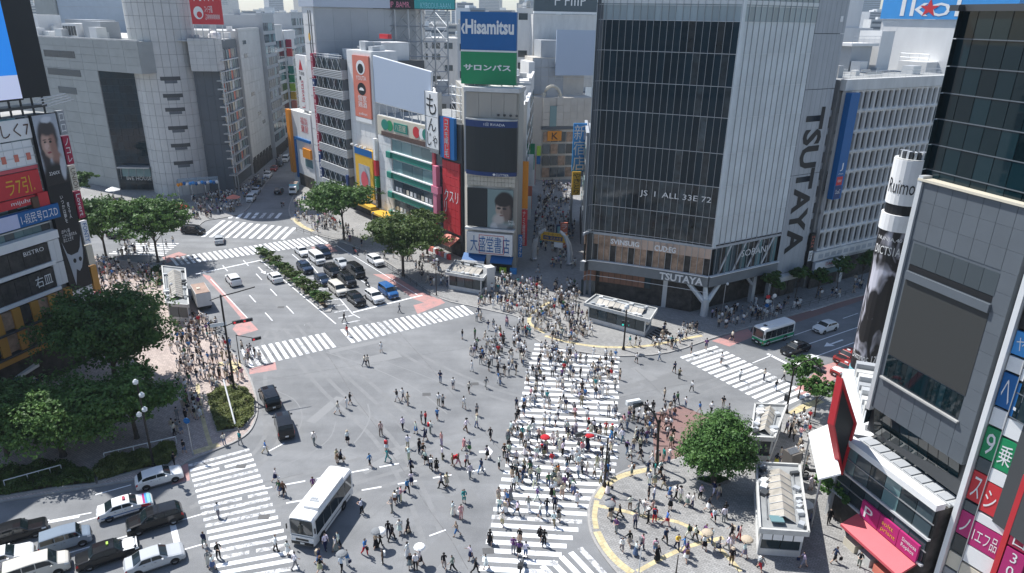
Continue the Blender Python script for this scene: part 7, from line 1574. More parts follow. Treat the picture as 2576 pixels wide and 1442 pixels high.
def leaf_mesh(name, lobes, n, size, M, seed, shell=.55, flat=.35):
 """n leaf sprays spread through a set of (centre, radii) lobes, thicker near the surface of each lobe"""
 r_ = np.random.default_rng(seed); vols = np.array([l[1][0]*l[1][1]*l[1][2] for l in lobes])**(2/3); cnt = np.maximum(20, (n*vols/vols.sum()).astype(int)); V = []; 
 for (c_, rad), k in zip(lobes, cnt):
  # sprays gather in tufts so that light and dark clumps and gaps appear
  nt_ = max(6, k//26); d = r_.normal(size=(nt_, 3)); d /= np.linalg.norm(d, axis=1)[:, None]; d[:, 2] = np.where(d[:, 2] < -.35, -d[:, 2]*.6, d[:, 2])
  rr = (shell+(1-shell)*r_.random(nt_))[:, None]*(1+.16*r_.normal(size=(nt_, 1))); tc = d*rr*np.array(rad)+np.array(c_)
  idx = r_.integers(0, nt_, k); off = r_.normal(size=(k, 3))*np.array(rad)*.13+0; off[:, 2] *= .7; P = tc[idx]+off
  nr = d[idx]*.8+r_.normal(size=(k, 3))*.55+np.array([0, 0, flat]); nr /= np.linalg.norm(nr, axis=1)[:, None]
  a_ = np.cross(nr, r_.normal(size=(k, 3))); a_ /= np.linalg.norm(a_, axis=1)[:, None]; b_ = np.cross(nr, a_); s_ = size*(.6+.8*r_.random((k, 1)))
  V.append(np.stack([P-a_*s_*.5, P-b_*s_*.32+nr*s_*.08, P+a_*s_*.5, P+b_*s_*.32+nr*s_*.08], 1).reshape(-1, 3))
 V = np.concatenate(V); nq = len(V)//4; me = bpy.data.meshes.new(name); me.vertices.add(len(V)); me.vertices.foreach_set('co', V.ravel())
 me.loops.add(nq*4); me.loops.foreach_set('vertex_index', np.arange(nq*4)); me.polygons.add(nq); me.polygons.foreach_set('loop_start', np.arange(nq)*4); me.update(calc_edges=True); me.validate(); me.materials.append(M)
 return me
def lobes_for(rx, ry, h0, h1, n, seed, cone=0.0, core=.6):
 r_ = random.Random(seed); out = []; hc = (h0+h1)/2; hr = (h1-h0)/2
 for i in range(n):
  a_ = 2*math.pi*(i*.618+r_.random()*.15); q = math.sqrt((i+.5)/n); zt_ = r_.uniform(-.55, .75); s_ = r_.uniform(.34, .52); k = math.sqrt(max(.12, 1-zt_*zt_*.8))*(1-cone*max(0, zt_))
  out.append(((rx*q*.72*k*math.cos(a_), ry*q*.72*k*math.sin(a_), hc+hr*zt_*.72), (rx*s_, ry*s_, hr*s_*.9)))
 out.append(((0, 0, hc), (rx*core, ry*core, hr*max(.7, core))))
 return out
def tree(label, px, py, h, rx, ry, h0, M, seed, n=9000, leaf=.42, lob=14, trunk=.22, group='street trees', z=PZ, name='street_tree', cone=0.0, P=None, core=.6):
 P = P or g(px, py); t = thing(name, label, 'tree', (P.x, P.y, z), group); r_ = random.Random(seed); L = lobes_for(rx, ry, h0, h, lob, seed, cone, core)
 mb = MB(); top = Vector((r_.uniform(-.2, .2), r_.uniform(-.2, .2), h0+(h-h0)*.25)); mb.tube([(0, 0, -.1), (0, 0, .4), tuple(top*.6), tuple(top)], [trunk*1.4, trunk, trunk*.85, trunk*.6], 8); mb.build('trunk', M_BARK, t, wm(t))
 mb = MB()
 for c_, rad in L[:9]: c_ = Vector(c_); s_ = top*r_.uniform(.6, .98); mb.tube([s_, s_.lerp(c_, .5)+Vector((0, 0, .2)), c_], [trunk*.45, trunk*.3, trunk*.08], 5)
 mb.build('limbs', M_BARK, t, wm(t)); place(bpy.data.objects.new('crown', leaf_mesh('crown', L, n, leaf, M, seed)), wm(t), t)
 return t
tree('broad street tree in front of the round tower', 398, 660, 12.0, 7.8, 6.6, 3.4, M_LEAF, 11, 20000, .48, 20)
tree('leftmost street tree beside the sign covered building', 268, 650, 12.0, 6.4, 6.0, 2.2, M_LEAFD, 12, 16000, .5, 18)
tree('small dark tree behind the tall photo banner', 200, 530, 10.0, 4.5, 4.5, 3.0, M_LEAFD, 13, 5000, .55)
tree('large dark tree beside the orange cafe base', 300, 985, 14.5, 7.9, 7.0, .8, M_LEAFD, 14, 42000, .36, 30, .35)
tree('wide spreading tree above the hedge at the left', 160, 1150, 8.6, 8.8, 5.0, .8, M_LEAF, 15, 38000, .32, 30, .3)
tree('leafy tree behind the lamp post at the hedge', 345, 1105, 8.6, 5.0, 4.2, .8, M_LEAF, 16, 20000, .32, 18, .24)
tree('dark tree at the left edge above the hedge', 20, 1150, 8.4, 5.6, 4.6, .8, M_LEAFD, 17, 18000, .33, 18, .24)
tree('green street tree before the yellow poster building', 866, 605, 12.6, 6.8, 6.2, 4.2, M_LEAF, 18, 18000, .46, 18)
tree('broad street tree before the green banded building', 1015, 695, 11.5, 7.4, 6.2, 2.8, M_LEAFO, 19, 20000, .40, 20)
tree('small street tree behind the broad one', 1075, 640, 9.2, 4.0, 3.8, 4.0, M_LEAFO, 20, 6000, .42)
tree('round clipped tree on the station plaza', *q4(1010, 1000), 8.2, 3.6, 3.5, .5, M_LEAFG, 21, 40000, .25, 14, .3, cone=.25, core=.88)
for i, (x, y, h, rx) in enumerate(((q4(1440, 560)[0], 1003, 6.0, 2.2), (2048, 1050, 5.6, 2.2), (q4(1590, 1120)[0], 1283, 4.6, 1.9), (q4(1690, 1190)[0], 1318, 4.2, 1.5))):
 tree(['slim street tree by the taxi lane crossing', 'slim street tree behind the diamond screen', 'little tree under the white canopy', 'little tree by the graffiti shop front'][i], x, y, h, rx, rx, 1.7, M_LEAFG, 30+i, 3600, .30, 8, .09, 'small trees by the podium')
for i, (x, y) in enumerate(((1935, 770), (2000, 752), (2052, 752), (2105, 728), (2165, 712))):
 tree(['nearest slim tree on the shaded pavement of the concrete office', 'second slim tree along the concrete office', 'third slim tree along the concrete office', 'fourth slim tree along the concrete office', 'farthest slim tree along the concrete office'][i], x, y, 6.2, 2.0, 2.0, 2.2, M_LEAFD, 40+i, 2600, .34, 7, .08, 'trees along the concrete office')
def shrub(label, px, py, rx, ry, h, M, seed, n=1500, leaf=.2, group=None, z=.14, cat='shrub', rz=0.0, name='shrub'):
 P = g(px, py); t = thing(name, label, cat, (P.x, P.y, z), group, rz); L = lobes_for(rx, ry, .05, h, 8, seed)
 place(bpy.data.objects.new('foliage', leaf_mesh('foliage', L, n, leaf, M, seed, .5, .6)), wm(t), t); mb = MB()
 for i in range(3): mb.tube([(0, 0, 0), (rx*.3*math.cos(i*2.1), ry*.3*math.sin(i*2.1), h*.6)], .04, 4)
 mb.build('stem', M_BARK, t, wm(t)); return t
ordn = ['first', 'second', 'third', 'fourth', 'fifth', 'sixth', 'seventh', 'eighth', 'ninth', 'tenth', 'eleventh']
for i in range(11):
 t = i/10; x = 660+(818-660)*t; y = 645+(770-645)*t; shrub('%s shrub from the far end of the median island' % ordn[i], x, y, 1.7+.3*((i*7) % 3), 1.5, 1.9+.3*((i*5) % 3), M_LEAFO if i % 3 else M_LEAFG, 60+i, 1700, .26, 'median shrubs')
# planted beds: low ground cover nobody could count
def bed(label, poly, h, M, seed, n, leaf=.22, z=PZ, kerb=True):
 pg = G(poly); cx_ = sum(p[0] for p in pg)/len(pg); cy_ = sum(p[1] for p in pg)/len(pg); o = thing('planted_bed', label, 'planting', (cx_, cy_, z))
 sheet('soil', pg, z+.05, MATS['soil'], o, z0=z-.02); strip('bed_kerb', pg+[pg[0]], .25, z+.16, M_KERB, o, z0=z-.03)
 r_ = np.random.default_rng(seed); P = []; xs_ = [p[0] for p in pg]; ys_ = [p[1] for p in pg]
 def inside(x, y):
  c_ = False
  for i in range(len(pg)):
   (x1, y1), (x2, y2) = pg[i], pg[i-1]
   if (y1 > y) != (y2 > y) and x < (x2-x1)*(y-y1)/(y2-y1)+x1: c_ = not c_
  return c_
 while len(P) < n:
  x, y = r_.uniform(min(xs_), max(xs_)), r_.uniform(min(ys_), max(ys_))
  if inside(x, y): P.append((x, y, z+.1+h*(.55+.45*math.sin(x*2.3)*math.sin(y*1.9+1))*r_.random()**.4))
 P = np.array(P); k = len(P); nr = r_.normal(size=(k, 3))*.5+np.array([0, 0, .9]); nr /= np.linalg.norm(nr, axis=1)[:, None]; a_ = np.cross(nr, r_.normal(size=(k, 3))); a_ /= np.linalg.norm(a_, axis=1)[:, None]; b_ = np.cross(nr, a_); s_ = leaf*(.6+.8*r_.random((k, 1)))
 V = np.stack([P-a_*s_*.5, P-b_*s_*.35, P+a_*s_*.5, P+b_*s_*.35], 1).reshape(-1, 3); me = bpy.data.meshes.new('ground_cover'); me.from_pydata([tuple(v) for v in V], [], [(4*i, 4*i+1, 4*i+2, 4*i+3) for i in range(k)]); me.materials.append(M)
 c_ = place(bpy.data.objects.new('ground_cover', me), None, o); c_['kind'] = 'stuff'; return o
bed('triangular bed of clipped green ground cover at the corner', [q3(1045, 560), q3(1110, 512), q3(1235, 522), q3(1283, 585), q3(1278, 655), q3(1225, 722), q3(1095, 738), q3(1062, 640)], .75, M_LEAFY, 71, 9000)
bed('bed of yellow green hedge beside the queued cars', [q3(540, 880), q3(880, 800), q3(895, 860), q3(850, 905), q3(690, 935), q3(500, 990), q3(470, 940)], .8, M_LEAFY, 72, 9000)
bed('long hedge bed at the lower left under the trees', [q3(-20, 930), q3(300, 890), q3(480, 950), q3(480, 1000), q3(300, 1020), q3(-20, 1070)], .8, M_LEAFO, 73, 8000)
bed('dark bed at the foot of the street tree by the far zebra crossing', [(352, 690), (400, 672), (438, 700), (400, 722)], .6, M_LEAFD, 74, 2500, .3)
bed('bed around the round clipped tree on the plaza', [q4(930, 980), q4(1010, 960), q4(1090, 985), q4(1010, 1010)], .4, M_LEAFD, 75, 1500, .2)
# white rail on the hedges
for i, (a_, b_, lab) in enumerate((((530, 880), (890, 795), 'white rail along the hedge beside the queued cars'), ((30, 1020), (315, 940), 'white rail along the lower left hedge'))):
 A, B = g(*q3(*a_)), g(*q3(*b_)); o = thing('guard_rail', lab, 'railing', (A.x, A.y, PZ)); MB().tube([A+Vector((0, 0, 1.0)), B+Vector((0, 0, 1.0))], .06, 5).build('rail', C['white'], o)
 for k in range(6): q = A.lerp(B, k/5); MB().tube([q+Vector((0, 0, PZ)), q+Vector((0, 0, 1.0))], .045, 5).build('post', C['white'], o)
# ---- poles, signals and lamps
M_POLE = mat('dark_brown_pole', (.035, .03, .028), rough=.5, metal=.3); M_SIG = mat('signal_housing', (.06, .065, .07), rough=.5); M_SIGR = mat('signal_red', (.55, .03, .04), rough=.3, emit=.6); M_SIGG = mat('signal_green', (.05, .62, .50), rough=.3, emit=.6); M_LENS = mat('dark_lens', (.02, .02, .02), rough=.2); M_LGREY = mat('pale_lamp_head', (.68, .70, .70), rough=.4)
def signal_head(parent, P, az, lit='red', n=3, horiz=True):
 e = dv(az); s_ = Vector((e.y, -e.x, 0)); ln = .36*n+.1
 f_ = Fac((P.x, P.y), az+90); mb = MB(); hd = MB().box(P, (ln, .22, .4) if horiz else (.4, .22, ln), R(-az)).build('signal_head', M_SIG, parent)
 for k in range(n):
  off = (k-(n-1)/2)*.36; q = P+e*.13+(s_*off if horiz else Vector((0, 0, -off))); on = (lit == 'red' and k == n-1) if horiz else (lit == 'red' and k == 0)
  if lit == 'green': on = k == 0 if horiz else k == n-1
  MB().lathe([(.14, -.015), (.14, .015)], (0, 0, 0), 8).build('lens', (M_SIGR if lit == 'red' else M_SIGG) if on else M_LENS, hd, Matrix.Translation(q) @ Matrix.Rotation(R(-az), 4, 'Z') @ Matrix.Rotation(R(90), 4, 'X'))
 return hd
def pole(name, label, px, py, h, r_=.1, M=None, cat='lamp post', P=None, group=None):
 P = P or g(px, py); t = thing(name, label, cat, (P.x, P.y, 0), group); MB().tube([P+Vector((0, 0, .05)), P+Vector((0, 0, h))], [r_, r_*.72], 8).build('post', M or M_POLE, t); MB().lathe([(r_*1.8, .1), (r_*1.7, .45), (r_*1.1, .6)], (P.x, P.y, 0), 8).build('base', M or M_POLE, t); return t, P
def arm(t, pts, r_=.06, M=None): return MB().tube(pts, r_, 6).build('arm', M or M_POLE, t)
# tall dark mast with two arms by the planted corner
t, P = pole('signal_mast', 'tall dark signal mast with long arms at the planted corner', 590, 985, 1, .16, cat='traffic signal'); h = hz(P, 742)
MB().tube([P+Vector((0, 0, .9)), P+Vector((0, 0, h))], [.15, .11], 8).build('mast', M_POLE, t); A = Fac(P, 62); u_, z_ = A.uv(642, 728); arm(t, [P+Vector((0, 0, h-.2)), A.pt(u_*.5, h+.05), A.pt(u_, h+.35)], .07); arm(t, [P+Vector((0, 0, h-.2)), A.pt(-1.2, h-.5)], .05)
u2, z2 = A.uv(620, 805); arm(t, [A.pt(-.2, z2-.4), A.pt(u2*.5, z2), A.pt(u2, z2+.1)], .06); arm(t, [A.pt(-1.0, z2-2.2), A.pt(-1.1, z2-.6), A.pt(-.1, z2-.3)], .06); signal_head(t, A.pt(u2+.1, z2-.05), 145, 'red'); u3, z3 = A.uv(648, 852, .6); signal_head(t, A.pt(u2-1.0, z2-.05), 145, 'red')
A.box('street_plate', -1.6, .2, z2-.2, z2+.25, .05, .1, C['white'], t)
u3, z3 = A.uv(650, 853, 0)
t3, P3_ = pole('pedestrian_signal', 'signal with red lamp hanging at the left end of the near zebra crossing', 604, 915, 4.2, .07, cat='traffic signal'); B3 = Fac(P3_, 62); u3, z3 = B3.uv(645, 852); arm(t3, [P3_+Vector((0, 0, 4.1)), B3.pt(u3, z3)], .05); signal_head(t3, B3.pt(u3, z3), 145, 'red')
# white leaning flag pole in the planting
A1_, B1_ = g(*q3(1190, 722)), g(*q3(1110, 505)); t = thing('white_pole', 'white slanting pole across the triangular bed', 'pole', (A1_.x, A1_.y, PZ)); MB().tube([A1_+Vector((0, 0, .2)), A1_.lerp(B1_, .55)+Vector((0, 0, 3.4))], .09, 8).build('shaft', C['white'], t); MB().lathe([(.2, 0), (.2, .25)], (A1_.x, A1_.y, PZ), 8).build('foot', M_KERB, t)
# old street lamp with several heads among the left trees
t, P = pole('clustered_lamp', 'dark lamp post with white camera heads beside the hedge', 388, 1178, 1, .13); h = hz(P, 965)
MB().tube([P+Vector((0, 0, .9)), P+Vector((0, 0, h))], [.12, .07], 8).build('mast', M_POLE, t)
for k, (zz_, rr_) in enumerate(((h, .0), (h-1.4, .35), (h-3.0, .35), (h-3.6, -.3))): MB().lathe([(.08, 0), (.24, .12), (.26, .35), (.1, .55)], (P.x+rr_, P.y-.2, zz_), 8).build('lamp_head', M_LGREY, t); arm(t, [P+Vector((0, 0, zz_+.2)), P+Vector((rr_, -.2, zz_+.2))], .04)
t, P = pole('traffic_sign', 'small blue road sign on a grey pole by the hedge end', 486, 1148, 4.6, .06, M_STEEL, 'sign'); q = P+Vector((0, -.06, 4.3)); MB().lathe([(.34, -.02), (.34, .02)], (0, 0, 0), 12).build('disc', C['blue'], t, Matrix.Translation(q) @ Matrix.Rotation(R(90), 4, 'X'))
# lamp with clock in front of the glass building
t, P = pole('signal_mast', 'dark signal pole with round head before the glass building kiosk', 1568, 882, 6.2, .13, cat='traffic signal'); MB().lathe([(.12, 0), (.34, .15), (.36, .5), (.2, .75)], (P.x, P.y, 6.2), 10).build('lamp_head', M_LGREY, t); signal_head(t, P+Vector((-.35, -.1, 4.2)), 195, 'green', 2, False); signal_head(t, P+Vector((.35, .1, 4.0)), 100, 'green', 2, False)
# curved arm mast left of the round tree
t, P = pole('signal_mast', 'dark mast with a curved arm carrying pale signal heads beside the round tree', *q4(728, 910), 1, .15, cat='traffic signal'); A = Fac(P, 90); pts_ = []
for (x, y) in ((728, 910), (735, 760), (736, 690), (715, 640), (680, 600), (640, 590)): u_, z_ = A.uv(*q4(x, y)); pts_.append(A.pt(u_, max(z_, .1)))
MB().tube(pts_, [.15, .13, .12, .1, .09, .08], 8).build('curved_mast', M_POLE, t); signal_head(t, pts_[-1]+Vector((-.1, 0, -.1)), 330, 'none'); hd = MB().box(pts_[-1]+Vector((-.6, .05, .15)), (1.5, .4, .45), .35).build('signal_back', M_LGREY, t); arm(t, [A.pt(-.7, 2.6), A.pt(.9, 2.6)], .04)
# pole on the diagonal crossing kerb
t, P = pole('signal_mast', 'slim dark pole on the plaza kerb beside the diagonal crossing', *q4(464, 1010), 1, .12, cat='traffic signal'); h = hz(P, q4(475, 760)[1]); MB().tube([P+Vector((0, 0, .9)), P+Vector((0, 0, h))], [.11, .08], 8).build('mast', M_POLE, t); arm(t, [P+Vector((0, 0, h)), P+Vector((-1.6, .2, h+.35)), P+Vector((-2.6, .3, h+.3))], .06, M_LGREY); signal_head(t, P+Vector((-2.6, .25, h+.2)), 330, 'none'); signal_head(t, P+Vector((.25, 0, h*.6)), 280, 'none', 2, False)
# mast with arch arm near the taxi lane
t, P = pole('signal_mast', 'dark mast with an arched arm over the taxi lane', *q4(1378, 640), 1, .14, cat='traffic signal'); h = hz(P, q4(1412, 405)[1]); MB().tube([P+Vector((0, 0, .9)), P+Vector((0, 0, h))], [.13, .1], 8).build('mast', M_POLE, t); A = Fac(P, 75); u_, z_ = A.uv(*q4(1558, 420)); arm(t, [P+Vector((0, 0, h-.3)), A.pt(u_*.25, h+.5), A.pt(u_*.6, h+.75), A.pt(u_, z_)], .07); signal_head(t, A.pt(u_, z_-.1), 235, 'none'); signal_head(t, P+Vector((-.3, 0, h*.35)), 240, 'none', 2, False)
# bottom poles
for i, (x, y, hh) in enumerate((((635, 1440), 0, 4.0), ((822, 1442), 0, 3.2))):
 t, P = pole('short_pole', ['pale pole at the bottom edge of the plaza', 'dark bracket pole at the bottom edge of the plaza'][i], *q4(x[0], x[1]+25), hh-.8, .06, C['white'] if i == 0 else M_POLE, 'pole')
# poles and lamps elsewhere
for i, (x, y, hh, lab) in enumerate(((1098, 745, 6.2, 'curved lamp at the right end of the pink lane'), (1012, 690, 5.0, 'lamp post under the broad street tree'), (940, 610, 6.0, 'pale lamp post beside the green street tree'), (418, 660, 5.5, 'pale lamp post behind the broad left tree'), (440, 795, 5.0, 'lamp post by the glass shelter'), (1815, 795, 5.2, 'silver lamp post beside the forked column'), (1462, 560, 5.0, 'lamp post in the pedestrian lane'))):
 t, P = pole('lamp_post', lab, x, y, hh, .07, M_STEEL if i in (2, 3, 5) else M_POLE, group='street lamps'); MB().lathe([(.06, 0), (.2, .1), (.22, .3), (.08, .45)], (P.x+.25, P.y, hh-.05), 8).build('lamp_head', M_LGREY, t); arm(t, [P+Vector((0, 0, hh)), P+Vector((.25, 0, hh+.15))], .04)
for i, (x, y) in enumerate((q4(1268, 178), q4(1300, 172))):
 t, P = pole('road_sign', ['stack of round road signs on the shaded kerb', 'white square road sign on the shaded kerb'][i], x, y, 4.4, .05, M_STEEL, 'sign')
 for k in range(3 if i == 0 else 1): MB().lathe([(.32, -.02), (.32, .02)], (0, 0, 0), 12).build('disc' if i == 0 else 'plate', [C['red'], C['white'], C['blue']][k] if i == 0 else C['white'], t, Matrix.Translation(P+Vector((0, -.07, 4.2-k*.72))) @ Matrix.Rotation(R(90), 4, 'X'))
# pedestrian guard rails along kerbs
for i, (pts_, lab) in enumerate(((((1890, 818), (2150, 742)), 'dark guard rail along the shaded kerb'), (((890, 630), (960, 668), (1080, 748)), 'guard rail under the right street trees'), (((745, 585), (800, 602), (850, 615)), 'guard rail on the far right pavement'))):
 Pp = [g(*q) for q in pts_]; o = thing('guard_rail', lab, 'railing', (Pp[0].x, Pp[0].y, PZ))
 for a_, b_ in zip(Pp, Pp[1:]):
  off = Vector((0, .5, 0)); A_, B_2 = a_+off, b_+off; n_ = max(2, int((B_2-A_).length/2.2))
  for zz_ in (.45, .85): MB().tube([A_+Vector((0, 0, zz_+PZ)), B_2+Vector((0, 0, zz_+PZ))], .03, 4).build('rail', M_POLE, o)
  for k in range(n_+1): q = A_.lerp(B_2, k/n_); MB().tube([q+Vector((0, 0, PZ)), q+Vector((0, 0, .9+PZ))], .035, 4).build('post', M_POLE, o)
# ---- glazed stairhead shelters and kiosks
def kiosk(label, corners, h, roof, M_R=None, ridge=True, seed=1, glass=True, name='stairhead_shelter'):
 """corners: four ground pixels in order round the footprint (roof outline is set a little outside)"""
 P = [g(*q) for q in corners]; c_ = sum(P, Vector())/4; o = thing(name, label, 'shelter', (c_.x, c_.y, PZ)); r_ = random.Random(seed); Z = lambda z: Vector((0, 0, z))
 for i in range(4):
  a_, b_ = P[i], P[(i+1) % 4]; d = b_-a_; L_ = d.length; n_ = max(2, int(L_/1.4)); MB().box((a_+b_)/2+Z(.45), (L_, .16, .7), math.atan2(d.y, d.x)).build('plinth', M_CONC, o)
  for k in range(n_):
   q = a_.lerp(b_, (k+.5)/n_); MB().box(q+Z(.82+(h-.95)/2), (L_/n_-.08, .05, h-.95), math.atan2(d.y, d.x)).build('glass_panel', M_GLASS if glass else M_WALL, o)
  MB().box(a_+Z(h/2), (.16, .16, h), math.atan2(d.y, d.x)).build('post', M_LSTEEL, o)
 O = [c_+(p-c_)*1.16 for p in P]; mb = MB(); mb.prism([tuple(p.xy) for p in O], h, h+.16); mb.build('roof_slab', M_R or M_ROOF, o)
 for i in range(4): a_, b_ = O[i], O[(i+1) % 4]; d = b_-a_; MB().box((a_+b_)/2+Z(h+.16), (d.length+.1, .18, .5), math.atan2(d.y, d.x)).build('roof_edge', M_ROOFW, o)
 # glazed ridge on the long axis, built of separate panes
 if (P[1]-P[0]).length > (P[2]-P[1]).length: A_, B_2, w_ = (P[0]+P[3])/2, (P[1]+P[2])/2, (P[3]-P[0]).length
 else: A_, B_2, w_ = (P[0]+P[1])/2, (P[3]+P[2])/2, (P[1]-P[0]).length
 d = (B_2-A_); L_ = d.length; e = d.normalized(); s_ = Vector((-e.y, e.x, 0)); n_ = max(4, int(L_/1.1)); Mg = mat('dusty_roof_glass', (.40, .37, .32), rough=.45, noise=.25, nscale=1.0, var=.12)
 if ridge:
  for k in range(n_):
   a_ = A_.lerp(B_2, .08+.84*k/n_); b_ = A_.lerp(B_2, .08+.84*(k+.95)/n_)
   for sg in (1, -1): mesh_obj('roof_pane', [a_+Z(h+.75), b_+Z(h+.75), b_+s_*sg*w_*.30+Z(h+.22), a_+s_*sg*w_*.30+Z(h+.22)], [(0, 1, 2, 3)], Mg, o)
   MB().tube([a_+s_*w_*.31+Z(h+.24), a_+Z(h+.78), a_-s_*w_*.31+Z(h+.24)], .03, 4).build('glazing_bar', M_LSTEEL, o)
 for k in range(14): q = A_.lerp(B_2, r_.uniform(.02, .98))+s_*r_.choice((-1, 1))*w_*.42+Z(h+.35); MB().box(q, (r_.uniform(.4, .9), r_.uniform(.3, .6), r_.uniform(.25, .5)), r_.random()).build('roof_unit', r_.choice((M_LSTEEL, M_WALL, M_GREYW, M_DGREY)), o)
 for sg in (1, -1): MB().tube([A_.lerp(B_2, .06)+s_*sg*w_*.38+Z(h+.28), A_.lerp(B_2, .94)+s_*sg*w_*.38+Z(h+.28)], .06, 4).build('roof_pipe', M_STEEL, o)
 return o, h
o, hk = kiosk('long glazed stairhead shelter at the lower right of the plaza', [q4(1235, 1350), q4(1440, 1365), q4(1405, 1060), q4(1220, 1050)], 3.0, None, seed=3)
Fk = Fac(g(*q4(1235, 1372)), math.degrees(math.atan2((g(*q4(1440, 1387))-g(*q4(1235, 1372))).x, (g(*q4(1440, 1387))-g(*q4(1235, 1372))).y))); Lk = (g(*q4(1440, 1387))-g(*q4(1235, 1372))).length
for i in range(4): Fk.box('sign_panel', .05+i*Lk/4, (i+1)*Lk/4-.05, 2.3, 2.95, .1, .18, C['white'], o)
Fk.box('hatch_glass', .8, 1.9, 3.5, 3.6, -1.4, -.6, M_BLUEGL, o)
o2 = thing('metal_cabinet', 'tall brown metal vent cabinet beside the long stairhead shelter', 'cabinet', tuple(g(*q4(1385, 985)))); Pc = g(*q4(1385, 985)); MB().box(Pc+Vector((0, 0, 1.9)), (1.3, 1.2, 3.6), .45).build('body', mat('brown_metal', (.15, .135, .12), rough=.5, noise=.1), o2)
for k in range(6): MB().box(Pc+Vector((0, -.05, 3.75)), (1.2-.0*k, .06, .06), .45).build('slat', M_STEEL, o2, Matrix.Translation((0, -.35+.16*k, 0)))
kiosk('glazed stairhead shelter between the round tree and the taxi lane', [q4(1190, 880), q4(1290, 885), q4(1345, 735), q4(1210, 730)], 3.0, None, seed=4)
kiosk('flat glazed stairhead shelter before the glass corner building', [(1480, 810), (1620, 848), (1636, 822), (1505, 790)], 2.7, None, seed=5)
st_ = g(1650, 835); o3 = thing('stair_opening', 'dark stair opening beside the flat stairhead shelter', 'stairs', tuple(st_)); sheet('painted_pit_dark', G([(1622, 850), (1655, 868), (1690, 842), (1655, 826)]), PZ+.006, C['black'], o3)  # flat black sheet stands in for the shade down the stairs
for k in range(5): a_, b_ = lerp2((1622, 850), (1655, 826), .1+.18*k), lerp2((1655, 868), (1690, 842), .1+.18*k); A_, B_2 = g(*a_), g(*b_); MB().box((A_+B_2)/2+Vector((0, 0, PZ+.02+.012*k)), ((B_2-A_).length*.9, .25, .02), math.atan2((B_2-A_).y, (B_2-A_).x)).build('step', M_CONC2, o3)
kiosk('glazed shelter with flat roof at the drug store corner', [(1130, 728), (1210, 742), (1232, 715), (1150, 700)], 2.8, None, seed=6)
kb_ = g(1222, 735); MB().box(kb_+Vector((.5, .8, 2.2)), (1.5, 1.4, 4.2), .5).build('shaft_block', M_CONC, tag(thing('lift_shaft', 'cream lift shaft block at the drug store corner shelter', 'shaft', tuple(kb_)), None))
kiosk('long glass roofed bus shelter beside the parked box truck', [(430, 808), (478, 812), (470, 728), (420, 722)], 3.0, None, seed=7)
# parasols and stalls on the far pavement
for i, (x, y, c_, lab) in enumerate(((455, 545, 'red', 'red parasol in front of the round tower'), (288, 500, 'white', 'white market tent left of the round tower'), (810, 500, 'white', 'white tent at the side street corner'), (590, 520, 'salmon', 'salmon parasol by the side street crowd'), (375, 560, 'cream', 'cream parasol among the far left crowd'))):
 P = g(x, y); o = thing('parasol', lab, 'parasol', (P.x, P.y, PZ), 'parasols on the far pavements'); MB().tube([P+Vector((0, 0, PZ)), P+Vector((0, 0, 2.6))], .05, 5).build('pole', M_STEEL, o); MB().lathe([(1.7, 2.2), (.9, 2.6), (.1, 2.95)], tuple(P), 8).build('canopy', C[c_], o)
# A-boards and graffiti shutter by the podium
for i, (x, y) in enumerate((q4(1690, 1170), q4(1735, 1265))):
 P = g(x, y); o = thing('sign_board', ['striped poster board below the little trees', 'graffiti covered board by the red awning'][i], 'sign', tuple(P)); MB().box(P+Vector((0, 0, 1.0)), (.9, .12, 1.6), .5).build('board', C['lilac'] if i == 0 else C['grey'], o); MB().box(P+Vector((-.02, -.08, 1.2)), (.7, .05, .5), .5).build('print', C['yellow'] if i == 0 else C['white'], o)
P = g(*q4(1470, 1130)); o = tag(thing('white_disc_table', 'white rounded table panel beside the long stairhead shelter', 'table', tuple(P)), None); MB().lathe([(.75, .78), (.75, .84)], tuple(P), 8).build('table_top', C['white'], o); MB().tube([P+Vector((0, 0, PZ)), P+Vector((0, 0, .8))], .08, 6).build('leg', M_STEEL, o)
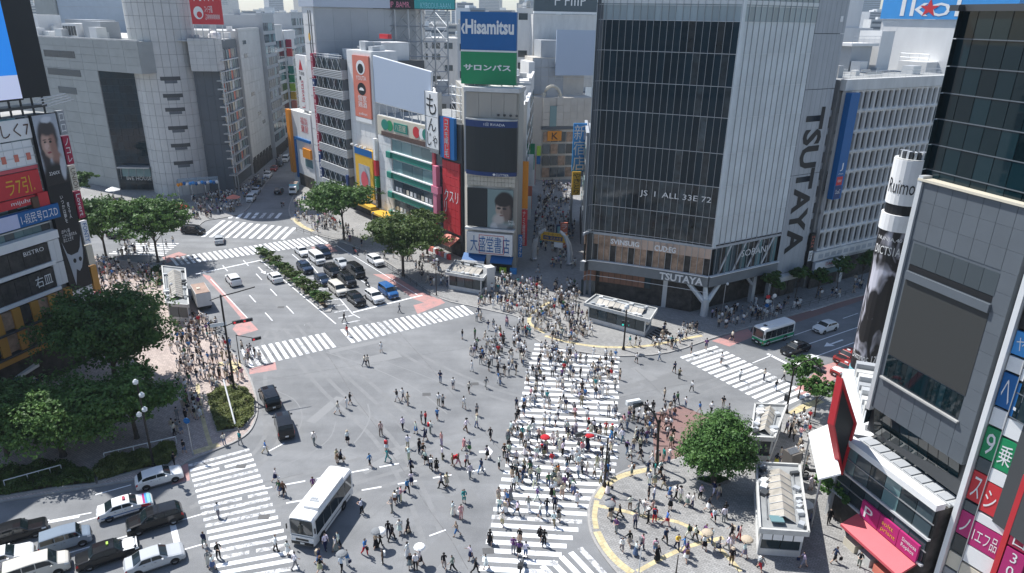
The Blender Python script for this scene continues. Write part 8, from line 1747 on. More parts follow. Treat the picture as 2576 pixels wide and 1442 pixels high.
# ================================================================== people
M_SKIN = mat('skin', (.60, .41, .32), rough=.55, objcol=True); M_CLOTH = mat('cloth', (.5, .5, .5), rough=.85, objcol=True, spec=.2); M_HAIRP = mat('hair', (.02, .016, .014), rough=.5, objcol=True); M_SHOE = mat('shoe', (.05, .05, .05), rough=.6, objcol=True)
def skeleton(pose):
 """facing +y. returns joints {name: pos}, bones [(a, b)], radii"""
 s = pose; J = {}; rad = {}; B = []
 def j(n, p, r_, par=None):
  J[n] = Vector(p); rad[n] = r_
  if par: B.append((par, n))
 lean = s.get('lean', 0.0); zc = s.get('drop', 0.0)
 j('pelvis', (0, 0, .95-zc), .135); j('waist', (0, lean*.25, 1.08-zc), .115, 'pelvis'); j('chest', (0, lean*.6, 1.28-zc), .135, 'waist'); j('neck0', (0, lean*.9, 1.42-zc), .07, 'chest'); j('neck', (0, lean*1.05+.01, 1.48-zc), .05, 'neck0')
 hx = s.get('turn', 0)*.03; hy = lean*1.15+.02+s.get('nod', 0)*.05
 j('jaw', (hx*.5, hy+.015, 1.545-zc), .068, 'neck'); j('head', (hx*.6, hy, 1.625-zc), .092, 'jaw'); j('crown', (hx*.4, hy-.015, 1.70-zc), .062, 'head'); j('nose', (hx*1.5, hy+.112, 1.60-zc), .014, 'head')
 for sd, sg in (('l', -1), ('r', 1)):
  j('ear'+sd, (sg*.098+hx*.6, hy-.005, 1.61-zc), .018, 'head')
  a = s['arm'+sd]; sh = Vector((sg*.175, lean*.8, 1.385-zc)); j('sh'+sd, sh, .065, 'neck0')
  ua = Vector((sg*a[1], math.sin(R(a[0])), -math.cos(R(a[0])))).normalized(); el = sh+ua*.28; j('el'+sd, el, .043, 'sh'+sd)
  fa = Vector((sg*a[3], math.sin(R(a[2])), -math.cos(R(a[2])))).normalized(); wr = el+fa*.245; j('wr'+sd, wr, .028, 'el'+sd); pm = wr+fa*.07; j('palm'+sd, pm, .034, 'wr'+sd)
  side = Vector((0, 1, 0)).cross(fa).normalized() if abs(fa.y) < .95 else Vector((sg, 0, 0)); fwd = side.cross(fa).normalized()
  for k, ln in enumerate((.062, .075, .070, .055)):
   off = fwd*(.024-.016*k); q = pm+fa*.035+off; j('f%d%s' % (k, sd), q, .0095, 'palm'+sd); j('g%d%s' % (k, sd), q+fa*ln*.8-side*sg*.018, .008, 'f%d%s' % (k, sd))
  j('t0'+sd, pm+fwd*.040-fa*.01, .011, 'palm'+sd); j('t1'+sd, pm+fwd*.055+fa*.035, .009, 't0'+sd)
  l_ = s['leg'+sd]; hp = Vector((sg*.095, 0, .88-zc)); j('hip'+sd, hp, .105, 'pelvis'); th = Vector((sg*.02, math.sin(R(l_[0])), -math.cos(R(l_[0])))); kn = hp+th*.42; j('kn'+sd, kn, .062, 'hip'+sd)
  cf = Vector((0, math.sin(R(l_[1])), -math.cos(R(l_[1])))); an = kn+cf*.40; j('calf'+sd, kn+cf*.14-Vector((0, .012, 0)), .058, 'kn'+sd); j('an'+sd, an, .038, 'calf'+sd); ft = Vector((sg*.02, math.cos(R(l_[2])), math.sin(R(l_[2])))); j('toe'+sd, an+Vector((0, 0, -.035))+ft*.15, .036, 'an'+sd); j('heel'+sd, an+Vector((0, -.04, -.035)), .038, 'an'+sd)
 return J, B, rad
BONE_CLASS = {'pelvis': 'hip', 'waist': 'torso', 'chest': 'torso', 'neck0': 'torso', 'neck': 'head', 'jaw': 'head', 'head': 'head', 'crown': 'head', 'nose': 'head'}
def bcls(n):
 if n in BONE_CLASS: return BONE_CLASS[n]
 if n[:2] == 'sh': return 'torso'
 if n[:2] == 'el': return 'uarm'
 if n[:2] == 'wr': return 'farm'
 if n[:3] == 'hip': return 'hip'
 if n[:2] == 'kn': return 'thigh'
 if n[:4] == 'calf' or n[:2] == 'an': return 'shin'
 if n[:3] == 'toe' or n[:4] == 'heel': return 'foot'
 if n[:3] == 'ear': return 'head'
 return 'hand'
def body_variant(pose):
 J, B, rad = skeleton(pose); names = list(J); idx = {n: i for i, n in enumerate(names)}; me = bpy.data.meshes.new('person_body')
 me.from_pydata([tuple(J[n]) for n in names], [(idx[a], idx[b]) for a, b in B], []); o = bpy.data.objects.new('b', me); md = o.modifiers.new('s', 'SKIN'); md.use_smooth_shade = True; md.branch_smoothing = .6
 for i, n in enumerate(names): me.skin_vertices[0].data[i].radius = (rad[n], rad[n]*(.72 if bcls(n) in ('torso', 'hip') and n[:3] != 'hip' else 1.0)); me.skin_vertices[0].data[i].use_root = (n == 'pelvis')
 sub = o.modifiers.new('u', 'SUBSURF'); sub.levels = 1; m2 = eval_mesh(o); bpy.data.objects.remove(o); lo = min(v.co.z for v in m2.vertices)
 for v in m2.vertices: v.co.z -= lo
 m2.materials.clear(); m2.materials.append(M_SKIN); m2.polygons.foreach_set('use_smooth', [True]*len(m2.polygons))
 V = np.array([v.co[:] for v in m2.vertices]); A_ = np.array([J[a][:] for a, b in B]); Bv = np.array([J[b][:] for a, b in B]); A_[:, 2] -= lo; Bv[:, 2] -= lo; rb = np.array([max(rad[a], rad[b]) for a, b in B]); AB = Bv-A_
 F_ = [tuple(p.vertices) for p in m2.polygons]; cen = np.array([V[list(f)].mean(0) for f in F_]); t = np.clip(((cen[:, None]-A_)*AB).sum(2)/np.maximum(1e-9, (AB*AB).sum(1)), 0, 1); D = np.linalg.norm(cen[:, None]-(A_+AB*t[..., None]), axis=2)-rb*.6
 cls = [bcls(B[k][1]) for k in D.argmin(1)]
 return m2, V, F_, cls, cen, {n: J[n]-Vector((0, 0, lo)) for n in names}
def shell(m2, V, F_, keep, off, M, name):
 N = np.array([v.normal[:] for v in m2.vertices]); ks = [f for f, k in zip(F_, keep) if k]; used = sorted({i for f in ks for i in f})
 if not used: return None
 mp = {u: i for i, u in enumerate(used)}; P = V[used]+N[used]*off; me = bpy.data.meshes.new(name); me.from_pydata([tuple(p) for p in P], [], [tuple(mp[i] for i in f) for f in ks]); me.materials.append(M); me.polygons.foreach_set('use_smooth', [True]*len(me.polygons)); return me
POSES = [dict(arml=(28, .12, 40, .05), armr=(-24, .12, -8, .05), legl=(-22, -40, -25), legr=(24, 10, 12), lean=.04), dict(arml=(-22, .12, -6, .05), armr=(26, .12, 42, .05), legl=(24, 8, 12), legr=(-20, -42, -28), lean=.04), dict(arml=(10, .14, 22, .05), armr=(-10, .14, 0, .05), legl=(-10, -18, -8), legr=(12, 6, 4), lean=.02),
 dict(arml=(4, .16, 10, .08), armr=(6, .16, 14, .08), legl=(0, 0, 0), legr=(2, -2, 0)), dict(arml=(8, .15, 20, .06), armr=(30, .1, 125, -.15), legl=(0, -2, 0), legr=(3, 0, 0), nod=.6), dict(arml=(14, .3, 95, -.5), armr=(14, .3, 92, -.5), legl=(4, 0, 0), legr=(-6, -12, 0)), dict(arml=(-16, .14, 0, .04), armr=(38, .15, 120, -.1), legl=(18, 6, 8), legr=(-16, -34, -20), lean=.03)]
VAR = []
for pz in POSES:
 m2, V, F_, cls, cen, J = body_variant(pz); hz0 = J['head'].z; hy0 = J['head'].y; d = dict(body=m2)
 nk = lambda c_: [k in c_ for k in cls]
 d['tee'] = shell(m2, V, F_, [(k in ('torso',)) or (k == 'uarm') or (k == 'hip' and c_[2] > J['pelvis'].z+.0) for k, c_ in zip(cls, cen)], .016, M_CLOTH, 'shirt'); d['long'] = shell(m2, V, F_, [k in ('torso', 'uarm', 'farm') or (k == 'hip' and c_[2] > J['pelvis'].z-.05) for k, c_ in zip(cls, cen)], .019, M_CLOTH, 'jacket')
 d['trousers'] = shell(m2, V, F_, [k in ('thigh', 'shin') or (k == 'hip' and c_[2] <= J['pelvis'].z+.06) for k, c_ in zip(cls, cen)], .014, M_CLOTH, 'trousers'); d['shorts'] = shell(m2, V, F_, [(k == 'thigh') or (k == 'hip' and c_[2] <= J['pelvis'].z+.06) for k, c_ in zip(cls, cen)], .02, M_CLOTH, 'shorts')
 d['shoes'] = shell(m2, V, F_, nk(('foot',)), .012, M_SHOE, 'shoes'); d['hair'] = shell(m2, V, F_, [k == 'head' and (c_[2] > hz0+.03 or (c_[1] < hy0-.01 and c_[2] > hz0-.09)) and c_[1] < hy0+.085 for k, c_ in zip(cls, cen)], .02, M_HAIRP, 'hair'); d['longhair'] = shell(m2, V, F_, [k in ('head',) and (c_[2] > hz0+.03 or c_[1] < hy0+.0) and c_[1] < hy0+.085 for k, c_ in zip(cls, cen)], .035, M_HAIRP, 'long_hair')
 pv = J['pelvis']
 def skirt(z1, z0, r1, r0, nm):
  mb = MB(); n_ = 12
  for (zz_, rr_) in ((z1, r1), ((z1+z0)/2, (r1*.45+r0*.55)), (z0, r0)):
   for k in range(n_): a_ = 2*math.pi*k/n_; q = rr_*(1+.05*math.sin(3*a_)); mb.v.append((q*math.cos(a_), pv.y+q*.85*math.sin(a_), zz_))
  for i in range(2):
   for k in range(n_): mb.f.append((i*n_+k, i*n_+(k+1) % n_, (i+1)*n_+(k+1) % n_, (i+1)*n_+k))
  return mesh(nm, mb.v, mb.f, M_CLOTH, True)
 d['skirt'] = skirt(pv.z+.12, .52, .15, .27, 'skirt'); d['longskirt'] = skirt(pv.z+.12, .22, .15, .31, 'long_skirt')
 mb = MB().box((0, J['chest'].y-.20, J['chest'].z-.06), (.30, .17, .42)); me = mesh('backpack', mb.v, mb.f, M_CLOTH); d['backpack'] = me
 mb = MB().box((.25, .0, .86), (.10, .30, .24)).tube([(.25, 0, .98), (.16, 0, 1.36), (-.1, .0, 1.40)], .014, 4); d['bag'] = mesh('shoulder_bag', mb.v, mb.f, M_CLOTH)
 wr = J['palmr']; mb = MB().box((wr.x+.03, wr.y, wr.z-.24), (.09, .26, .28)).tube([(wr.x, wr.y, wr.z), (wr.x+.03, wr.y, wr.z-.12)], .012, 4); d['handbag'] = mesh('handbag', mb.v, mb.f, M_CLOTH)
 mb = MB().lathe([(.17, hz0+.035), (.115, hz0+.05), (.11, hz0+.12), (.06, hz0+.135)], (J['head'].x, hy0, 0), 10); d['hat'] = mesh('hat', mb.v, mb.f, M_CLOTH)
 h2 = J['palmr']; mb = MB().tube([(h2.x, h2.y+.02, h2.z-.05), (h2.x*.6, hy0, hz0+.55)], .012, 4).lathe([(.55, hz0+.30), (.46, hz0+.42), (.25, hz0+.52), (.03, hz0+.56)], (h2.x*.6, hy0, 0), 10); d['parasol'] = mesh('parasol', mb.v, mb.f, M_CLOTH)
 # simple far figure
 mb = MB(); parts_ = []
 def seg(a, b, ra, rb_, c_): k0 = len(mb.f); mb.tube([J[a], J[b]], [ra, rb_], 5); parts_.extend([c_]*(len(mb.f)-k0))
 for sd in 'lr': seg('hip'+sd, 'kn'+sd, .10, .07, 'b'); seg('kn'+sd, 'an'+sd, .065, .045, 'b2'); seg('an'+sd, 'toe'+sd, .045, .04, 'f'); seg('sh'+sd, 'el'+sd, .065, .05, 't'); seg('el'+sd, 'wr'+sd, .04, .03, 's')
 seg('pelvis', 'chest', .15, .19, 't'); seg('chest', 'neck0', .19, .09, 't'); seg('neck0', 'jaw', .06, .08, 's'); seg('jaw', 'crown', .095, .085, 'h')
 d['far'] = (np.array(mb.v), list(mb.f), list(parts_)); VAR.append(d)
PAL = dict(white=(.80, .80, .79), black=(.014, .014, .016), grey=(.22, .23, .24), navy=(.02, .03, .075), beige=(.48, .40, .30), red=(.50, .03, .04), pink=(.62, .33, .35), blue=(.06, .19, .45), teal=(.03, .25, .27), brown=(.14, .08, .05), green=(.06, .16, .07), cream=(.66, .61, .52), lilac=(.40, .36, .52), khaki=(.24, .21, .13), denim=(.09, .15, .26), orange=(.70, .22, .05), yellow=(.72, .60, .08), purple=(.16, .07, .20))
TOPS = ['white']*22+['black']*11+['grey']*7+['navy']*4+['beige']*5+['cream']*9+['pink', 'blue', 'teal', 'red', 'green', 'lilac', 'khaki', 'brown', 'blue', 'purple']
BOTS = ['black']*6+['white']*2+['navy']*3+['denim']*4+['grey']*3+['beige']*3+['khaki', 'white', 'white', 'cream', 'brown']
SKINS = [(.60, .41, .31), (.55, .36, .27), (.64, .46, .36)]; HAIRS = [(.014, .012, .012)]*5+[(.05, .03, .02), (.11, .065, .04)]
PEOPLE = []   # x, y, heading, zone, optional clothes
def inside_poly(x, y, pg):
 c_ = False
 for i in range(len(pg)):
  (x1, y1), (x2, y2) = pg[i], pg[i-1]
  if (y1 > y) != (y2 > y) and x < (x2-x1)*(y-y1)/(y2-y1)+x1: c_ = not c_
 return c_
pr_ = random.Random(31); GRID = {}
BLOCK = []   # footprints that nobody may stand in
def free(x, y, d):
 for pg in BLOCK:
  if inside_poly(x, y, pg): return False
 i, j = int(x//1), int(y//1)
 for a in (-1, 0, 1):
  for b in (-1, 0, 1):
   for (u, v) in GRID.get((i+a, j+b), ()):
    if (u-x)**2+(v-y)**2 < d*d: return False
 return True
def add(x, y, hd, zone, z, **k): GRID.setdefault((int(x//1), int(y//1)), []).append((x, y)); PEOPLE.append((x, y, hd, zone, z, k))
for o in bpy.data.objects:
 if o.parent is None and o.get('category') in ('car', 'van', 'taxi', 'bus', 'truck'):
  c_ = o.matrix_basis.translation; rz = o.matrix_basis.to_euler().z; L_ = 2.6 if o['category'] not in ('bus', 'truck') else 4.9; W_2 = 1.2 if o['category'] not in ('bus', 'truck') else 1.6
  BLOCK.append([(c_.x+a*L_*math.cos(rz)-b*W_2*math.sin(rz), c_.y+a*L_*math.sin(rz)+b*W_2*math.cos(rz)) for a, b in ((1, 1), (1, -1), (-1, -1), (-1, 1))])
for cs in ([q4(1225, 1390), q4(1450, 1400), q4(1415, 1040), q4(1205, 1030)], [q4(1180, 900), q4(1300, 905), q4(1355, 720), q4(1200, 715)], [(1470, 815), (1620, 858), (1645, 815), (1500, 782)], [(1122, 732), (1215, 748), (1240, 708), (1145, 695)], [(424, 815), (484, 818), (476, 722), (414, 716)]): BLOCK.append(G(cs))
# individually placed figures: Q3/Q4 picture positions with the clothes they wear
H3 = 'near the middle of the junction'; HB_ = 'on the zebra crossing beside the coach'
S3 = [(1918, 330, 'grey', 'black', H3), (1835, 400, 'white', 'black', H3), (1850, 400, 'white', 'navy', H3), (1748, 250, 'black', 'black', 'on the near zebra crossing'), (2010, 130, 'red', 'black', 'on the near zebra crossing'), (1733, 180, 'yellow', 'black', 'on the near zebra crossing'), (1700, 640, 'black', 'black', H3), (1746, 615, 'white', 'denim', H3), (1762, 590, 'pink', 'grey', H3), (1998, 578, 'black', 'black', H3), (2028, 573, 'beige', 'blue', H3), (2052, 598, 'navy', 'black', H3), (2216, 485, 'red', 'black', H3), (2280, 515, 'black', 'black', H3), (2360, 535, 'black', 'grey', H3), (2207, 600, 'black', 'navy', H3), (2228, 608, 'navy', 'blue', H3), (2200, 670, 'black', 'white', H3),
(2335, 615, 'grey', 'beige', H3), (2398, 650, 'black', 'black', H3), (2398, 710, 'white', 'denim', H3), (2345, 730, 'white', 'brown', H3), (1582, 795, 'white', 'grey', H3), (1750, 790, 'white', 'black', H3), (1336, 835, 'blue', 'beige', 'behind the black minivans'), (1387, 980, 'white', 'navy', 'left of the coach'), (1410, 1045, 'green', 'denim', 'left of the coach'), (1430, 1050, 'brown', 'black', 'left of the coach'), (1578, 1030, 'purple', 'beige', 'left of the coach'), (1743, 985, 'white', 'grey', 'behind the coach'), (1696, 885, 'beige', 'beige', H3), (1716, 885, 'navy', 'black', H3), (1862, 905, 'blue', 'black', H3), (1917, 750, 'beige', 'khaki', H3), (1945, 825, 'pink', 'white', H3), (1950, 880, 'teal', 'teal', H3), (2027, 720, 'white', 'black', H3), (2093, 740, 'white', 'blue', H3), (2120, 690, 'white', 'white', H3), (2142, 692, 'grey', 'black', H3), (2138, 775, 'navy', 'navy', H3), (2165, 740, 'white', 'grey', H3), (2222, 800, 'pink', 'lilac', H3), (2225, 870, 'white', 'beige', H3), (2052, 815, 'white', 'beige', H3), (2057, 872, 'white', 'cream', H3), (2110, 840, 'black', 'navy', H3), (2130, 862, 'black', 'grey', H3), (2142, 890, 'white', 'black', H3), (2068, 935, 'navy', 'black', H3), (2070, 1000, 'white', 'navy', H3), (2168, 920, 'black', 'black', H3), (2197, 932, 'black', 'black', H3), (2277, 905, 'beige', 'brown', H3), (2305, 905, 'brown', 'pink', H3), (2335, 820, 'pink', 'pink', H3), (2362, 832, 'grey', 'green', H3), (2467, 770, 'black', 'black', H3), (2452, 865, 'grey', 'black', H3), (2420, 935, 'navy', 'blue', H3), (2510, 920, 'white', 'black', H3), (2365, 965, 'cream', 'grey', H3), (2350, 905, 'lilac', 'black', H3), (2222, 1015, 'grey', 'black', H3), (2248, 1005, 'beige', 'beige', H3), (2050, 1040, 'blue', 'black', H3), (2005, 1085, 'white', 'denim', H3), (1972, 1135, 'grey', 'grey', 'right of the coach'), (1988, 1092, 'beige', 'brown', 'right of the coach'), (2017, 1080, 'pink', 'cream', 'right of the coach'), (2335, 1090, 'teal', 'teal', H3), (2280, 1150, 'white', 'white', 'right of the coach'), (2320, 1170, 'pink', 'pink', 'right of the coach'),
(1820, 1140, 'white', 'black', 'right of the coach'), (2012, 1245, 'white', 'white', 'right of the coach'), (2053, 1240, 'black', 'black', 'right of the coach'), (1974, 1277, 'black', 'black', 'right of the coach'), (1955, 1258, 'black', 'navy', 'right of the coach'), (1893, 1315, 'beige', 'black', 'right of the coach'), (1914, 1308, 'black', 'black', 'right of the coach'), (1838, 1350, 'blue', 'red', 'right of the coach'), (1926, 1395, 'brown', 'black', 'right of the coach'), (2052, 1360, 'white', 'white', 'at the bottom edge'), (2065, 1420, 'black', 'grey', 'at the bottom edge'), (2092, 1425, 'white', 'black', 'at the bottom edge'), (2115, 1400, 'white', 'black', 'at the bottom edge'), (1608, 1395, 'navy', 'blue', 'in front of the coach'), (1640, 1325, 'white', 'navy', 'in front of the coach'), (1690, 1330, 'white', 'grey', 'in front of the coach'), (1705, 1310, 'white', 'black', 'in front of the coach'), (1720, 1430, 'white', 'black', 'in front of the coach'), (1748, 1405, 'blue', 'white', 'in front of the coach'), (1612, 1438, 'black', 'beige', 'in front of the coach'), (2298, 1255, 'beige', 'blue', 'at the bottom edge'), (2368, 1375, 'white', 'navy', 'at the bottom edge'), (2235, 1420, 'black', 'beige', 'at the bottom edge'), (2278, 1430, 'grey', 'black', 'at the bottom edge'), (2392, 1440, 'black', 'black', 'at the bottom edge'), (2445, 1420, 'white', 'white', 'at the bottom edge'),
(1100, 1160, 'white', 'grey', HB_), (1102, 1370, 'black', 'black', HB_), (1030, 1310, 'navy', 'grey', HB_), (1052, 1400, 'grey', 'cream', HB_), (1072, 1425, 'white', 'denim', HB_), (1390, 1332, 'white', 'black', HB_), (1450, 1352, 'white', 'white', HB_), (1485, 1415, 'white', 'grey', HB_), (1130, 800, 'black', 'beige', 'at the kerb by the planted corner'), (1210, 795, 'beige', 'beige', 'at the kerb by the planted corner'), (930, 842, 'navy', 'navy', 'on the pavement by the hedge end'), (880, 905, 'grey', 'blue', 'on the pavement by the hedge end'), (2326, 265, 'red', 'black', H3), (2390, 262, 'teal', 'denim', H3), (2440, 270, 'white', 'navy', H3), (2400, 312, 'red', 'white', H3), (2370, 350, 'white', 'black', H3), (2375, 428, 'grey', 'black', H3), (2445, 400, 'beige', 'grey', H3), (2460, 425, 'white', 'white', H3), (2445, 512, 'grey', 'brown', H3), (2490, 300, 'green', 'black', H3)]
for (x, y, t_, b_, zn) in S3:
 P = g(*q3(x, y)); add(P.x, P.y, pr_.uniform(0, 360), zn, 0.0, top=t_, bot=b_)
ZR = 'on the open road before the minibus'; ZZ = 'on the zebra crossing by the minibus'
S4 = [(542, 470, 'white', 'black', ZR), (625, 385, 'beige', 'teal', ZR), (740, 372, 'navy', 'navy', ZR), (815, 435, 'blue', 'black', ZR), (840, 465, 'cream', 'navy', ZR), (903, 527, 'black', 'white', ZR), (765, 572, 'blue', 'navy', ZR), (812, 600, 'cream', 'beige', ZR), (830, 592, 'red', 'white', ZR), (873, 610, 'pink', 'pink', ZR), (1060, 610, 'white', 'navy', ZR), (1085, 650, 'blue', 'black', ZR), (942, 640, 'white', 'black', ZR), (1000, 640, 'white', 'grey', ZR), (1050, 390, 'cream', 'cream', ZZ), (1145, 472, 'grey', 'black', ZZ), (1265, 472, 'white', 'khaki', ZZ), (1365, 472, 'black', 'black', ZZ), (1325, 522, 'navy', 'white', ZZ), (900, 338, 'white', 'denim', ZZ), (975, 318, 'pink', 'black', ZZ), (1105, 278, 'beige', 'black', 'on the pink kerb patch before the minibus'), (640, 660, 'white', 'red', 'under the curved signal arm'), (95, 570, 'red', 'black', 'on the upper diagonal crossing'), (258, 575, 'red', 'black', 'on the upper diagonal crossing'), (350, 525, 'pink', 'pink', 'on the upper diagonal crossing'), (380, 495, 'navy', 'navy', 'on the upper diagonal crossing'),
(232, 960, 'orange', 'teal', 'on the lower diagonal crossing'), (140, 1165, 'white', 'denim', 'on the lower diagonal crossing'), (25, 1150, 'white', 'denim', 'on the lower diagonal crossing'), (600, 960, 'white', 'grey', 'on the station plaza'), (682, 955, 'navy', 'denim', 'on the station plaza'), (715, 1010, 'grey', 'beige', 'on the station plaza'), (712, 1085, 'white', 'denim', 'on the station plaza'), (790, 1070, 'blue', 'denim', 'on the station plaza'), (822, 1075, 'black', 'black', 'on the station plaza'), (880, 1110, 'white', 'grey', 'on the station plaza'), (905, 1120, 'white', 'navy', 'on the station plaza'), (540, 1170, 'black', 'black', 'on the station plaza'), (632, 1150, 'grey', 'grey', 'on the station plaza'), (682, 1195, 'black', 'black', 'on the station plaza'), (715, 1190, 'red', 'red', 'on the station plaza'), (775, 1210, 'blue', 'pink', 'on the station plaza'), (522, 1245, 'purple', 'grey', 'on the station plaza'), (618, 1220, 'grey', 'navy', 'on the station plaza'), (550, 1340, 'white', 'grey', 'on the station plaza'), (588, 1310, 'black', 'beige', 'on the station plaza'), (620, 1360, 'white', 'denim', 'on the station plaza'), (652, 1330, 'pink', 'navy', 'on the station plaza'), (718, 1350, 'pink', 'blue', 'on the station plaza'), (828, 1330, 'yellow', 'navy', 'on the station plaza'), (985, 1135, 'black', 'white', 'on the station plaza'), (1012, 1190, 'white', 'black', 'on the station plaza'), (1062, 1190, 'white', 'grey', 'on the station plaza'), (965, 1330, 'white', 'black', 'on the station plaza'), (1035, 1340, 'grey', 'navy', 'on the station plaza'), (1100, 1270, 'black', 'black', 'by the long stairhead shelter'), (1140, 1280, 'pink', 'red', 'by the long stairhead shelter'), (1165, 1370, 'white', 'grey', 'by the long stairhead shelter'), (1100, 1405, 'black', 'brown', 'by the long stairhead shelter'), (1245, 1435, 'grey', 'red', 'by the long stairhead shelter'), (1460, 1420, 'lilac', 'grey', 'by the long stairhead shelter'), (1618, 1395, 'navy', 'black', 'alone near the red awning'), (1742, 1415, 'black', 'grey', 'at the stall under the red awning'), (1498, 1210, 'lilac', 'navy', 'right of the long stairhead shelter'), (1590, 1200, 'black', 'black', 'right of the long stairhead shelter'), (1420, 860, 'white', 'navy', 'left of the white canopy'), (1450, 880, 'black', 'beige', 'left of the white canopy'), (1475, 895, 'black', 'black', 'left of the white canopy'), (1325, 910, 'navy', 'yellow', 'by the metal cabinet'), (1345, 875, 'navy', 'black', 'by the metal cabinet'), (1465, 950, 'green', 'black', 'left of the white canopy'), (1498, 1030, 'white', 'white', 'left of the white canopy'), (1400, 700, 'white', 'black', 'near the arched mast')]
for (x, y, t_, b_, zn) in S4:
 P = g(*q4(x, y)); add(P.x, P.y, pr_.uniform(0, 360), zn, PZ if ('plaza' in zn or 'shelter' in zn or 'canopy' in zn or 'awning' in zn or 'cabinet' in zn or 'patch' in zn) else 0.0, top=t_, bot=b_)
def fill(poly, n, zone, z, hd=None, dmin=.42, clump=.25):
 pg = G(poly); xs_ = [p[0] for p in pg]; ys_ = [p[1] for p in pg]; k = 0; tries = 0; last = None
 while k < n and tries < n*60:
  tries += 1
  if last and pr_.random() < clump: a_ = pr_.uniform(0, 6.28); x, y = last[0]+.6*math.cos(a_), last[1]+.6*math.sin(a_)
  else: x, y = pr_.uniform(min(xs_), max(xs_)), pr_.uniform(min(ys_), max(ys_))
  if not inside_poly(x, y, pg) or not free(x, y, dmin): continue
  h_ = (pr_.choice(hd)+pr_.uniform(-18, 18)) if hd and pr_.random() < .8 else pr_.uniform(0, 360)
  add(x, y, h_, zone, z); last = (x, y); k += 1
fill([(1345, 872), (1552, 905), (1552, 1040), (1292, 1040)], 100, 'on the upper diagonal crossing', 0, (8, 188))
fill([(1292, 1040), (1552, 1040), (1545, 1185), (1500, 1240), (1250, 1240)], 112, 'on the lower diagonal crossing', 0, (8, 188))
fill([(1250, 1240), (1490, 1250), (1400, 1330), (1400, 1442), (1215, 1400)], 24, 'at the foot of the diagonal crossing', 0, (8, 188))
fill([q4(550, 640), q4(820, 620), q4(810, 900), q4(600, 900), q4(540, 800)], 50, 'beside the round clipped tree', 0)
fill([q4(480, 1030), q4(720, 930), q4(940, 1030), q4(1190, 1100), q4(1200, 1400), q4(900, 1440), q4(620, 1440), q4(440, 1200)], 30, 'on the station plaza', PZ)
fill([q4(1230, 900), q4(1400, 700), q4(1490, 640), q4(1500, 760), q4(1430, 1000), q4(1330, 1000)], 22, 'between the kiosks and the white canopy', PZ)
fill([(1195, 795), (1330, 812), (1340, 870), (1300, 1000), (1190, 930)], 75, 'at the corner of the diagonal crossing', 0, (10, 190, 60))
fill([(1200, 770), (1260, 700), (1450, 720), (1470, 800), (1540, 880), (1360, 858), (1320, 800)], 240, 'on the pavement before the glass building', PZ)
fill([(1540, 880), (1640, 850), (1700, 820), (1760, 830), (1700, 880)], 26, 'on the pavement before the glass building', PZ)
fill([(1790, 800), (1940, 760), (1970, 795), (1860, 826), (1790, 840)], 48, 'in the shade of the glass building', PZ)
fill([(1960, 765), (2170, 708), (2170, 738), (1970, 795)], 18, 'in the shade of the concrete office', PZ)
fill([(450, 800), (550, 820), (590, 900), (620, 960), (600, 975), (530, 990), (445, 990), (430, 880)], 120, 'on the pink pavement by the dark tree', PZ)
fill([q3(920, 560), q3(1040, 560), q3(1060, 730), q3(960, 800), q3(850, 740)], 22, 'on the pink pavement below the triangular bed', PZ)
fill([(250, 660), (420, 680), (420, 712), (350, 745), (240, 735)], 95, 'on the pavement by the sign covered building', PZ)
fill([(0, 935), (110, 930), (120, 1010), (0, 1030)], 26, 'in the shade at the left edge', PZ)
fill([(480, 505), (610, 480), (690, 425), (672, 455), (618, 528), (560, 545), (490, 560)], 190, 'at the foot of the round tower', PZ)
fill([(250, 500), (470, 520), (480, 565), (300, 528)], 50, 'left of the round tower', PZ)
fill([(738, 520), (790, 495), (850, 560), (940, 630), (910, 622), (800, 588), (745, 562)], 120, 'on the far right pavement', PZ)
fill([(300, 615), (440, 612), (400, 645), (290, 650)], 25, 'on the hidden far crossing', 0)
fill([(1335, 690), (1345, 560), (1362, 462), (1440, 470), (1445, 560), (1450, 690)], 230, 'in the pedestrian lane', PZ, (0, 180))
fill([(960, 650), (1100, 735), (1180, 720), (1100, 660), (1000, 620)], 40, 'under the right street trees', PZ)
fill([(600, 880), (660, 890), (655, 935), (622, 935)], 8, 'at the left end of the near zebra crossing', 0)
fill([(700, 415), (735, 370), (760, 330), (745, 325), (690, 410)], 45, 'up the side street', PZ)
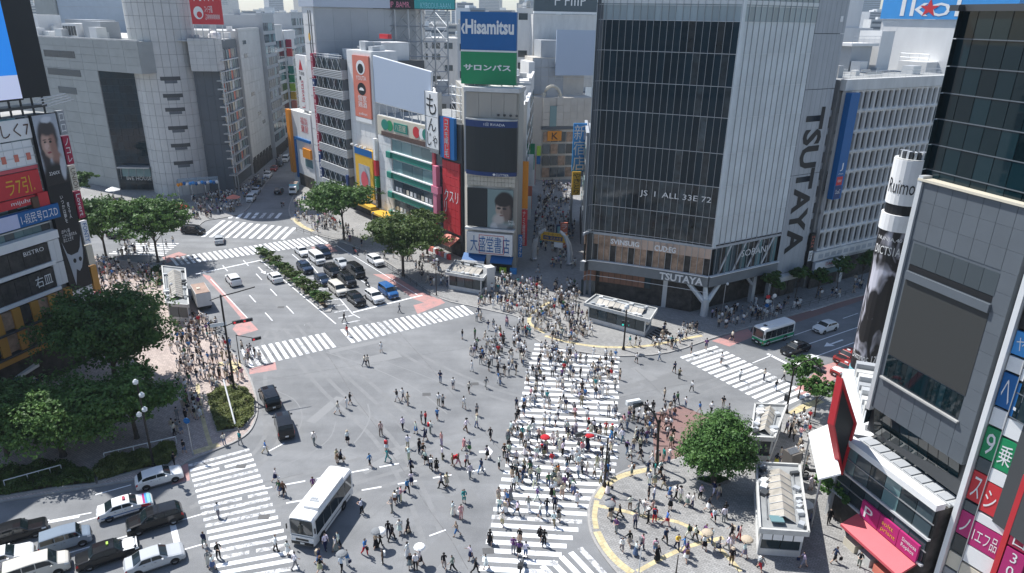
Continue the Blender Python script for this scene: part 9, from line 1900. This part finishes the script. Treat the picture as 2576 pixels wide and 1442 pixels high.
# nearest 300 become single people, the others one crowd
PEOPLE.sort(key=lambda p: p[0]**2+p[1]**2)
NEAR = [p for p in PEOPLE if -0.04 < 1 and pr((p[0], p[1], .9))[0] > -10 and pr((p[0], p[1], .9))[0] < 2590 and pr((p[0], p[1], 1.7))[1] < 1442]
used = set(); far = NEAR[300:]
def clothe(zone, k):
 for _ in range(400):
  fem = pr_.random() < .5; top = k.get('top') or pr_.choice(TOPS); bot = k.get('bot') or pr_.choice(BOTS)
  if fem: style = pr_.choice(('skirt', 'longskirt', 'trousers', 'shorts', 'dress', 'skirt'))
  else: style = pr_.choice(('trousers', 'trousers', 'trousers', 'shorts'))
  if style == 'dress' and top != bot and k.get('bot'): style = 'skirt'
  tstyle = 'tee' if pr_.random() < .78 else 'long'; acc = pr_.choice((None, None, 'backpack', 'bag', 'handbag', 'hat', 'backpack', 'bag', 'handbag', 'parasol' if fem and pr_.random() < .35 else None)); acol = pr_.choice(('black', 'white', 'navy', 'beige', 'brown', 'grey', 'black', 'white', 'grey', 'red'))
  tn = {'tee': 'shirt', 'long': 'jacket'}[tstyle]; bn_ = {'skirt': 'skirt', 'longskirt': 'long skirt', 'trousers': 'trousers', 'shorts': 'shorts'}.get(style)
  if style == 'dress': bot = top; lab = 'person in %s dress' % top
  else: lab = 'person in %s %s and %s %s' % (top, tn, bot, bn_)
  if acc: lab += ' with %s %s' % (acol, {'backpack': 'backpack', 'bag': 'shoulder bag', 'handbag': 'handbag', 'hat': 'hat', 'parasol': 'parasol'}[acc])
  lab += ' '+zone
  if lab in used or len(lab.split()) > 16: continue
  used.add(lab); return fem, top, bot, style, tstyle, acc, acol, lab
 return None
for (x, y, hd, zone, z, k) in NEAR[:300]:
 q = clothe(zone, k)
 if not q: continue
 fem, top, bot, style, tstyle, acc, acol, lab = q; vi = pr_.choice((0, 1, 2, 0, 1, 2, 3, 4, 5, 6)); 
 if acc == 'parasol': vi = 6
 d = VAR[vi]; sc_ = pr_.uniform(.90, .99) if fem else pr_.uniform(.97, 1.07); T = Matrix.Translation((x, y, z+.006)) @ Matrix.Rotation(R(-hd), 4, 'Z') @ Matrix.Diagonal((sc_, sc_, sc_, 1))
 o = bpy.data.objects.new('person', d['body']); place(o, T); tag(o, lab, 'person', 'people on foot '+('on the junction' if z == 0 else 'on the pavements')); o.color = (*pr_.choice(SKINS), 1)
 def wear(nm, key, col):
  if d[key] is None: return
  c_ = bpy.data.objects.new(nm, d[key]); place(c_, T, o); c_.color = (*col, 1)
 jit = lambda c_: tuple(max(.008, min(.85, v*pr_.uniform(.85, 1.15))) for v in c_)
 wear('shirt' if tstyle == 'tee' else 'jacket', tstyle, jit(PAL[top]))
 if style == 'dress': wear('dress_skirt', pr_.choice(('skirt', 'longskirt')), PAL[top])
 else: wear({'skirt': 'skirt', 'longskirt': 'long_skirt'}.get(style, style), style, jit(PAL[bot]))
 wear('shoes', 'shoes', pr_.choice(((.02, .02, .02), (.6, .6, .58), (.08, .05, .035)))); wear('hair', 'longhair' if fem and pr_.random() < .7 else 'hair', pr_.choice(HAIRS))
 if acc: wear({'bag': 'shoulder_bag'}.get(acc, acc), acc, PAL[acol])
CM_ = {}
def cm(nm, c_):
 if nm not in CM_: CM_[nm] = (len(CM_), mat('crowd_'+nm, c_, rough=.85))
 return CM_[nm][0]
VV = []; FF = []; MI = []; base = 0
for n_ in sorted(PAL): cm(n_, PAL[n_])
cm('skin', (.58, .39, .30)); cm('hair', (.016, .013, .013))
for (x, y, hd, zone, z, k) in far:
 v, f, cl = VAR[pr_.randrange(len(VAR))]['far']; sc_ = pr_.uniform(.9, 1.06); a_ = R(-hd); c_, s_ = math.cos(a_)*sc_, math.sin(a_)*sc_
 X = np.stack([x+v[:, 0]*c_-v[:, 1]*s_, y+v[:, 0]*s_+v[:, 1]*c_, z+.03+v[:, 2]*sc_], 1); VV.append(X); t_, b_ = pr_.choice(TOPS), pr_.choice(BOTS); bare = pr_.random() < .4
 mm = {'t': cm(t_, None), 'b': cm(b_, None), 'b2': cm('skin', None) if bare else cm(b_, None), 's': cm('skin', None), 'h': cm('hair', None), 'f': cm('black', None)}
 FF += [tuple(i+base for i in q) for q in f]; MI += [mm[c2] for c2 in cl]; base += len(v)
me = bpy.data.meshes.new('crowd'); V_ = np.concatenate(VV); me.from_pydata(V_.tolist(), [], FF)
for nm in sorted(CM_, key=lambda n_: CM_[n_][0]): me.materials.append(CM_[nm][1])
me.polygons.foreach_set('material_index', MI); o = place(bpy.data.objects.new('crowd', me)); tag(o, 'distant crowd of pedestrians on the far pavements and lane', 'crowd', None, 'stuff')
bpy.data.scenes.remove(TMP)
